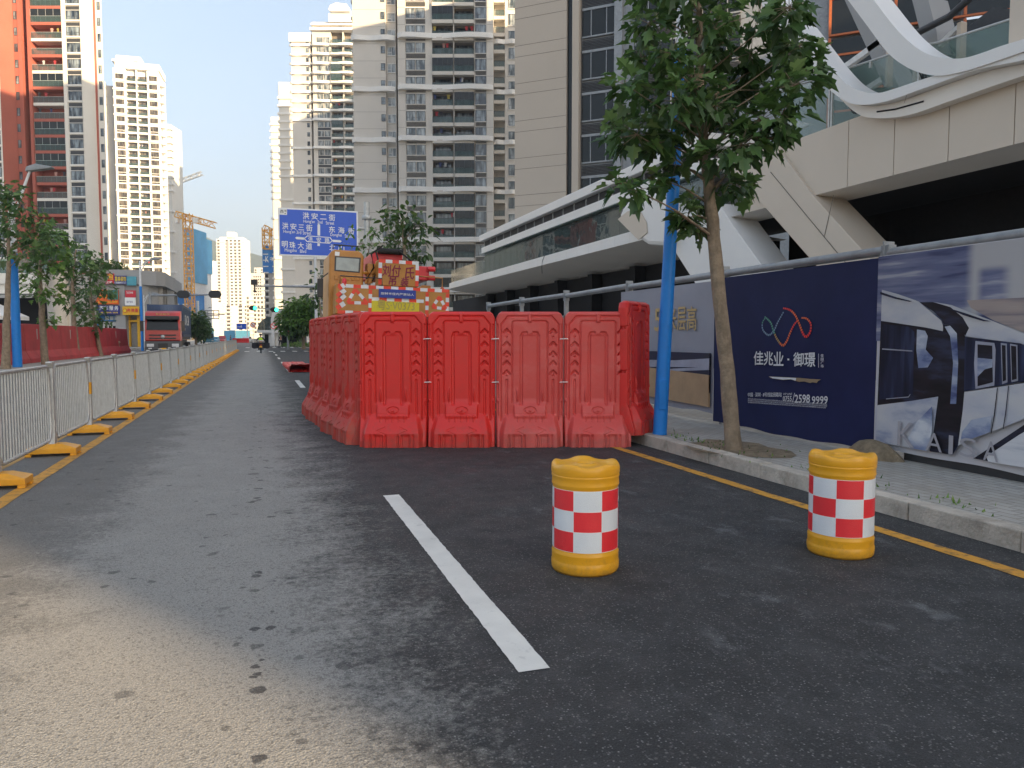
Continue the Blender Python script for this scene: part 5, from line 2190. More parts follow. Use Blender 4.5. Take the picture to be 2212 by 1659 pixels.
# ================================================================ APARTMENT TOWERS
def window_mesh(w, h, panes=2, m=('pane_blue', 'frame_dark'), trim=None, sub=True):
    """one window: glass, frame bars standing proud, optional pale surround; origin at lower left, facing -y"""
    b = MB()
    b.box(0, -.03, 0, w, .0, h, 0)
    f = .055
    for i in range(panes + 1):
        x = (w - f) * i / panes
        b.box(x, -.07, 0, x + f, -.031, h, 1)
    b.box(f, -.068, 0, w - f, -.032, f, 1)
    b.box(f, -.068, h - f, w - f, -.032, h, 1)
    if sub:
        for i in range(0, panes, 2):
            x = (w - f) * i / panes
            b.box(x + f, -.066, h * .36, x + (w - f) / panes, -.032, h * .36 + f, 1)
    if trim:
        b.box(-.08, -.14, -.10, w + .08, -.0, -.004, 2)
        b.box(-.08, -.10, h + .004, w + .08, -.0, h + .09, 2)
        m = (*m, trim)
    return b, m


class Rep:
    """repeats of one part of a building: the first 100 are parts of their own, any more go in one 'stuff' part"""
    def __init__(s, name, parent, mb, mats, cap=98):
        s.name, s.parent, s.mb, s.mats, s.n, s.src, s.cap, s.rest = name, parent, mb, mats, 0, None, cap, None

    def at(s, x, y, z, rot=0):
        s.n += 1
        if s.n > s.cap:
            if s.rest is None:
                s.rest = MB()
            c, q = math.cos(rot), math.sin(rot)
            k = len(s.rest.v)
            s.rest.v += [(x + vx * c - vy * q, y + vx * q + vy * c, z + vz) for vx, vy, vz in s.mb.v]
            s.rest.f += [tuple(i + k for i in f) for f in s.mb.f]
            s.rest.m += s.mb.m
            s.rest.sm += s.mb.sm
            return
        if s.src is None:
            s.src = s.mb.build(s.name, s.mats, s.parent, (x, y, z), rot)
        else:
            put(s.src, s.parent, (x, y, z), rot)

    def done(s):
        if s.rest:
            s.rest.build(s.name, s.mats, s.parent)['kind'] = 'stuff'


CLOTH = []
for nm, c in (('cloth_a', (.55, .55, .55)), ('cloth_b', (.40, .04, .05)), ('cloth_c', (.06, .08, .20)), ('cloth_d', (.05, .05, .06)), ('cloth_e', (.45, .25, .22)), ('cloth_f', (.50, .40, .10))):
    mat(nm, c, .8, var=.2)
    CLOTH.append(nm)
_lr = random.Random(5)
_lm = {}


def laundry(root, x0, x1, y, z, label, group, n=3):
    """single garments hung across a balcony opening, each a thing of its own"""
    mw = Matrix.Translation(root.location) @ Matrix.Rotation(root.rotation_euler.z, 4, 'Z')
    for _ in range(n):
        c = _lr.choice(CLOTH)
        if c not in _lm:
            b = MB()
            b.mesh([(-.22, 0, 0), (.22, .02, 0), (.34, .03, -.25), (.22, .02, -.22), (.2, .06, -.75), (-.2, .0, -.75), (-.22, .02, -.22), (-.34, .0, -.25)],
                   [(0, 1, 2, 3), (0, 3, 6, 7)[:4], (3, 4, 5, 6)])
            b.prism([(-.2, -.7), (.2, -.72), (.22, 0), (-.22, 0)], .03, .05)
            o = b.build('garment', c)
            _lm[c] = o
        else:
            o = _lm[c].copy()
            C.objects.link(o)
        o.location = mw @ Vector((_lr.uniform(x0, x1), y, z))
        o.rotation_euler = (0, 0, root.rotation_euler.z + _lr.uniform(-.4, .4))
        tag(o, label, 'garment', group)


def balcony_mesh(w, depth=1.3, rail=1.05, slab=.62, glassy=True, opening=3.0, infill=0):
    """slab with solid skirt and glass rail; origin at the slab's lower left front"""
    b = MB()
    b.box(0, 0, 0, w, depth, slab, 0)
    b.box(.03, .02, slab + .004, w - .03, .05, slab + rail - .06, 1)
    b.box(0, .0, slab + rail - .05, w, .07, slab + rail, 2)
    n = max(2, int(w / .9))
    for i in range(n + 1):
        x = (w - .05) * i / n
        b.box(x, .055, slab + .002, x + .04, .09, slab + rail - .052, 2)
    if infill:
        b.box(.03, .03, slab + rail + .004, w - .03, .05, opening - .02, 3)
        for i in range(5):
            x = (w - .05) * i / 4
            b.box(x, .01, slab + rail + .002, x + .05, .029, opening - .02, 2)
    return b


# ---- R1: tall beige tower in the middle
o = dep(770, 727, 141)
R1 = thing('apartment_tower', 'tall beige apartment tower with wavy white bands, right of the street sign', 'building', (o[0], o[1], 0), VIEW)
xx = lambda u: (u - 770) / 11.70
H1 = 99
b = MB()
b.box(xx(770), 0, 0, xx(839), 14, H1)
b.box(xx(839) + .01, 1.0, 0, xx(859), 14, H1)
b.box(xx(866), -1, 0, xx(882), 14, H1)
b.box(xx(882) + .01, -.86, 0, xx(938), 14, H1)
b.box(xx(982.2), -1.0, 0, xx(984), .74, H1)
b.box(xx(1026) + .01, -.9, 0, xx(1052), 14, H1)
b.box(xx(1052) + .01, -1, 0, xx(1066), 14, H1)
b.box(xx(1066) + .01, 3.4, 0, xx(1090), 14, H1)
b.box(xx(1090) + .01, 2, 0, xx(1116), 14, H1)
b.box(xx(766), 6, 0, xx(770) - .01, 13, H1)
b.build('wall', 'wall_beige', R1)
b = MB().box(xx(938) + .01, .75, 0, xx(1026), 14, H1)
b.build('balcony_back', 'wall_back_shade', R1)
b = MB().box(xx(859) + .01, 3.2, 0, xx(866) - .01, 13, H1)
b.build('recess', 'dark_metal', R1)  # the gap's shade is put into this near-black back
b = MB()
for k in range(1, 32):
    for a, c, y in ((xx(770), xx(839), 0), (xx(866), xx(882), -1), (xx(1052.2), xx(1066), -1)):
        b.box(a - .004, y - .004, 3 * k + .05, c + .004, y, 3 * k + .09)
b.build('wall_joint', 'joint', R1)


def wave_band(x0, x1, ybase, amp, h, side=None):
    b = MB()
    n = 40
    P = []
    for i in range(n + 1):
        f = i / n
        e = min(f, 1 - f) * (x1 - x0)
        out = 1 - max(0, 1 - e / .9) ** 2
        P.append((x0 + (x1 - x0) * f, ybase - .25 - amp * (.55 + .45 * math.sin(f * 9.4 + .6)) * out))
    for i in range(n):
        (a, ya), (c, yc) = P[i], P[i + 1]
        b.mesh([(a, ya, 0), (c, yc, 0), (c, yc, h), (a, ya, h), (a, ybase - .002, 0), (c, ybase - .002, 0), (c, ybase - .002, h), (a, ybase - .002, h)],
               [(0, 1, 2, 3), (3, 2, 6, 7), (1, 0, 4, 5)], 0, False)
    b.mesh([(x0, P[0][1], 0), (x0, ybase, 0), (x0, ybase, h), (x0, P[0][1], h), (x1, P[-1][1], 0), (x1, ybase, 0), (x1, ybase, h), (x1, P[-1][1], h)], [(0, 3, 2, 1), (4, 5, 6, 7)])
    return b


bands = Rep('band', R1, wave_band(xx(866), xx(1066), -1.01, .75, .85), ['wall_white'])
bandl = Rep('band', R1, wave_band(xx(770) - .3, xx(859), -.01, .5, .85), ['wall_white'])
bandr = Rep('band', R1, wave_band(xx(1066) + .05, xx(1116), 1.98, .5, .8), ['wall_white'])
for k in range(0, 8):
    z = 9.6 + 9 * k
    bands.at(0, 0, z)
    bandl.at(0, 0, z)
    bandr.at(0, 0, z + .1)
mbw, mm = window_mesh(xx(902) - xx(883), 1.75, 3, ('pane_pale', 'frame_dark'), 'wall_white')
wA = Rep('window', R1, mbw, mm, 22)
mbw, mm = window_mesh(xx(923) - xx(904), 1.75, 2, ('pane_pale', 'frame_dark'), 'wall_white')
wB = Rep('window', R1, mbw, mm, 22)
mbw, mm = window_mesh(xx(1051) - xx(1028), 2.0, 2, ('pane_blue', 'frame_dark'), 'wall_white')
wC = Rep('window', R1, mbw, mm, 22)
mbw, mm = window_mesh(.75, 1.25, 1, ('pane_blue', 'frame_dark'))
wD = Rep('window', R1, mbw, mm, 20)
mbw, mm = window_mesh(xx(858) - xx(841), 1.5, 2, ('pane_pale', 'frame_white'), 'wall_white')
wE = Rep('window', R1, mbw, mm, 20)
mbw, mm = window_mesh(1.55, 2.0, 2, ('pane_pale', 'frame_dark'), 'wall_white')
wF = Rep('window', R1, mbw, mm, 0)
b = MB()
for q in range(6):
    b.box(.05, -.05, .06 + q * .13, xx(924) - xx(883), .0, .13 + q * .13)
lA = Rep('louvre', R1, b, ['louver'])
b = MB()
for q in range(6):
    b.box(.05, -.05, .06 + q * .13, xx(1051) - xx(1028), .0, .13 + q * .13)
lC = Rep('louvre', R1, b, ['louver'])
bl = balcony_mesh(xx(982) - xx(938.5))
blm = ['wall_beige', 'glass_rail', 'frame_dark', 'glass_dark']
bA = Rep('balcony', R1, bl, blm)
bB = Rep('balcony', R1, balcony_mesh(xx(1025.5) - xx(984.5)), blm)
bAi = Rep('balcony', R1, balcony_mesh(xx(982) - xx(938.5), infill=1), blm)
bBi = Rep('balcony', R1, balcony_mesh(xx(1025.5) - xx(984.5), infill=1), blm)
bC = Rep('balcony', R1, balcony_mesh(xx(1089.5) - xx(1066.5), 1.2), blm)
db, dm = window_mesh(2.9, 2.2, 4, ('pane_blue', 'frame_dark'), None, False)
dA = Rep('balcony_door', R1, db, dm, 44)
for k in range(1, 22):
    z = 3.0 * k
    sill = z + 1.2
    wA.at(xx(883), -.87, sill)
    wB.at(xx(904), -.87, sill)
    wC.at(xx(1028), -.91, sill - .1)
    wD.at(xx(829), -.005, sill + .2)
    wE.at(xx(841), .99, sill + .15)
    wF.at(xx(1098), 1.99, sill - .1)
    lA.at(xx(883), -.87, z + .2)
    lC.at(xx(1028), -.91, z + .15)
    r = _lr.random()
    (bAi if r < .3 else bA).at(xx(938.5), -1.35, z + .2)
    (bBi if _lr.random() < .35 else bB).at(xx(984.5), -1.35, z + .2)
    bC.at(xx(1066.5), 1.8, z - .9)
    dA.at(xx(942), .74, z + .86)
    dA.at(xx(987), .74, z + .86)
    if r > .45 and k > 5:
        laundry(R1, xx(942), xx(980), -.6, z + 2.95, 'garment hung to dry in a balcony of the tall beige tower', 'laundry on the tall beige tower', 2)
    if _lr.random() > .6 and k > 5:
        laundry(R1, xx(990), xx(1022), -.6, z + 2.95, 'garment hung to dry in a balcony of the tall beige tower', 'laundry on the tall beige tower', 2)
for r in (bands, bandl, bandr, wA, wB, wC, wD, wE, wF, lA, lC, bA, bB, bAi, bBi, bC, dA):
    r.done()
for n_ in range(1):
    b = MB()
    for k in range(1, 31):
        b.box(xx(770) - 1.1, 4, 3 * k, xx(770) - .01, 8, 3 * k + .5)
        b.box(xx(770) - .9, 4.2, 3 * k + .5, xx(770) - .8, 7.8, 3 * k + 1.4)
    b.build('side_balcony', 'wall_cream', R1)['kind'] = 'stuff'


# ---- R2..R4: the same kind of tower further along the street
def tower_r2(u0, u1, vtop, d, label, full, cut=None):
    o = dep(u0, 727, d)
    p = 1650 / d
    T = thing('apartment_tower', label, 'building', (o[0], o[1], 0), VIEW)
    H = dep(u0, vtop, d)[2]
    X = lambda u: (u - u0) / p
    if not full:
        b = MB()
        b.box(0, 0, 0, X(u1) + 14, 16, H)
        b.box(-.4, 1, H - 4, X(u1) + 10, 12, H + .8)
        b.build('wall', 'wall_cream', T)
        b = MB()
        k = 0
        z = 9.6
        while z < H - 3:
            b.box(-.55, -.45, z, X(u1) + 1, 6, z + .8)
            z += 9 if z < H * .62 else 3
            k += 1
        for k in range(2, int(H / 3)):
            b.box(-1.0, 6.5, 3 * k, -.01, 9, 3 * k + .6)
        b.build('band', 'wall_white', T)['kind'] = 'stuff'
        return
    a = [X(u) for u in (642, 680, 685, 693, 724, 748.5, 751, 771)]
    b = MB()
    b.box(X(640), 0, 0, a[1], 16, H)
    b.box(a[1] + .01, 2.5, 0, a[2], 16, H - 2)
    b.box(a[2] + .01, -.5, 0, a[3], 16, H + 4)
    b.box(a[3] + .01, -.4, 0, a[4], 16, H + 4)
    b.box(a[5], -.5, 0, a[6], 1.19, H + 4)
    b.build('wall', 'wall_beige', T)
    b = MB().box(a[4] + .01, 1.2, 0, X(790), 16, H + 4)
    b.build('balcony_back', 'wall_back_shade', T)
    b = MB()
    b.box(X(636), -.5, H - 2.2, a[1] + .3, 6, H + .6)
    b.box(a[2] - .5, -1.4, H + 1.2, X(790), 8, H + 2.0)
    b.box(a[2] - .3, -1.2, H + 2.8, X(790), 8, H + 3.4)
    b.box(X(722), -1.6, H + 3.6, X(775), 6, H + 6.2)
    b.prism([(X(722), H + 7.5), (X(726), H + 8.8), (X(738), H + 9.6), (X(760), H + 9.2), (X(768), H + 7.5), (X(766), H + 6.9), (X(726), H + 6.9)], -1.8, 5)
    b.build('roof_crown', 'wall_white', T)
    Bd = Rep('band', T, wave_band(X(636), a[1] + .2, -.01, .4, .7), ['wall_white'])
    Be = Rep('band', T, wave_band(a[2] - .3, X(775), -.51, .9, .75), ['wall_white'])
    mbw, mm = window_mesh(1.9, 1.75, 2, ('pane_pale', 'frame_dark'), 'wall_white', False)
    w1 = Rep('window', T, mbw, mm, 62)
    mbw, mm = window_mesh(.9, 1.4, 1, ('pane_blue', 'frame_dark'))
    w2 = Rep('window', T, mbw, mm, 34)
    b1 = Rep('balcony', T, balcony_mesh(a[5] - a[4] - .1, 1.5), ['wall_cream', 'glass_rail', 'frame_dark', 'glass_dark'], 34)
    b1i = Rep('balcony', T, balcony_mesh(a[5] - a[4] - .1, 1.5, infill=1), ['wall_cream', 'glass_rail', 'frame_dark', 'glass_curtain'], 34)
    b2 = Rep('balcony', T, balcony_mesh(a[7] - a[6] - .1, 1.5), ['wall_cream', 'glass_rail', 'frame_dark', 'glass_dark'], 30)
    db, dm = window_mesh(2.9, 2.2, 3, ('pane_blue', 'frame_dark'), None, False)
    d1 = Rep('balcony_door', T, db, dm, 64)
    lv = MB().box(0, -.05, 0, 4.2, 0, .85)
    l1 = Rep('louvre', T, lv, ['louver'], 40)
    for k in range(2, int(H / 3)):
        z = 3 * k
        up = z > H * .72
        if up or k % 3 == 0:
            Bd.at(0, 0, z + .1)
            Be.at(0, 0, z + .1)
        w1.at(X(694.5), -.41, z + 1.1)
        w1.at(X(708.5), -.41, z + 1.1)
        if not up:
            l1.at(X(694.5), -.41, z + .1)
        w2.at(X(671), -.005, z + 1.2)
        (b1i if _lr.random() < .3 else b1).at(a[4] + .05, -1.3, z + .15)
        b2.at(a[6] + .05, -1.3, z + .15)
        d1.at(a[4] + .4, 1.19, z + .8)
        d1.at(a[6] + .1, 1.19, z + .8)
        if _lr.random() > .55 and k > 14:
            laundry(T, a[4] + .5, a[5] - .5, -.5, z + 2.9, 'garment hung to dry in a balcony of the second beige tower', 'laundry on the second beige tower', 2)
    for r in (Bd, Be, w1, w2, b1, b1i, b2, d1, l1):
        r.done()
    b = MB()
    for k in range(2, int(H / 3)):
        b.box(X(640) - .9, 5, 3 * k, X(640) - .01, 9, 3 * k + .6)
    b.build('side_balcony', 'wall_white', T)['kind'] = 'stuff'
    b = MB()
    for k in range(2, int(H / 3)):
        b.box(a[1] + .2, 2.44, 3 * k + .9, a[2] - .1, 2.49, 3 * k + 2.6)
    b.build('stair_window', 'pane_blue', T)['kind'] = 'stuff'


tower_r2(636, 770, 76, 256, 'second beige tower with curved white balconies and a rounded roof crown', True)
tower_r2(612, 650, 180, 303, 'pale stepped tower edge left of the second beige tower', False)
tower_r2(594, 640, 255, 351, 'lowest and farthest pale stepped tower edge right of the sky', False)

# ---- L1: red and cream tower at the left edge
o = dep(0, 727, 146)
L1 = thing('apartment_tower', 'red and cream apartment tower at the left picture edge', 'building', (o[0], o[1], 0), VIEW)
H1 = 95
b = MB()
b.box(-14, 0, 12, 1.95, 12, H1)
b.prism([(12.15, 2.9), (12.8, 2.9), (12.8, 7), (12.15, 7)], 12, H1, ax='z')
b.box(12.81, 3.05, 12, 15.7, 7, H1)
b.prism([(15.71, 2.9), (16.65, 5.75), (15.71, 7)], 12, H1, ax='z')
b.prism([(17.1, 5.80), (18.3, 5.80), (17.6, 7.2), (17.1, 7.2)], 12, H1, ax='z')
b.box(-14, 12.01, 12, 9, 16, H1)
b.build('cream_wall', 'wall_cream', L1)
b = MB()
b.prism([(1.96, .0), (2.92, 2.85), (2.92, 12), (1.96, 12)], 12, H1, ax='z')
b.box(2.93, 3.0, 12, 3.75, 12, H1)
b.box(3.76, 2.9, 12, 4.45, 12, H1)
b.box(5.65, 2.7, 12, 6.2, 8, H1)
b.box(6.21, 5.2, 12, 12.14, 8, H1)
b.box(16.66, 5.75, 12, 17.09, 7.2, H1)
b.build('red_wall', 'wall_red', L1)
b = MB().box(4.46, 7.0, 12, 5.64, 12, H1)
b.build('recess', 'dark_metal', L1)  # near-black back paints in the shade of the recess
mbw, mm = window_mesh(2.55, 1.75, 3, ('pane_blue', 'frame_dark'), 'wall_white')
w1 = Rep('window', L1, mbw, mm, 30)
w1b = Rep('window', L1, mbw, mm, 30)
mbw, mm = window_mesh(.6, 1.5, 1, ('pane_blue', 'frame_dark'))
w2 = Rep('window', L1, mbw, mm, 28)
bl_c = Rep('balcony', L1, balcony_mesh(5.85, 2.2, 1.15, .55), ['wall_cream', 'glass_rail', 'galv', 'glass_dark'])
bl_r = Rep('balcony', L1, balcony_mesh(5.85, 2.2, 1.15, .55), ['wall_red', 'glass_rail', 'galv', 'glass_dark'])
bl_g = Rep('balcony', L1, balcony_mesh(5.85, 2.2, 1.15, .55, infill=1), ['wall_red', 'glass_rail', 'galv', 'glass_dark'])
pn = MB().box(0, -.05, 0, 2.55, 0, .7)
l1 = Rep('louvre', L1, pn, ['louver'])
l2 = Rep('louvre', L1, pn, ['louver'])
sl = MB().box(0, -.18, 0, 2.9, 0, .18)
s1 = Rep('sill', L1, sl, ['wall_white'])
s2 = Rep('sill', L1, sl, ['wall_white'])
rs = MB().box(0, -.2, 0, .34, 0, 1.5)
red_ = Rep('red_panel', L1, rs, ['wall_red'])
for k in range(4, 31):
    z = 3.0 * k + .9
    w1.at(-.9, -.005, z + .6)
    w1b.at(12.98, 3.045, z + .6)
    l1.at(-.9, -.005, z - .55)
    l2.at(12.98, 3.045, z - .55)
    s1.at(-1.1, -.005, z + .32)
    s2.at(12.82, 3.045, z + .32)
    w2.at(3.05, 2.995, z + .7)
    w2.at(17.45, 5.795, z + .6)
    r = _lr.random()
    (bl_g if r < .35 else (bl_c if k % 2 else bl_r)).at(6.25, 2.95, z - .35)
    if r > .5 and k < 23:
        laundry(L1, 7, 11.5, 3.6, z + 2.3, 'garment hung to dry in a balcony of the red tower', 'laundry on the red tower', 2)
for r in (w1, w1b, w2, bl_c, bl_r, bl_g, l1, l2, s1, s2):
    r.done()
# its podium block
b = MB()
b.prism([(-30, -3), (17.5, -3), (19.8, 5.5), (14, 12), (-30, 12)], 0, 11.9, ax='z')
b.box(9, -3.6, 9.6, 17.8, -3.01, 10.4)
b.build('podium', 'wall_grey', L1)

# ---- L2: white tower behind
o = dep(262, 727, 280)
th2 = VIEW + rad(15)
L2 = thing('apartment_tower', 'sunlit white apartment tower right of the red tower', 'building', (o[0], o[1], 0), th2)
L2P = Pl(o[0], o[1], th2)
wd = L2P(349, 400)[0]
H2 = dep(300, 150, 282)[2]
X = lambda f: f * wd
b = MB()
b.box(0, 0, 0, X(.255), 14, H2)
b.box(X(.255) + .01, 1.3, 0, X(.76), 14, H2)
b.box(X(.76) + .01, 0, 0, wd, 14, H2)
b.box(X(.492), 0, 0, X(.518), 1.29, H2)
b.box(X(.25), 0, 0, X(.277), 1.29, H2 - .01)
b.box(X(.738), 0, 0, X(.761), 1.29, H2 - .01)
b.box(X(.05), -.3, H2 + .01, wd + .4, 12, H2 + 2.2)
b.box(X(.06), 1, H2 + 2.21, X(.6), 10, H2 + 4.8)
b.box(X(-.03), 1, H2 + 2.6, X(.56), 11, H2 + 3.4)
b.box(-7.5, 4, 0, -3.6, 6, H2 - 4)
b.build('wall', 'wall_white', L2)
b = MB().box(-3.59, 5, 0, -.01, 7, H2 - 5)
b.build('recess_wall', 'wall_grey', L2)  # shaded recess of a white tower, its shade put into the grey
mbw, mm = window_mesh(X(.18), 1.75, 3, ('pane_brown', 'frame_dark'), None, False)
w1 = Rep('window', L2, mbw, mm, 96)
b1 = Rep('balcony', L2, balcony_mesh(X(.21), 1.28, .95, .7), ['wall_white', 'glass_rail', 'frame_dark', 'glass_dark'], 70)
db, dm = window_mesh(X(.19), 2.1, 3, ('pane_brown', 'frame_dark'), None, False)
d1 = Rep('balcony_door', L2, db, dm, 70)
sb = MB()
n = 12
P = [(0, 0)] + [(1.5 * math.sin(math.pi * i / n) ** .6, 3.4 * i / n) for i in range(n + 1)]
sb.prism([(x, y) for x, y in P[1:]], 0, .9, ax='z')
s1 = Rep('side_balcony', L2, sb, ['wall_white'], 40)
bn = MB()
bn.box(-.2, -.35, 0, X(.27), -.003, .5)
bn.box(X(.75), -.35, 0, wd + .2, -.003, .5)
bnd = Rep('band', L2, bn, ['wall_white'], 20)
tr = MB().box(0, -.04, 0, X(.18), -.001, .6)
t1 = Rep('louvre', L2, tr, ['pane_brown'], 60)
for k in range(2, int(H2 / 3)):
    z = 3.0 * k
    w1.at(X(.048), -.003, z + .95)
    w1.at(X(.785), -.003, z + .95)
    if k < 26:
        t1.at(X(.048), -.003, z + .15)
        t1.at(X(.785), -.003, z + .15)
    b1.at(X(.28), .0, z - .25)
    b1.at(X(.522), .0, z - .25)
    d1.at(X(.29), 1.29, z + .5)
    d1.at(X(.532), 1.29, z + .5)
    s1.at(wd + .01, 1.2 + (k % 2) * .2, z)
    if k % 3 == 0 or k > 26:
        bnd.at(0, 0, z + .05)
    if _lr.random() > .72 and k > 8:
        laundry(L2, X(.3), X(.7), .5, z + 2.2, 'garment hung to dry in a balcony of the sunlit white tower', 'laundry on the white tower', 2)
for r in (w1, b1, d1, s1, bnd, t1):
    r.done()
# ---- L3 behind it
o = dep(356, 727, 345)
L3 = thing('apartment_tower', 'narrow pale tower edge between the white tower and the sky', 'building', (o[0], o[1], 0), VIEW)
H3 = dep(370, 268, 345)[2]
b = MB()
b.box(0, 0, 0, 4.9, 12, H3)
b.build('wall', 'wall_cream', L3)
sb = MB()
sb.box(-1, -.6, 0, 5.6, 2, .8)
s1 = Rep('band', L3, sb, ['wall_white'], 60)
z = 12
while z < H3:
    s1.at(0, 0, z)
    z += 9 if z < H3 * .62 else 3
s1.done()


# ---- distant blocks
def block(name, label, u0, u1, vtop, d, m, rows=None, cols=6, side=0, glassm='pane_brown', cat='building', extra=None, hmin=0):
    o = dep(u0, 727, d)
    p = 1650 / d
    T = thing(name, label, cat, (o[0], o[1], 0), VIEW + side)
    H = dep(u0, vtop, d)[2]
    w = (u1 - u0) / p / math.cos(side)
    b = MB().box(0, 0, 0, w, 16, H)
    b.build('wall', m, T)
    if cols:
        cw = w / cols
        b = MB()
        z = 3
        while z < H - 2.5:
            for c in range(cols):
                if (c * 7 + 3) % 5 != 0:
                    b.box(cw * (c + .22), -.08, z + .9, cw * (c + .78), -.01, z + 2.5, 0)
            z += 3.1
        b.build('window', glassm, T)['kind'] = 'stuff'
        b = MB()
        z = 3
        while z < H - 2.5:
            b.box(-.3, -.7, z, w * .32, -.09, z + .55)
            b.box(w * .6, -.7, z, w + .3, -.09, z + .55)
            z += 3.1
        b.build('floor_band', 'wall_white', T)['kind'] = 'stuff'
    if extra:
        extra(T, w, H)
    return T, w, H


def slim_extra(T, w, H):
    b = MB()
    b.box(w * .36, 1, H + .01, w * .62, 10, H + 7)
    b.box(w * .1, 1, H + .01, w * .9, 12, H + 2)
    b.build('roof_house', 'wall_white', T)
    b = MB()
    b.box(w * .34, -.12, 4, w * .42, -.02, H - 2)
    b.build('dark_strip', 'wall_grey', T)


block('distant_tower', 'slim sunlit white tower standing alone before the mountain', 472, 533, 516, 750, 'wall_white', cols=7, side=rad(4), extra=slim_extra)
block('distant_tower', 'white half-finished block beside the yellow crane', 424, 452, 560, 520, 'wall_white', cols=5, glassm='pane_blue')
block('distant_tower', 'pale apartment block right of the slim white tower', 540, 572, 590, 800, 'wall_cream', cols=7)
block('distant_tower', 'low cream block left of the slim white tower', 428, 470, 652, 700, 'wall_cream', cols=5)
block('distant_tower', 'broad cream block behind the green traffic lights', 533, 602, 640, 560, 'wall_cream', cols=9)
block('distant_tower', 'tall pale block close behind the blue-netted top', 552, 590, 578, 900, 'wall_cream', cols=6)
block('distant_tower', 'white sunlit low wing at the foot of the slim white tower', 488, 540, 660, 640, 'wall_white', cols=4)


def net_extra(zlo, netm, topu=None):
    def f(T, w, H):
        b = MB()
        b.box(-.6, -.6, zlo, w + .6, 16.6, H + 1.5)
        n = b.build('safety_net', netm, T)
        b = MB()
        for k in range(7):
            b.box(-.6 + (w + 1.2) * k / 6 - .06, -.68, zlo, -.6 + (w + 1.2) * k / 6 + .06, -.61, H + 2.2)
        for k in range(4):
            b.box(-.6, -.66, zlo + (H - zlo) * k / 3, w + .6, -.615, zlo + (H - zlo) * k / 3 + .12)
        b.build('scaffold', 'pole_blue', T)
    return f


T, w, H = block('construction_tower', 'half-built tower wrapped at the top in sky blue netting beside the crane', 384, 420, 500, 380, 'wall_white', cols=4, extra=net_extra(dep(384, 610, 380)[2], 'net_sky'), glassm='pane_blue')
block('construction_tower', 'half-built block with darker blue netting below the crane', 382, 408, 640, 340, 'wall_cream', cols=3, glassm='pane_blue', extra=net_extra(dep(384, 700, 340)[2], 'net_blue'))
block('construction_tower', 'half-built block in sky blue netting right of the crane mast', 413, 435, 518, 420, 'wall_white', cols=3, glassm='pane_blue', extra=net_extra(dep(413, 588, 420)[2], 'net_sky'))
T, w, H = block('construction_tower', 'half-built concrete tower with blue netting left of the street sign', 574, 604, 537, 395, 'concrete', cols=3, glassm='void_dark', extra=net_extra(dep(574, 590, 395)[2], 'net_blue'))
b = MB()
write(b, 'K', w * .12, H - 7, w * .36, H - 4, -.75, 0, .02)
write(b, '中建', w * .45, H - 6.5, w * .9, H - 4.2, -.75, 0, .01)
b.build('net_emblem', 'sign_white', T)


# ---- tower cranes
def lattice(mb, p, q, w, n, r):
    p, q = Vector(p), Vector(q)
    d = (q - p).normalized()
    a = Vector((0, 0, 1)) if abs(d.z) < .8 else Vector((1, 0, 0))
    u = d.cross(a).normalized() * w
    v_ = d.cross(u).normalized() * w
    cs = [u + v_, u - v_, -u - v_, -u + v_]
    for c in cs:
        mb.tube([p + c, q + c], r, 4, cap=False, sm=False)
    for k in range(n):
        a0, a1 = p.lerp(q, k / n), p.lerp(q, (k + 1) / n)
        for i in range(4):
            c, e = cs[i], cs[(i + 1) % 4]
            mb.tube([a0 + (c if k % 2 else e), a1 + (e if k % 2 else c)], r * .7, 3, cap=False, sm=False)
            mb.tube([a0 + c, a0 + e], r * .7, 3, cap=False, sm=False)


def crane_tower(label, um, d, vtop, vbase, jib, col, back=None, w=1.0):
    o = dep(um, 727, d)
    T = thing('tower_crane', label, 'crane', (o[0], o[1], 0), VIEW)
    P = Pl(o[0], o[1], VIEW)
    zt = P(um, vtop)[1]
    zb = max(P(um, vbase)[1], 0)
    b = MB()
    lattice(b, (0, 0, zb), (0, 0, zt), w, int((zt - zb) / 3), .16 * w)
    b.build('mast', col, T)
    b = MB()
    j = [P(*q) for q in jib]
    lattice(b, (j[0][0], 0, j[0][1]), (j[1][0], 0, j[1][1]), w * .8, int(abs(j[1][0] - j[0][0]) / 2.4), .14 * w)
    b.build('jib', col, T)
    if back:
        b = MB()
        for q in back:
            b.box(q[0], -1, q[1], q[2], 1, q[3])
        b.build('cab', 'wall_white' if col != 'galv' else 'galv', T)
    return T, P


T, P = crane_tower('yellow tower crane rising over the blue-netted blocks', 412, 330, 462, 735, ((381, 463), (465, 487)), 'crane_yellow', w=1.5)
b = MB()
a, c = P(419, 482), P(430, 471)
b.box(a[0], -1.5, a[1], c[0], 1.5, c[1])
a, c = P(381, 482), P(386, 468)
b.box(a[0], -1.2, a[1], c[0], 1.2, c[1])
b.build('counter_block', 'wall_white', T)
T, P = crane_tower('second yellow tower crane, half hidden beside the street sign', 581, 390, 493, 538, ((570, 492), (600, 508)), 'crane_yellow', w=1.8)
T, P = crane_tower('pale luffing crane arm poking out from behind the white tower', 372, 520, 400, 735, ((372, 398), (437, 374)), 'galv', w=1.4)

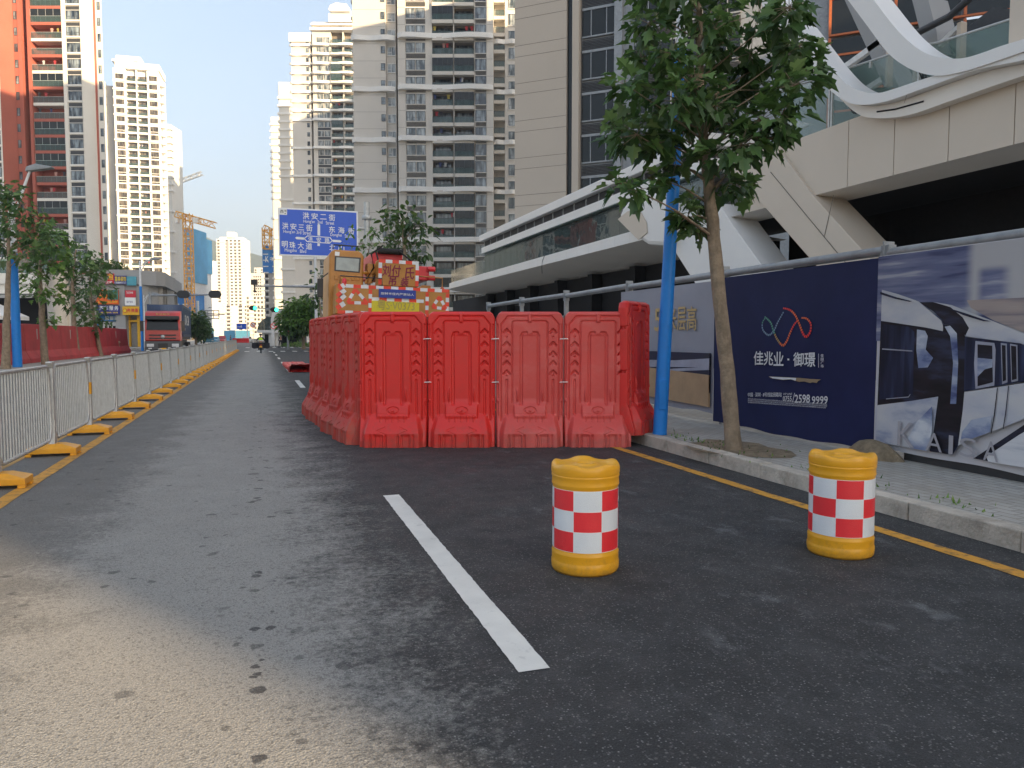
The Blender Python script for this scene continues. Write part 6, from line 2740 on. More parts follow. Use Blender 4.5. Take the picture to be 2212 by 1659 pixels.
# ---- wooded mountain
b = MB()
ridge = [(250, 400), (380, 480), (420, 496), (470, 522), (540, 545), (600, 562), (700, 600), (800, 640), (1000, 690), (-200, 420)]
ridge.sort()
n, m_ = 70, 26
rg = np.random.RandomState(4)
us = np.linspace(-200, 1000, n)
vr = np.interp(us, [r[0] for r in ridge], [r[1] for r in ridge])
D0, D1 = 2300, 1500
vs, fs = [], []
bump = rg.normal(0, 1, (m_, n))
for j in range(m_):
    f = j / (m_ - 1)
    for i in range(n):
        d = D0 + (D1 - D0) * f
        ztop = dep(us[i], vr[i], D0)[2]
        x, y, _ = dep(us[i], 727, d)
        z = ztop * (1 - f) ** 1.2 + 24 * math.sin(i * .7 + j * .6) * f * (1 - f) + bump[j, i] * 4 * (1 if j else .4)
        vs.append((x, y, max(z, -2) if j < m_ - 1 else -3))
fs = [(j * n + i, (j + 1) * n + i, (j + 1) * n + i + 1, j * n + i + 1) for j in range(m_ - 1) for i in range(n - 1)]
b.mesh(vs, fs, 0, True)
tag(b.build('hill', 'hill'), kind='structure')

# ================================================================ LEFT SIDE: SHOPS, CONCRETE VIADUCT, RED WALL
o = dep(150, 727, 100)
thb = VIEW + rad(6)
shops = thing('shop_building', 'grey two-storey shop building with colourful signs behind the left trees', 'building', (o[0], o[1], 0), thb)
SB = Pl(o[0], o[1], thb)
ZB = lambda x, y: (x / 6.147, 513 + y / 6.147)
xr = SB(300, 640)[0]
zt = SB(250, 588)[1]
b = MB()
b.box(-3, 0, 5.2, xr, 14, 8.3)
b.box(-3, -.3, 8.31, xr + .2, 14, zt + .3)
for u in (262, 183):
    a = SB(u, 700)[0]
    b.box(a - .6, -.15, 0, a + .6, 1.4, 8.3)
b.box(-3, 1.5, 0, xr, 14, 5.19)
# right wing running back along the street, with the sloping eaves line
wing_of = lambda e, L_: [(xr + .01, .3), (xr + 1.2 + e, 1.6), (xr + 1.7 + e, 3.6), (xr + 1.7 + e - .214 * L_, 3.6 + L_), (xr - 6, 3.6 + L_)]
b.prism(wing_of(.5, 22), 8.31, zt + .3, ax='z')
b.prism(wing_of(-.5, 22), 0, 8.3, ax='z')
b.build('wall', 'wall_grey', shops)
for k in range(8):
    t0 = .3 + k * 2.7
    xa, ya = xr + 1.2 - .214 * t0, 3.6 + t0
    b = MB()
    b.prism([(xa, ya), (xa + .55, ya), (xa + .55 - .1, ya + .45), (xa - .1, ya + .45)], .2, 8.3, ax='z')
    b.build('pilaster', 'concrete', shops)
    for z0, z1 in ((1.0, 4.4), (5.3, 7.9)):
        b = MB()
        b.prism([(xa - .12, ya + .5), (xa + .10, ya + .5), (xa - .36, ya + 2.6), (xa - .58, ya + 2.6)], z0, z1, ax='z')
        b.build('side_window', 'glass_dark', shops)


def sign_box(nm, x0, y0, x1, y1, m, depth=.18, proud=.35):
    p, q = SB(*ZB(x0, y1)), SB(*ZB(x1, y0))
    b = MB().box(p[0], -proud - depth, p[1], q[0], -proud, q[1])
    b.build(nm, m, shops)
    return p, q


def sign_text(body, x0, y0, x1, y1, m, off=.01, yy=-.56):
    p, q = SB(*ZB(x0, y1)), SB(*ZB(x1, y0))
    b = MB()
    write(b, body, p[0], p[1], q[0], q[1], yy, 0, off)
    b.build('sign_lettering', m, shops)


sign_box('red_sign', 900, 482, 1533, 615, 'shop_red')
sign_text('(Mini)灵动空间招租', 1010, 490, 1525, 575, 'letter_yellow')
sign_text('135031928', 1130, 583, 1515, 610, 'sign_white')
sign_box('blue_sign', 1540, 512, 1700, 622, 'shop_blue')
sign_text('嘉美装饰', 1548, 522, 1696, 585, 'letter_yellow')
sign_text('13688603122', 1548, 592, 1696, 615, 'sign_white')
sign_box('teal_sign', 1706, 522, 1826, 640, 'shop_teal')
sign_box('orange_sign', 1210, 700, 1590, 888, 'shop_orange')
p, q = SB(*ZB(1455, 828)), SB(*ZB(1588, 700))
b = MB().box(p[0], -.57, p[1], q[0], -.54, q[1])
b.build('green_panel', 'shop_green', shops)
sign_text('汽车用品', 1330, 770, 1440, 805, 'letter_yellow')
sign_text('0755 25551999', 1320, 850, 1580, 870, 'letter_yellow')
sign_box('white_sign', 1682, 800, 1818, 905, 'sign_white', .2, .36)
sign_box('red_sign', 1684, 706, 1818, 798, 'shop_red')
sign_text('TATAMI', 1700, 722, 1785, 750, 'sign_white')
sign_text('0755', 1706, 845, 1785, 868, 'shop_blue', yy=-.58)
sign_box('navy_sign', 1150, 908, 1606, 1022, 'shop_blue')
for ch, x in (('汽', 1345), ('车', 1408), ('服', 1475), ('务', 1542)):
    sign_text(ch, x, 910, x + 52, 968, 'sign_white', .02)
sign_text('美容装饰 快修', 1360, 988, 1590, 1010, 'letter_yellow')
sign_box('yellow_sign', 1650, 918, 1862, 1030, 'shop_yellow')
for ch, x in (('壳', 1712), ('牌', 1765), ('喜', 1815)):
    sign_text(ch, x, 945, x + 40, 995, 'shop_red', .02)
p, q = SB(*ZB(1656, 1010)), SB(*ZB(1706, 940))
b = MB()
cxm, czm, rr = (p[0] + q[0]) / 2, (p[1] + q[1]) / 2, (q[1] - p[1]) / 2
flat(b, [(cxm + rr * .8 * math.cos(a * .35), czm + rr * .8 * math.sin(a * .35)) for a in range(18)], -.57, 0)
flat(b, [(cxm + rr * .6 * math.cos(a * .35), czm + rr * .6 * math.sin(a * .35)) for a in range(18)], -.60, 1)
b.build('round_emblem', ['shop_red', 'letter_yellow'], shops)
for (x0, y0, x1, y1, m) in ((1140, 1030, 1590, 1110, 'shop_sky'), (1140, 1110, 1245, 1240, 'shop_sky'), (1510, 1110, 1592, 1240, 'shop_sky')):
    p, q = SB(*ZB(x0, y1)), SB(*ZB(x1, y0))
    b = MB().box(p[0], 1.28, max(p[1], .2), q[0], 1.42, q[1])
    b.build('window_sticker', m, shops)
for k in range(4):
    p, q = SB(*ZB(1345 + k * 62, 1092)), SB(*ZB(1345 + k * 62 + 48, 1044))
    b = MB().box(p[0], 1.22, p[1], q[0], 1.27, q[1])
    b.build('window_sticker', 'sign_white', shops)
p, q = SB(*ZB(1310, 1260)), SB(*ZB(1510, 1122))
b = MB().box(p[0], 1.25, .15, q[0], 1.4, q[1])
b.build('shop_door', 'frame_white', shops)
b = MB()
for k in range(3):
    a = p[0] + .3 + (q[0] - p[0] - .4) * k / 3
    b.box(a, 1.2, .2, a + (q[0] - p[0]) / 3 - .3, 1.24, q[1] - .5)
b.build('shop_glass', 'windscreen', shops)
p, q = SB(*ZB(1668, 1320)), SB(*ZB(1825, 1038))
b = MB()
b.box(p[0], .9, .15, p[0] + .25, 1.3, q[1])
b.box(q[0] - .4, .9, .15, q[0], 1.3, q[1])
b.box(p[0] + .26, .9, SB(*ZB(1700, 1120))[1], q[0] - .41, 1.3, SB(*ZB(1700, 1092))[1])
b.build('yellow_frame', 'shop_yellow', shops)
b = MB()
zt2 = SB(*ZB(1700, 1122))[1]
for k in range(16):
    z = .2 + (zt2 - .2) * k / 16
    b.prism([(1.34, z), (1.30, z + .05), (1.34, z + (zt2 - .2) / 16 - .01), (1.42, z + .1)], p[0] + .26, q[0] - .41, ax='x')
b.build('roller_shutter', 'shutter', shops)
# shrubs growing on the shop roof
def shrub(name, label, pos, r, mt, n, size, seed, cat='shrub', group=None, sq=.7):
    rg = random.Random(seed)
    T = thing(name, label, cat, pos, group=group)
    lv, st = MB(), MB()
    for k in range(6):
        a = rg.uniform(0, 6.28)
        st.tube([(0, 0, 0), (math.cos(a) * r * .5, math.sin(a) * r * .5, r * sq)], [.03, .012], 4)
    for _ in range(n):
        v = Vector((rg.gauss(0, 1), rg.gauss(0, 1), rg.gauss(0, 1)))
        v = v.normalized() * r * rg.random() ** .4
        v.z = abs(v.z) * sq + .05
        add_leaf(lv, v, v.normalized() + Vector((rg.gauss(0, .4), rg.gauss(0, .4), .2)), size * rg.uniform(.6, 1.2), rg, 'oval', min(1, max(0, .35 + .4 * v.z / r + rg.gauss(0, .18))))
    st.build('stem', 'bark', T)
    lv.build('foliage', mt, T)
    return T


for k, (u, v, r) in enumerate(((228, 580, 2.2), (252, 582, 1.8), (205, 584, 1.6), (325, 600, 1.7), (345, 610, 1.3))):
    q = dep(u, v + 8, 104 if u < 300 else 118)
    shrub('roof_shrub', ['dark shrub on the shop roof behind the red sign', 'dark shrub on the shop roof over the blue sign', 'small shrub at the left of the shop roof', 'shrub hanging over the eaves right of the shop signs',
                         'smallest shrub at the right end of the shop eaves'][k], q, r, 'leaf_far', 260, .45, 60 + k)

# concrete viaduct station with white beam on the far left
o = dep(0, 727, 74)
via = thing('viaduct', 'concrete viaduct with a white beam and broad pillars behind the left trees', 'viaduct', (o[0], o[1], 0), VIEW)
VP_ = Pl(o[0], o[1], VIEW)
b = MB()
p, q = VP_(-80, 635), VP_(86, 590)
b.box(p[0], .3, p[1] + .05, q[0], 2.2, VP_(0, 613)[1])
b.box(p[0], .0, VP_(0, 613)[1] + .01, q[0] + .1, 2.4, q[1])
b.build('beam', 'wall_cream', via)
b = MB()
p, q = VP_(-80, 590), VP_(84, 556)
b.box(p[0], 1.2, p[1] + .05, q[0], 1.25, q[1])
b.build('glass_screen', 'glass_green', via)
b = MB()
for u0, u1 in ((96, 132),):
    p, q = VP_(u0, 720), VP_(u1, 585)
    b.prism([(p[0], 0), (q[0], 0), (q[0], q[1] - 1.2), (q[0] - .2, q[1]), (p[0] - 1.6, q[1]), (p[0] - .2, q[1] - 1.8)], .8, 3.2)
p, q = VP_(134, 720), VP_(170, 640)
b.prism([(p[0], 0), (q[0], 0), (q[0], q[1] - .3), (q[0] + 1.5, q[1] + 2.2), (q[0] - .6, q[1] + 2.2), (p[0], q[1] - 1.2)], .9, 3.0)
b.build('pillar', 'concrete', via)
b = MB()
p, q = VP_(-40, 680), VP_(62, 657)
b.prism([(p[0], q[1] + .2), (q[0], p[1] - .55), (q[0], p[1] - .2), (p[0], q[1] + .8)], -6, 0)
b.build('canopy', 'wall_white', via)
b = MB()
p, q = VP_(-80, 730), VP_(60, 690)
b.box(p[0], -4.5, 0, q[0] - 2.4, -.5, p[1] * 0 + 3.2)
b.build('kiosk', 'dark_metal', via)
b = MB()
p, q = VP_(-80, 720), VP_(95, 640)
b.box(p[0], 3.3, 0, q[0] - .2, 3.6, q[1])
b.build('back_wall', 'void_dark', via)  # near-black backing paints the shade behind the viaduct
px_tree('street_tree', 'dark bushy tree in the shade under the white viaduct beam', 72, 745, [(72, 700), (70, 670)], [(45, 650), (60, 645), (78, 650), (50, 665), (70, 660), (88, 662), (60, 680), (78, 680), (45, 690), (70, 695), (90, 650), (55, 700)], .16, .42, 22, 'leaf_far', 41, d=82, jit=1.2, cr=1.0, kind='oval')
px_tree('street_tree', 'bushy tree beside the right concrete pillar, in shade', 182, 745, [(182, 710), (180, 690)], [(175, 655), (188, 662), (180, 672), (196, 676), (174, 685), (190, 690), (205, 680), (182, 700), (198, 700), (170, 668)], .14, .4, 22, 'leaf_far', 42, d=84, jit=1.0, cr=.95, kind='oval')

# long red wall with a flared foot
A, B = Vector((-11.75, 38.0)), Vector((-10.75, 70.7))
d = (B - A)
thw = math.atan2(d.y, d.x)
wall = thing('red_wall', 'long red flared road barrier wall behind the left street trees', 'barrier wall', (A.x, A.y, .15), thw)
L = d.length
n = 10
for k in range(n):
    a, c = L * k / n, L * (k + 1) / n - .03
    b = MB()
    b.prism([(-.42, 0), (.42, 0), (.40, .22), (.20, .62), (.13, 2.0 - .03 * (k % 2)), (-.13, 2.0 - .03 * (k % 2)), (-.20, .62), (-.40, .22)], a, c, ax='x')
    b.build('wall_segment', 'red_wall', wall, bevel=.02)
b = MB()
for k in range(0, n, 2):
    x = L * (k + .62) / n
    b.box(x - .05, -.175, 1.2, x + .05, -.14, 1.75)
b.build('grey_patch', 'concrete', wall)['kind'] = 'stuff'

# left blue lamp poles
def lamp(label, ub, vb, d, zblue, ztop, arm, blue='pole_blue', r=.15, name='street_lamp'):
    x, y = (gnd(ub, vb, .15) if d is None else dep(ub, 727, d)[:2])
    T = thing(name, label, 'street lamp', (x, y, .15), VIEW)
    b = MB().tube([(0, 0, 0), (0, 0, zblue)], [r, r * .9], 14)
    b.build('pole', blue, T)
    b = MB().tube([(0, 0, zblue), (0, 0, ztop)], [r * .88, r * .55], 12)
    b.build('upper_pole', 'pole_white', T)
    b = MB()
    ax, az = arm
    b.tube([(0, 0, ztop - 1.1), (ax * .5, 0, ztop - .15), (ax, 0, ztop + az)], .05, 8)
    b.tube([(0, 0, ztop - .6), (ax * .5, 0, ztop + .0), (ax, 0, ztop + az + .05)], .035, 8)
    b.build('arm', 'pole_white', T)
    b = MB()
    b.prism([(ax - .15, ztop + az - .08), (ax + .95, ztop + az + .05), (ax + 1.0, ztop + az + .12), (ax + .3, ztop + az + .25), (ax - .1, ztop + az + .12)], -.16, .16)
    b.build('lamp_head', 'steel_grey', T, bevel=.03)
    return T


x, y = gnd(38, 793, .15)
dl = x * _sy + y * _cy
zt = dep(36, 425, dl)[2]
lamp('blue street lamp pole among the left trees, nearest of its row', 38, 793, None, dep(36, 555, dl)[2], zt, (.9, 1.0), r=.19)
lamp('blue and white street lamp standing left of the red lorry', 307, 745, 72, dep(307, 622, 72)[2], dep(307, 567, 72)[2], (1.1, .1), r=.13)
lamp('thin white street lamp behind the red lorry cab', 313, 745, 96, dep(313, 690, 96)[2], dep(313, 640, 96)[2], (.9, .1), 'pole_white', .10)
lamp('white street lamp far off beside the sign gantry', 446, 745, 210, 6, dep(446, 668, 210)[2], (.8, .2), 'pole_white', .12)

# stone bollard
q = gnd(255, 764, .15)
t = thing('bollard', 'squat stained bollard at the right end of the red wall', 'bollard', (*q, .15))
b = MB()
b.lathe([(.16, 0), (.17, .15), (.13, .2), (.13, .5), (.17, .56), (.14, .62), (.12, .8), (.2, .86), (.18, .95), (.06, 1.02)], 16)
b.build('post', 'hydrant', t)

# ================================================================ SIGNALS, GANTRIES, FAR SIGNS
o = dep(327, 727, 76)
t = thing('signal_mast', 'mast arm with two dark signal heads seen from behind, over the red lorry', 'traffic light', (o[0], o[1], 0), VIEW)
P = Pl(o[0], o[1], VIEW)
z = P(400, 638)[1]
b = MB()
b.tube([(0, 0, 0), (0, 0, z + .3)], .14, 10)
b.build('pole', 'steel_grey', t)
b = MB()
xe = P(478, 636)[0]
b.tube([(0, 0, z), (xe * .5, 0, z), (xe, 0, z + .1)], [.11, .09, .06], 8)
b.build('arm', 'steel_grey', t)


def head(parent, xc, zc, L=1.5, h=.5, lit=False, y=0):
    b = MB()
    n = 10
    pts = []
    for i in range(n + 1):
        a = math.pi / 2 + math.pi * i / n
        pts.append((xc - L / 2 + h / 2 + math.cos(a) * h / 2, zc + math.sin(a) * h / 2))
    for i in range(n + 1):
        a = -math.pi / 2 + math.pi * i / n
        pts.append((xc + L / 2 - h / 2 + math.cos(a) * h / 2, zc + math.sin(a) * h / 2))
    b.prism(pts, y - .14, y + .14)
    hd = b.build('signal_head', 'dark_metal', parent, bevel=.03)
    if lit:
        for k, m in ((-1, 'lens_off'), (0, 'lens_off'), (1, 'green_on')):
            b = MB()
            b.tube([(xc + k * L * .3, y - .17, zc), (xc + k * L * .3, y - .145, zc)], h * .36, 14)
            b.build('lens', m, hd)
    return hd


for u in (398, 466):
    head(t, P(u, 636)[0], P(u, 636)[1], P(411, 636)[0] - P(385, 636)[0], .75, y=-.2)
o = dep(622, 727, 88)
t = thing('signal_mast', 'mast with two green traffic lights and round signs beside the sunlit tree', 'traffic light', (o[0], o[1], 0), VIEW)
P = Pl(o[0], o[1], VIEW)
b = MB()
b.tube([(0, 0, 0), (0, 0, P(622, 664)[1])], .13, 10)
b.build('pole', 'steel_grey', t)
b = MB()
b.tube([(0, 0, P(622, 669)[1]), (P(542, 665)[0], 0, P(542, 665)[1])], [.07, .05], 8)
b.build('arm', 'steel_grey', t)
for u, v in ((548, 665.5), (594, 669)):
    head(t, P(u, v)[0], P(u, v)[1], P(556, v)[0] - P(540, v)[0], .56, True, -.15)
b = MB()
c = P(623, 700)
ring = lambda r, y: [(c[0] + r * math.cos(2 * math.pi * i / 20), c[1] + r * math.sin(2 * math.pi * i / 20)) for i in range(20)]
b.prism(ring(.46, 0), -.20, -.17, 0)
flat(b, ring(.36, 0), -.205, 1)
write(b, '40', c[0] - .22, c[1] - .17, c[0] + .22, c[1] + .17, -.21, 2, .02)
b.build('speed_sign', ['tape_red', 'sign_white', 'dark_metal'], t)
c = P(623, 714)
b = MB()
b.prism(ring(.46, 0), -.20, -.17, 0)
flat(b, ring(.36, 0), -.205, 1)
p_ = [(c[0] - .3, c[1] + .2), (c[0] - .2, c[1] + .3), (c[0] + .3, c[1] - .2), (c[0] + .2, c[1] - .3)]
flat(b, p_, -.21, 0)
b.build('no_parking_sign', ['tape_red', 'sign_blue'], t)

# crossing gantry with white post
o = dep(429, 727, 130)
t = thing('sign_gantry', 'white post with a long empty lattice arm across the street beyond the lorry', 'gantry', (o[0], o[1], 0), VIEW)
P = Pl(o[0], o[1], VIEW)
b = MB().tube([(0, 0, 0), (0, 0, P(429, 650)[1])], [.28, .2], 10)
b.build('post', 'pole_white', t)
b = MB()
l, r_ = P(437, 680)[0], P(473, 680)[0]
for v in (671, 682, 688):
    b.tube([(l, 0, P(440, v)[1]), (r_, 0, P(440, v)[1])], .09, 6)
b.tube([(P(418, 677)[0], 0, P(418, 677)[1]), (P(486, 679)[0], 0, P(486, 679)[1])], .11, 6)
for k in range(4):
    x = l + (r_ - l) * k / 3
    b.tube([(x, 0, P(440, 688)[1]), (x, 0, P(440, 671)[1])], .07, 5)
b.build('lattice_arm', 'steel_grey', t)
# far blue board
o = dep(511, 727, 190)
t = thing('road_sign', 'small blue direction board far down the street over the road works', 'road sign', (o[0], o[1], 0), VIEW)
P = Pl(o[0], o[1], VIEW)
p, q = P(511, 711), P(532, 699)
b = MB().box(p[0], -.1, p[1], q[0], 0, q[1])
b.build('panel', 'sign_blue', t)
b = MB().box(p[0] + .15, -.13, p[1] + .5, q[0] - 1.0, -.105, p[1] + .62)
b.box((p[0] + q[0]) / 2 - .06, -.13, p[1] + .3, (p[0] + q[0]) / 2 + .06, -.105, q[1] - .3)
b.build('arrow', 'sign_white', t)
b = MB().tube([(q[0] + .2, 0, 0), (q[0] + .2, 0, q[1] + .3)], .12, 8)
b.tube([(p[0], .1, (p[1] + q[1]) / 2), (q[0] + .2, .1, (p[1] + q[1]) / 2)], .08, 6)
b.build('pole', 'pole_white', t)
for (u, v, d, lab) in ((547, 702, 125, 'small round sign on a thin white post left of the glass entrance'), (592, 704, 112, 'round no-honking sign in front of the glass entrance')):
    o = dep(u, 727, d)
    t = thing('round_sign', lab, 'road sign', (o[0], o[1], 0), VIEW)
    z = dep(u, v, d)[2]
    b = MB().tube([(0, 0, 0), (0, 0, z + .4)], .05, 8)
    b.build('post', 'pole_white', t)
    b = MB()
    c = (0, z)
    b.prism(ring(.45, 0), -.1, -.06, 0)
    flat(b, ring(.35, 0), -.104, 1)
    flat(b, [(-.3, z + .22), (-.22, z + .3), (.3, z - .22), (.22, z - .3)], -.108, 0)
    b.build('disc', ['tape_red', 'sign_white'], t)

# glass metro entrance with white arch
o = dep(585, 727, 118)
t = thing('metro_entrance', 'white arched metro entrance with curved glass canopy across the junction', 'building', (o[0], o[1], 0), VIEW)
P = Pl(o[0], o[1], VIEW)
b = MB()
pts_o = [P(*q) for q in ((586, 745), (585, 690), (588, 676), (596, 670), (608, 668), (624, 668), (640, 668))]
pts_i = [P(*q) for q in ((592, 745), (591, 692), (594, 681), (600, 676), (610, 674), (624, 674), (640, 674))]
for i in range(len(pts_o) - 1):
    b.prism([pts_o[i], pts_o[i + 1], pts_i[i + 1], pts_i[i]], 0, 3)
b.build('arch', 'white_panel', t)
b = MB()
c0 = P(553, 716)
r0_ = P(585, 690)
n = 12
prev = None
for i in range(n + 1):
    a = math.pi / 2 * i / n
    p = (r0_[0] - (r0_[0] - c0[0]) * math.cos(a), c0[1] + (P(585, 684)[1] - c0[1]) * math.sin(a))
    if prev:
        b.mesh([(prev[0], .5, prev[1]), (p[0], .5, p[1]), (p[0], 6, p[1]), (prev[0], 6, prev[1])], [(0, 1, 2, 3)])
        b.mesh([(prev[0], .5, c0[1]), (p[0], .5, c0[1]), (p[0], .5, p[1]), (prev[0], .5, prev[1])], [(0, 1, 2, 3)])
    prev = p
b.build('glass_canopy', 'glass_curtain', t)
b = MB()
b.box(P(553, 720)[0], .3, P(553, 719)[1], P(640, 720)[0], 6, P(553, 713)[1])
b.box(P(562, 745)[0], 1, 0, P(600, 745)[0], 6, P(562, 719)[1] - .01)
b.build('wall', 'wall_white', t)
b = MB()
b.box(P(603, 745)[0], 1.5, 0, P(640, 745)[0], 6, P(603, 676)[1])
b.box(P(568, 745)[0], .9, .2, P(576, 745)[0], .98, P(568, 722)[1])
b.build('doorway', 'glass_dark', t)
b = MB()
b.box(P(597, 684)[0], .6, P(597, 698)[1], P(640, 684)[0], 1.4, P(597, 690)[1])
b.build('lintel', 'white_panel', t)


# ================================================================ LORRY, CARS, RIDER, PEOPLE
o = dep(313, 727, 58.5)
lor = thing('lorry', 'red container lorry with a navy container coming towards us on the left', 'lorry', (o[0], o[1], 0), VIEW + rad(20))
LP_ = Pl(o[0], o[1], VIEW + rad(20))
cw = 2.5
b = MB()
zc = dep(350, 672, 58.5)[2]
b.prism([(0, 1.15), (-.05, 1.25), (-.02, 2.1), (.30, 2.95), (.55, zc - .12), (.8, zc), (2.2, zc + .1), (2.2, 1.15)], 0, cw, ax='x')
b.build('cab', 'truck_red', lor, bevel=.06)
b = MB()
b.prism([(-.055, .42), (-.10, .55), (-.10, 1.10), (-.02, 1.148), (1.0, 1.148), (1.0, .42)], -.02, cw + .02, ax='x')
b.build('bumper', 'bumper_grey', lor, bevel=.03)
b = MB()
b.mesh([(.12, -.085, 2.0), (cw - .12, -.085, 2.0), (cw - .18, .20, 2.86), (.18, .20, 2.86)], [(0, 1, 2, 3)])
b.build('windscreen', 'windscreen', lor)
b = MB()
b.box(.06, -.16, 2.80, cw - .06, .42, 3.08)
b.build('sun_visor', 'dark_metal', lor, bevel=.03)
b = MB()
for z, h in ((1.32, .10), (1.56, .10)):
    b.box(.3, -.085, z, cw - .3, -.02, z + h)
b.box(.9, -.13, .62, cw - .9, -.101, .98)
b.build('grille', 'dark_metal', lor, bevel=.01)
b = MB()
b.lathe([(.001, 0), (.14, 0), (.14, .02), (.001, .02)], 14)
e = b.build('badge', 'galv', lor, (cw / 2, -.09, 1.48))
e.rotation_euler = (rad(90), 0, 0)
for x in (.12, cw - .62):
    b = MB().box(x, -.125, .72, x + .5, -.101, .95)
    b.build('headlight', 'lamp_clear', lor, bevel=.02)
    b = MB().box(x + .1, -.125, .55, x + .35, -.101, .64)
    b.build('fog_light', 'lamp_clear', lor, bevel=.02)
b = MB().box(cw / 2 - .24, -.128, .48, cw / 2 + .24, -.103, .64)
b.build('number_plate', 'plate_yellow', lor)
for x0, x1 in ((-.32, -.08), (cw + .08, cw + .32)):
    b = MB().box(x0, .0, 1.9, x1, .14, 2.7)
    b.tube([((x0 + x1) / 2, .07, 2.6), (.1 if x0 < 0 else cw - .1, .3, 2.7)], .025, 6)
    b.build('mirror', 'dark_metal', lor, bevel=.03)
b = MB()
write(b, '东风柳汽', .75, zc - .33, cw - .75, zc - .13, .43)
b.build('roof_lettering', 'paint_ghost', lor)
b = MB()
cz0, cz1 = 1.5, dep(350, 657, 60.5)[2]
b.box(-.02, 2.6, cz0, cw + .02, 14.8, cz1)
for k in range(22):                                            # corrugated sides and front
    y = 2.75 + k * .54
    b.box(cw + .021, y, cz0 + .2, cw + .055, y + .27, cz1 - .15)
for k in range(9):
    x = .12 + k * .26
    b.box(x, 2.565, cz0 + .15, x + .13, 2.599, cz1 - .12)
b.box(-.05, 2.55, cz0 - .02, .1, 2.7, cz1 + .02)
b.box(cw - .1, 2.55, cz0 - .02, cw + .06, 2.7, cz1 + .02)
b.box(cw - .1, 14.7, cz0 - .02, cw + .06, 14.85, cz1 + .02)
b.box(cw + .0, 2.71, cz1 - .14, cw + .06, 14.69, cz1 + .02)
b.box(cw + .0, 2.71, cz0 - .02, cw + .06, 14.69, cz0 + .14)
b.build('container', 'container_navy', lor)
m = MB()
v, f = glyph('CMA CGM', .02, .2)
lo, hi = v.min(0), v.max(0)
sc_ = (v - lo) / (hi - lo)
m.mesh([(cw + .062, 5.2 + a * 6.2, cz0 + .95 + c_ * .9) for a, c_ in sc_], f)
v, f = glyph('9500 40', .02, 0)
sc_ = (v - v.min(0)) / (v.max(0) - v.min(0))
m.mesh([(cw + .062, 4.0 + a * 1.6, cz0 + .5 + c_ * .22) for a, c_ in sc_], f)
m.build('container_lettering', 'sign_white', lor)
b = MB()
b.box(.3, 1.5, .7, cw - .3, 14.6, 1.2)
b.box(0.02, 2.7, 1.25, cw - .02, 14.6, 1.48)
b.box(cw - .5, 2.6, .55, cw - .05, 4.2, 1.15)
b.build('chassis', 'dark_metal', lor)
for y in (1.3, 4.6, 5.8, 11.4, 12.6, 13.8):
    for x in (.18, cw - .18):
        b = MB()
        b.tube([(x - .17, y, .5), (x + .17, y, .5)], .5, 18)
        w_ = b.build('wheel', 'black_rubber', lor)
        b = MB()
        b.tube([(x - .18, y, .5), (x + .18, y, .5)], .24, 12)
        b.build('rim', 'steel_grey', w_)


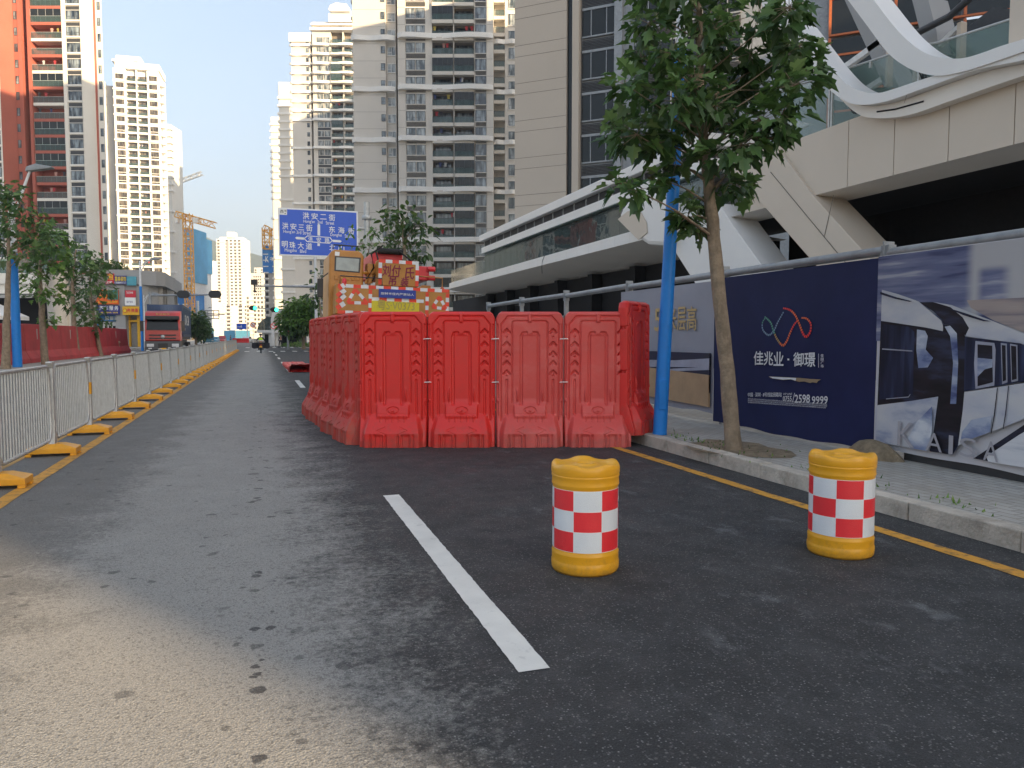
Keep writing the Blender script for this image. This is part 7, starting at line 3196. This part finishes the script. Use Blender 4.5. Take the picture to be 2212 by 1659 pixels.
def car(name, label, u, d, rot, body, L=4.5, W_=1.8, Hh=1.5, suv=False, cat='car'):
    o = dep(u, 727, d)
    t = thing(name, label, cat, (o[0], o[1], 0), rot)
    b = MB()
    lo = [(-L / 2, .30), (-L / 2 - .02, .62), (-L / 2 + .05, .92), (L / 2 - 1.1, .98), (L / 2 - .1, .78), (L / 2, .5), (L / 2 - .03, .28)]
    b.prism(lo, -W_ / 2, W_ / 2, ax='x')
    rf = [(-L / 2 + .08, .90), (-L / 2 + (.22 if suv else .62), Hh - .05), (-L / 2 + (.5 if suv else 1.1), Hh), (L / 2 - 2.0, Hh), (L / 2 - 1.15, .96)]
    n = len(rf)
    vs = [(-W_ / 2 + .04 + .11 * (z > 1), y, z) for y, z in rf] + [(W_ / 2 - .04 - .11 * (z > 1), y, z) for y, z in rf]
    b.mesh(vs, [tuple(range(n)), tuple(range(2 * n - 1, n - 1, -1))] + [(i, n + i, n + (i + 1) % n, (i + 1) % n) for i in range(n)])
    b.build('body', body, t, bevel=.05)
    b = MB()
    y0, y1 = -L / 2 + .10, -L / 2 + (.21 if suv else .56)
    b.mesh([(-W_ / 2 + .18, y0 - .03, 1.0), (W_ / 2 - .18, y0 - .03, 1.0), (W_ / 2 - .26, y1 - .03, Hh - .1), (-W_ / 2 + .26, y1 - .03, Hh - .1)], [(0, 1, 2, 3)])
    b.build('rear_window', 'windscreen', t)
    b = MB()
    y0, y1 = L / 2 - 1.22, L / 2 - 1.96
    b.mesh([(W_ / 2 - .2, y0 + .03, 1.0), (-W_ / 2 + .2, y0 + .03, 1.0), (-W_ / 2 + .28, y1 + .03, Hh - .08), (W_ / 2 - .28, y1 + .03, Hh - .08)], [(0, 1, 2, 3)])
    b.build('windscreen', 'windscreen', t)
    for s_ in (-1, 1):
        b = MB()
        X_ = W_ / 2 - .09
        pts = [(s_ * (X_ + .06), -L / 2 + .75, 1.0), (s_ * (X_ + .06), L / 2 - 1.5, 1.0), (s_ * (X_ - .01), L / 2 - 2.1, Hh - .12), (s_ * (X_ - .01), -L / 2 + 1.1, Hh - .12)]
        b.face(pts if s_ > 0 else pts[::-1])
        b.build('side_window', 'windscreen', t)
        b = MB().box(s_ * W_ / 2 - (.32 if s_ > 0 else 0), -L / 2 - .03, .68, s_ * W_ / 2 + (.32 if s_ < 0 else 0), -L / 2 + .06, .86)
        b.build('tail_light', 'tail_red', t, bevel=.02)
        b = MB().box(s_ * W_ / 2 - (.36 if s_ > 0 else 0), L / 2 - .12, .58, s_ * W_ / 2 + (.36 if s_ < 0 else 0), L / 2 + .01, .74)
        b.build('headlight', 'lamp_clear', t, bevel=.02)
        for y in (-L / 2 + .85, L / 2 - .85):
            b = MB().tube([(s_ * (W_ / 2 - .19), y, .32), (s_ * (W_ / 2 + .01), y, .32)], .32, 16)
            w_ = b.build('wheel', 'black_rubber', t)
            b = MB().tube([(s_ * (W_ / 2 - .1), y, .32), (s_ * (W_ / 2 + .02), y, .32)], .19, 12)
            b.build('rim', 'galv', w_)
    b = MB().box(-.25, -L / 2 - .045, .6, .25, -L / 2 - .022, .74)
    b.build('number_plate', 'sign_blue', t)
    return t


car('car', 'dark blue high-roofed car driving away in front of the glass entrance', 593, 122, .0, 'car_dark', 4.0, 1.72, 1.62, True)
car('car', 'silver car beyond the motorcyclist, left of the dark car', 569, 150, .1, 'car_silver', 4.6, 1.8, 1.45)
car('taxi', 'red and white taxi by the red road-work barriers', 532, 190, 2.9, 'car_white', 4.6, 1.8, 1.5)
car('car', 'small red car waiting far down the opposite lanes', 480, 200, 3.1, 'truck_red', 4.4, 1.8, 1.7, True)
car('car', 'blue car beside the small blue lorry far off', 464, 180, 3.1, 'car_blue', 4.4, 1.8, 1.5)

o = dep(438, 727, 142)
t = thing('small_lorry', 'light blue box lorry far off behind the railing', 'lorry', (o[0], o[1], 0), rad(4))
b = MB().box(0, 1.9, .9, 2.0, 6, 3.1)
b.build('box_body', 'car_blue', t, bevel=.04)
b = MB()
b.prism([(0, .45), (-.03, 1.2), (.35, 2.15), (1.75, 2.2), (1.75, .45)], .02, 1.98, ax='x')
b.build('cab', 'car_blue', t, bevel=.06)
b = MB().mesh
b = MB()
b.mesh([(.15, -.06, 1.22), (1.85, -.06, 1.22), (1.8, .30, 2.05), (.2, .30, 2.05)], [(0, 1, 2, 3)])
b.build('windscreen', 'windscreen', t)
for x in (.15, 1.5):
    b = MB().box(x, -.06, .65, x + .35, .0, .85)
    b.build('headlight', 'lamp_clear', t)
for y in (.9, 5):
    for x in (.12, 1.88):
        b = MB().tube([(x - .12, y, .4), (x + .12, y, .4)], .4, 14)
        b.build('wheel', 'black_rubber', t)

# road works far down the street
for k in range(7):
    u = 506 + k * 4.6
    o = dep(u, 727, 185)
    t = barrier(o[0], o[1], VIEW + rad(5), f'tiny red barrier far down the street, {ORD[k]} from the left by the taxi')
    t['group'] = 'far red road-work barriers'
    t.scale = (1.0, 1, .6)
for k, (u0, u1, d, m, lab) in enumerate(((484, 508, 215, 'net_sky', 'pale blue site hoarding far down the street, left part'), (509, 540, 225, 'car_blue', 'pale blue site hoarding far down the street, right part'))):
    o = dep(u0, 727, d)
    P = Pl(o[0], o[1], VIEW)
    w_ = P(u1, 727)[0]
    t = thing('site_hoarding', lab, 'hoarding', (o[0], o[1], 0), VIEW)
    b = MB()
    n = int(w_ / 1.2)
    for i in range(n):
        b.box(w_ * i / n, 0, .1, w_ * (i + 1) / n - .04, .05, 3.2 + .1 * (i % 2))
    b.build('panel', m, t)
    b = MB()
    for i in range(n + 1):
        b.box(w_ * i / n - .04, .055, 0, w_ * i / n + .04, .12, 3.3)
    b.build('post', 'steel_grey', t)
for k, (u, d, r) in enumerate(((634, 98, 1.0), (648, 100, 1.1), (660, 97, .9), (618, 104, .7))):
    q = dep(u, 727, d)
    shrub('hedge_shrub', ['clipped green shrub under the sunlit tree', 'middle green shrub under the sunlit tree', 'right green shrub under the sunlit tree', 'small shrub at the foot of the signal mast'][k], (q[0], q[1], .1), r, 'leaf_bright', 240, .22, 80 + k, sq=.6)
for k, (u, d, r) in enumerate(((423, 120, 2.6), (432, 140, 3.0))):
    q = dep(u, 727, d)
    px_tree('street_tree', ['dark tree just behind the lorry container', 'dark tree in the row past the lorry'][k], u, 745, [(u, 715), (u, 700)],
            [(u - 6, 690), (u + 3, 686), (u - 2, 696), (u + 7, 698), (u, 706), (u + 6, 710), (u - 5, 710), (u + 10, 716), (u, 718)], .2, .6, 22, 'leaf_far', 90 + k, d=d, jit=1.5, cr=1.3, kind='oval')


# ---------------------------------------------------------------- people
def skin_body(name, joints, bones, radii, m, parent):
    me = bpy.data.meshes.new(name)
    keys = list(joints)
    me.from_pydata([joints[k] for k in keys], [(keys.index(a), keys.index(c)) for a, c in bones], [])
    o = bpy.data.objects.new(name, me)
    C.objects.link(o)
    sk = o.modifiers.new('skin', 'SKIN')
    for i, k in enumerate(keys):
        me.skin_vertices[0].data[i].radius = radii[k]
    me.skin_vertices[0].data[0].use_root = True
    su = o.modifiers.new('sub', 'SUBSURF')
    su.levels = su.render_levels = 2
    me.materials.append(MAT[m])
    o.parent = parent
    return o


def person(label, loc, rot, pose, top='cloth_dark', legs='cloth_dark', helmet=None, hairm='hair', vest=False, group=None):
    """pose: dict of joint positions (front is +y)"""
    t = thing('person', label, 'person', loc, rot, group)
    J = {'hip': (0, 0, .95), 'waist': (0, 0, 1.08), 'chest': (0, .01, 1.30), 'neck': (0, .02, 1.50), 'head0': (0, .04, 1.58), 'head1': (0, .05, 1.70),
         'shL': (-.19, 0, 1.43), 'elL': (-.25, .02, 1.16), 'wrL': (-.26, .12, .92), 'haL': (-.26, .15, .82), 'shR': (.19, 0, 1.43), 'elR': (.25, .02, 1.16), 'wrR': (.26, .12, .92), 'haR': (.26, .15, .82),
         'hpL': (-.10, 0, .92), 'knL': (-.11, .03, .50), 'anL': (-.11, -.02, .09), 'toL': (-.12, .14, .04), 'hpR': (.10, 0, .92), 'knR': (.11, .03, .50), 'anR': (.11, -.02, .09), 'toR': (.12, .14, .04)}
    J.update(pose)
    Rr = {'hip': (.15, .11), 'waist': (.14, .10), 'chest': (.17, .12), 'neck': (.055, .055), 'head0': (.07, .085), 'head1': (.078, .095), 'shL': (.065, .065), 'elL': (.045, .045), 'wrL': (.03, .03), 'haL': (.035, .022),
          'shR': (.065, .065), 'elR': (.045, .045), 'wrR': (.03, .03), 'haR': (.035, .022), 'hpL': (.09, .09), 'knL': (.062, .062), 'anL': (.042, .042), 'toL': (.04, .03), 'hpR': (.09, .09), 'knR': (.062, .062), 'anR': (.042, .042), 'toR': (.04, .03)}
    Bn = [('hip', 'waist'), ('waist', 'chest'), ('chest', 'neck'), ('neck', 'head0'), ('head0', 'head1'), ('chest', 'shL'), ('shL', 'elL'), ('elL', 'wrL'), ('wrL', 'haL'), ('chest', 'shR'), ('shR', 'elR'), ('elR', 'wrR'), ('wrR', 'haR'),
          ('hip', 'hpL'), ('hpL', 'knL'), ('knL', 'anL'), ('anL', 'toL'), ('hip', 'hpR'), ('hpR', 'knR'), ('knR', 'anR'), ('anR', 'toR')]
    skin_body('body', J, Bn, Rr, 'skin', t)
    g = 1.16
    up = ['waist', 'chest', 'neck2', 'shL', 'elL', 'wrL', 'shR', 'elR', 'wrR']
    J2 = dict(J)
    nk, ch = Vector(J['neck']), Vector(J['chest'])
    J2['neck2'] = tuple(ch.lerp(nk, .7))
    R2 = {k: tuple(q * g for q in Rr.get(k, (.08, .08))) for k in up}
    skin_body('jacket', {k: J2[k] for k in up}, [('waist', 'chest'), ('chest', 'neck2'), ('chest', 'shL'), ('shL', 'elL'), ('elL', 'wrL'), ('chest', 'shR'), ('shR', 'elR'), ('elR', 'wrR')], R2, top, t)
    lg = ['hip', 'hpL', 'knL', 'anL', 'hpR', 'knR', 'anR']
    skin_body('trousers', {k: J[k] for k in lg}, [('hip', 'hpL'), ('hpL', 'knL'), ('knL', 'anL'), ('hip', 'hpR'), ('hpR', 'knR'), ('knR', 'anR')], {k: tuple(q * 1.14 for q in Rr[k]) for k in lg}, legs, t)
    for s_ in 'LR':
        a, c = Vector(J['an' + s_]), Vector(J['to' + s_])
        b = MB().tube([a + Vector((0, -.06, -.02)), a.lerp(c, .5), c], [.05, .055, .035], 8)
        b.build('shoe', 'black_rubber', t)
    h = Vector(J['head1'])
    n, k_ = 14, 8
    b = MB()
    R_ = .145 if helmet else .112
    rows = []
    for j in range(k_):
        ph = rad(90) - rad(105) * j / (k_ - 1)
        rows.append((R_ * math.cos(ph), R_ * math.sin(ph)))
    vs = [(h.x + r * math.cos(2 * math.pi * i / n), h.y - .01 + r * 1.08 * math.sin(2 * math.pi * i / n), h.z + .0 + z) for r, z in rows for i in range(n)]
    b.mesh(vs, [(j * n + i, (j + 1) * n + i, (j + 1) * n + (i + 1) % n, j * n + (i + 1) % n) for j in range(k_ - 1) for i in range(n)], 0, True)
    if helmet == 'helmet_red':
        b.lathe([(R_, h.z - .02), (R_ + .035, h.z - .035), (R_ + .03, h.z - .05), (R_ - .01, h.z - .04)], 16, c=(h.x, h.y - .01), cap=False)
    b.build('helmet' if helmet else 'hair', helmet or hairm, t)
    b = MB()
    for sx in (-.032, .032):
        b.tube([(h.x + sx, h.y + .088, h.z - .005), (h.x + sx, h.y + .096, h.z - .005)], .011, 8)
    b.build('eye', 'hair', t)
    b = MB()
    b.mesh([(h.x - .014, h.y + .09, h.z - .05), (h.x + .014, h.y + .09, h.z - .05), (h.x, h.y + .118, h.z - .045), (h.x, h.y + .09, h.z)], [(0, 1, 2), (0, 2, 3), (1, 3, 2)])
    b.build('nose', 'skin', t)
    if vest:
        w = ['waist', 'chest', 'neck2', 's1', 's2']
        J3 = {'waist': J['waist'], 'chest': J['chest'], 'neck2': J2['neck2'], 's1': tuple(ch.lerp(Vector(J['shL']), .9) + Vector((0, 0, .0))), 's2': tuple(ch.lerp(Vector(J['shR']), .9))}
        skin_body('vest', J3, [('waist', 'chest'), ('chest', 'neck2'), ('chest', 's1'), ('chest', 's2')], {'waist': (.185, .15), 'chest': (.205, .16), 'neck2': (.09, .09), 's1': (.09, .1), 's2': (.09, .1)}, 'vest', t)
        b = MB()
        a = Vector(J['waist'])
        b.lathe([(.205, a.z + .09), (.21, a.z + .10), (.21, a.z + .14), (.205, a.z + .15)], 18, c=(a.x, a.y), cap=False)
        for vtx in range(len(b.v)):
            x, y, z = b.v[vtx]
            b.v[vtx] = (a.x + (x - a.x), a.y + (y - a.y) * .85, z)
        b.build('reflective_band', 'sign_white', t)
    return t


# motorcycle and its rider, seen from behind
mx, my = dep(563, 727, 70)[:2]
mo = thing('motorcycle', 'small delivery motorcycle with dark leg covers riding away in the open lane', 'motorcycle', (mx, my, 0))
for y in (-.62, .62):
    b = MB()
    b.lathe([(.20, -.05), (.28, -.06), (.30, 0), (.28, .06), (.20, .05)], 20, cap=False)
    w_ = b.build('wheel', 'black_rubber', mo, (0, y, .30))
    w_.rotation_euler = (0, rad(90), 0)
b = MB()
b.prism([(-.75, .62), (-.70, .82), (-.1, .80), (.15, .52), (.45, .6), (.55, 1.0), (.62, 1.0), (.62, .5), (.2, .3), (-.3, .28), (-.55, .45)], -.13, .13, ax='x')
b.build('frame', 'car_dark', mo, bevel=.03)
b = MB()
b.prism([(-.8, .82), (.05, .80), (.05, .87), (-.4, .90), (-.8, .90)], -.15, .15, ax='x')
b.build('seat', 'black_rubber', mo, bevel=.03)
b = MB()
b.tube([(-.36, .42, 1.02), (-.2, .52, 1.05), (.2, .52, 1.05), (.36, .42, 1.02)], .02, 8)
b.tube([(-.42, .40, 1.0), (-.50, .46, 1.2)], .01, 5)
b.tube([(.42, .40, 1.0), (.50, .46, 1.2)], .01, 5)
b.build('handlebar', 'dark_metal', mo)
b = MB()
for s_ in (-1, 1):
    b.mesh([(s_ * .12, .45, .98), (s_ * .78, .30, .92), (s_ * .80, .28, .50), (s_ * .60, .34, .38), (s_ * .14, .50, .45),
            (s_ * .12, .49, .98), (s_ * .78, .34, .92), (s_ * .80, .32, .50), (s_ * .60, .38, .38), (s_ * .14, .54, .45)],
           [(0, 1, 2, 3, 4), (9, 8, 7, 6, 5), (0, 5, 6, 1), (1, 6, 7, 2), (2, 7, 8, 3), (3, 8, 9, 4)])
b.build('leg_cover', 'cloth_dark', mo)
b = MB().box(-.11, -.80, .50, .11, -.78, .66)
b.build('number_plate', 'plate_yellow', mo)
b = MB().box(-.09, -.80, .70, .09, -.76, .78)
b.build('tail_light', 'tail_red', mo)
person('person in a yellow-green safety vest and dark helmet riding the motorcycle away', (mx, my - .25, -.02), 0,
       {'hip': (0, -.05, .92), 'waist': (0, -.05, 1.05), 'chest': (0, .0, 1.27), 'neck': (0, .05, 1.46), 'head0': (0, .08, 1.53), 'head1': (0, .10, 1.65),
        'shL': (-.2, .02, 1.39), 'elL': (-.33, .28, 1.20), 'wrL': (-.34, .52, 1.10), 'haL': (-.34, .62, 1.07), 'shR': (.2, .02, 1.39), 'elR': (.33, .28, 1.20), 'wrR': (.34, .52, 1.10), 'haR': (.34, .62, 1.07),
        'hpL': (-.10, -.02, .90), 'knL': (-.2, .40, .78), 'anL': (-.19, .36, .36), 'toL': (-.19, .50, .33), 'hpR': (.10, -.02, .90), 'knR': (.2, .40, .78), 'anR': (.19, .36, .36), 'toR': (.19, .50, .33)},
       'cloth_dark', 'cloth_dark', 'hair', vest=True)
q = dep(729, 727, 13.9)
person('person in a red hard hat standing inside the barrier enclosure, seen through the gap', (q[0], q[1], .0), rad(190), {}, 'cloth_blue', 'cloth_dark', 'helmet_red')
q = dep(606, 727, 101)
person('person in dark clothes walking on the pavement right of the dark car', (q[0], q[1], .02), rad(30), {'knL': (-.11, .2, .52), 'anL': (-.11, .25, .10), 'toL': (-.12, .42, .06), 'knR': (.11, -.02, .5), 'anR': (.11, -.28, .12), 'toR': (.12, -.14, .05)}, 'cloth_dark', 'cloth_dark')
q = dep(498, 727, 165)
person('person in dark clothes crossing the road far off at the end of the railing', (q[0], q[1], .0), rad(-80), {'knL': (-.11, .2, .52), 'anL': (-.11, .25, .10), 'toL': (-.12, .42, .06), 'knR': (.11, -.02, .5), 'anR': (.11, -.28, .12), 'toR': (.12, -.14, .05)}, 'cloth_dark', 'cloth_blue')


# ================================================================ TOWERS BEHIND THE CAMERA AND BEYOND THE STATION (unseen, placed and sized to cast the shade)
def shade_tower(label, x, y, w, dpt, h, rot=0):
    T = thing('apartment_tower', label, 'building', (x, y, 0), rot)
    b = MB()
    b.box(0, 0, 0, w, dpt, h)
    b.box(w * .25, dpt * .2, h + .01, w * .7, dpt * .8, h + 5)
    b.build('wall', 'wall_beige', T)
    b = MB()
    for k in range(1, int(h / 3)):
        for c in range(int(w / 3.4)):
            b.box(1 + c * 3.4, -.05, 3 * k + .9, 2.9 + c * 3.4, -.005, 3 * k + 2.5)
            b.box(1 + c * 3.4, dpt + .005, 3 * k + .9, 2.9 + c * 3.4, dpt + .05, 3 * k + 2.5)
    b.build('window', 'pane_blue', T)['kind'] = 'stuff'


def from_light(c, t):
    return c * .845 - t * .535, c * .535 + t * .845


TH = math.atan2(.535, .845)
shade_tower('unseen beige block sized to shade the street, behind the photographer', *from_light(1.8, -64), 28, 16, 45, TH)
shade_tower('unseen middle-height beige block far right behind the photographer, added to shade the shops', *from_light(30, -66), 17, 16, 60, TH)
shade_tower('unseen lower beige block at the far right behind the photographer, added for its shade', *from_light(48, -66), 30, 16, 38, TH)
shade_tower('beige tower hidden behind the office tower, nearer one added to cast shade', *from_light(80, 40), 36, 14, 68, TH)
shade_tower('beige tower hidden behind the office tower, farther one added to cast shade', 78, 150, 50, 16, 105)

# ================================================================ MORNING AIR
b = MB().box(-2700, -260, -1.1, 2700, 2750, 430)
hm = bpy.data.materials.new('haze')
hm.use_nodes = True
ht = hm.node_tree
ht.nodes.clear()
ho = ht.nodes.new('ShaderNodeOutputMaterial')
hv = ht.nodes.new('ShaderNodeVolumePrincipled')
hv.inputs['Color'].default_value = (.80, .88, 1, 1)
hv.inputs['Density'].default_value = .00028
hv.inputs['Anisotropy'].default_value = .1
ht.links.new(hv.outputs[0], ho.inputs['Volume'])
MAT['haze'] = hm
tag(b.build('haze', 'haze'), kind='stuff')
